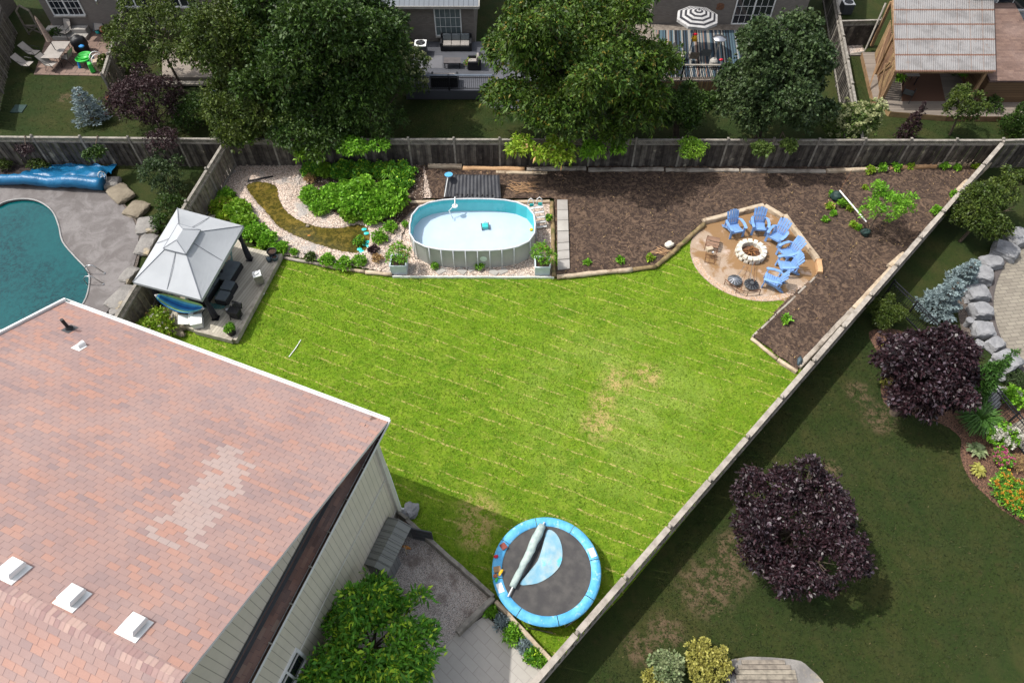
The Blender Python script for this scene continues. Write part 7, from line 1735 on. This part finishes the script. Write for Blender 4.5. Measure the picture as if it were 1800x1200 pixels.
mb=MB(); p=G(1678,160,.5); 
sd=thing('lean_to_shed','cedar board shed with brown shingle roof right of the pavilion','shed',(28.6,36.6,0)); mb=MB()
wall(mb,(27.3,35.0),(30.4,35.0),0,1.9); wall(mb,(27.3,40),(27.3,35.0),0,1.9); mb.build('shed_wall',stripe_mat('cedar_lap_boards',(.19,.115,.06),(.06,.035,.02),.16,.1,1,.8,.4),sd)
mb=MB(); uvface(mb,[(27.1,34.7,1.95),(30.8,34.7,1.95),(30.8,41.4,2.9),(27.1,41.4,2.9)],(27.1,34.7,1.95),(1,0,0),(0,.99,.14)); uvface(mb,[(27.1,34.7,1.85),(27.1,41.4,2.8),(30.8,41.4,2.8),(30.8,34.7,1.85)],(27.1,34.7,1.95),(1,0,0),(0,.99,.14)); mb.build('shed_roof',shingle_mat('brown_shed_shingles',[(0,(.11,.07,.055)),(.5,(.15,.095,.075)),(1,(.2,.13,.1))]),sd)
mb=MB(); p,q=G(1558,8,2.7),G(1520,90,1.9); mb.tube([G(1557,6,3.0),G(1523,84,.3),G(1518,92,.12),G(1497,95,.1)],.06,8)
tag(mb.build('rain_pipe','wood_rail',None,smooth=True),'long grey downpipe running down beside the pavilion to the pebble patch','pipe')
mb=MB(); a=G(1487,97,.05); b=G(1521,97,.05); mb.bar(a,b,.12,.1); tag(mb.build('edging_board','wood_rail',None),'pale board edging the small pebble patch','timber')

# ================================================================ TOY PATIO (upper left)
LC=[(62,92,'beige sling lounge chair left of the patio table, upper one'),(50,112,'beige sling lounge chair left of the patio table, lowest one by fence'),(92,112,'beige sling lounge chair in front of the patio table'),(118,55,'beige sling chair behind the patio table with closed parasol'),(120,100,'beige sling chair tucked at the right of the patio table')]
for i,(x,y,lb) in enumerate(LC): slingchair(lb,x-3,y,0.04,(75,78,70,-15,-100)[i],'beige_fab',.6 if i<3 else .1,'beige sling chairs on the toy patio')
tc=G(98,88,.75); pt_=thing('patio_table','grey glass topped patio table under the closed parasol','table',(tc.x,tc.y,.04))
mb=MB(); mb.box((tc.x,tc.y,.76),(1.15,1.9,.035)); mb.build('table_top','beige_fab',pt_,bevel=.015)
for dx,dy in((-.45,-.8),(.45,-.8),(.45,.8),(-.45,.8)): mb=MB(); mb.tube([(tc.x+dx,tc.y+dy,.75),(tc.x+dx*.8,tc.y+dy*.95,.04)],.02,6); mb.build('leg','dark_metal',pt_)
ps=thing('closed_parasol','closed tan striped parasol leaning over the grey patio table','parasol',(tc.x+.1,tc.y,.8))
e0=Vector((tc.x+.05,tc.y-.1,.8)); e1=e0+Vector((-.25,.25,2.0)); dd=(e1-e0); mb=MB(); mb.tube([e0,e1],.022,8); mb.build('pole','dark_metal',ps)
mb=MB(); mb.tube([e0+dd*f for f in(.28,.4,.7,.93,1.02)],[.20,.17,.12,.08,.02],8); mb.build('folded_canopy',mk('tan_parasol_cloth',(.33,.25,.2),(.2,.13,.11),7,.9,.6,14),ps)
wt=thing('water_table','bright green toddler water table with blue legs','toy table',G(147,104)); p=G(147,101,.5)
for k,(dx,dy,r0) in enumerate(((0,.18,.42),(.02,-.14,.46))): mb=MB(); mb.lathe((p.x+dx,p.y+dy,.42),[(r0*.8,0),(r0,.1),(r0,.14),(r0*.9,.14),(r0*.85,.05),(0,.04)],18); mb.build('basin','green_plastic',wt,smooth=True)
for dx,dy in((-.25,-.35),(.3,-.3),(.25,.35),(-.25,.35)): mb=MB(); mb.tube([(p.x+dx,p.y+dy,.45),(p.x+dx*1.2,p.y+dy*1.2,.04)],[.07,.09],8); mb.build('leg','blue_plastic',wt)
small('blue_basket','small blue plastic basket hoop above the green water table','toy',144,83,1.0,(.34,.26,.14),0,'blue_plastic',2)
pc=thing('play_kitchen','tan toy arch playset with a black window, green door and white arcs','toy playset',G(178,115)); p=G(175,112,.3)
mb=MB(); mb.box((p.x+.1,p.y-.15,.35),(.75,.5,.6),.35,taper=.85); mb.build('play_body','tan_plastic',pc,bevel=.05); mb=MB(); mb.box((p.x+.26,p.y-.3,.67),(.3,.28,.02),.35); mb.build('play_window','black',pc)
for k in range(2): mb=MB(); mb.tube([(p.x-.35+k*.25+.45*math.cos(a)*.6,p.y+.45-k*.3+.3*math.cos(a),.3+.5*math.sin(a)) for a in np.linspace(0,math.pi,11)],.035,7); mb.build('arch','white',pc,smooth=True)
mb=MB(); mb.box((p.x-.35,p.y-.45,.35),(.3,.5,.55),.5,taper=.7); mb.build('green_end','green_plastic',pc,bevel=.05)
mb=MB(); a=G(188,104,.5); b=G(208,108,.1); mb.tube([a,a.lerp(b,.5)+Vector((0,0,-.05)),b],[.13,.12,.15],8); tag(mb.build('toy_slide','red_plastic',None,smooth=True),'small red toy slide next to the dividing fence','toy')
gcv=G(140,78,.5); mb=MB(); mb.blob((gcv.x,gcv.y,.5),(.9,.65,1.05),7,3,.25,.3,.9,.5); tag(mb.build('covered_grill','black',None,smooth=True),'black covered barbecue on the patio between table and water table','barbecue')
gd=thing('potting_bench','slanted tan board with dark frame leaning at the taupe house wall','bench',G(175,45)); p=G(173,38,.6); mb=MB(); mb.box((p.x,p.y,.75),(.5,1.5,.04),.25,rx=.5); mb.build('board','beige_fab',gd); mb=MB(); 
for dx in(-.3,.3): mb.box((p.x+dx,p.y,.72),(.07,1.6,.08),.25,rx=.5)
mb.build('frame','grey_dk',gd)
small('wooden_guitar_toy','orange brown toy leaning on the slanted board','toy',182,55,.3,(.4,.7,.3),.6,'terracotta',8); small('blue_tub','light blue tub of toys at the patio back','tub',168,53,.05,(.45,.4,.35),.2,'tramp_blue',9); small('teal_ball','small teal ball beside the light blue tub','ball',173,59,.05,(.25,.25,.25),0,'teal',10)
gl=thing('lidded_grill','grey green round lidded grill beside the brick wall at the upper left','grill',G(203,28)); p=G(202,22,.9); mb=MB(); mb.box((p.x,p.y,.78),(.8,.6,.22),-.1,taper=1.15); mb.build('grill_body','water_can',gl,bevel=.05); mb=MB(); mb.lathe((p.x-.05,p.y+.02,.9),[(.27,0),(.27,.05),(.12,.03),(0,.08)],18); mb.build('lid','black',gl,smooth=True)
for dx,dy in((-.3,-.2),(.3,-.2),(.3,.2),(-.3,.2)): mb=MB(); mb.box((p.x+dx,p.y+dy,.35),(.05,.05,.66)); mb.build('leg','grey_dk',gl)
small('round_planter','grey round planter below the lattice window','planter',151,24,.55,(.6,.45,.4),0,'wood_grey',11)
tg=thing('garden_trellis','weathered diamond shaped wooden gate frame behind the parasol','trellis',G(50,60)); p=G(50,38,.9); mb=MB()
q=[Vector((p.x-.45,p.y,.6)),Vector((p.x-.4,p.y,1.6)),Vector((p.x,p.y,1.95)),Vector((p.x+.45,p.y,1.6)),Vector((p.x+.4,p.y,.6))]
for a,b in zip(q,q[1:]+q[:1]): mb.bar(a,b,.09,.09)
mb.bar(q[0],q[0]-Zv*.6,.08,.08); mb.bar(q[4],q[4]-Zv*.6,.08,.08); mb.bar(q[0]-Zv*.5,q[4],.07,.07); mb.bar(q[4]-Zv*.5,q[0],.07,.07); mb.build('gate_frame','wood_grey',tg)
small('green_mat','dark green flat lid lying on the lawn near the left picket fence','mat',33,192,.0,(.7,.75,.04),0,mk('dark_teal_mat',(.02,.05,.045),None,3,.7,0),1,blob=False)
# middle-left yard: wooden deck, small trampoline, furniture
mb=MB(); 
sheet('timber_deck',GP([(285,85),(372,85),(372,136),(285,136)],.3),.3,stripe_mat('pale_deck_planks',(.28,.24,.20),(.12,.10,.085),.15,.07,1,.9,.4,.01),kind=None,edge=.3,label='pale plank deck seen through the airy tree',cat='deck')
mb=MB(); a,b=G(287,147,.15),G(375,147,.15); mb.bar(a,b,.35,.12); tag(mb.build('deck_step','deckwood',None),'long pale step in front of the plank deck','step')
sofa('red cushioned garden chair under the airy tree by the house',G(308,40,.3),.7,.9,.3,1,z=.3,cush='red_plastic',bk='red_plastic',frame='grey_dk',name='garden_chair',cat='chair')
p=G(369,166,.3); kt=thing('small_trampoline','small round kids trampoline with pale blue padded ring','trampoline',(p.x,p.y,0)); mb=MB(); mb.tube([(p.x+.42*math.cos(a),p.y+.42*math.sin(a),.27) for a in np.linspace(0,6.2832,29)],.075,8,False); mb.build('pad_ring',mk('pale_blue_pad',(.3,.42,.62),None,3,.5,.1),kt,smooth=True); mb=MB(); mb.lathe((p.x,p.y,.27),[(.38,0),(0,.0)],24); mb.build('jump_mat','black',kt)
for k in range(5): a=k*1.2566; mb=MB(); mb.tube([(p.x+.4*math.cos(a),p.y+.4*math.sin(a),.25),(p.x+.44*math.cos(a),p.y+.44*math.sin(a),0)],.02,6); mb.build('leg','steel',kt)
small('terracotta_pot','small terracotta pot by the dividing fence beside the blue spruce','pot',191,175,.0,(.28,.28,.3),0,'terracotta',12)
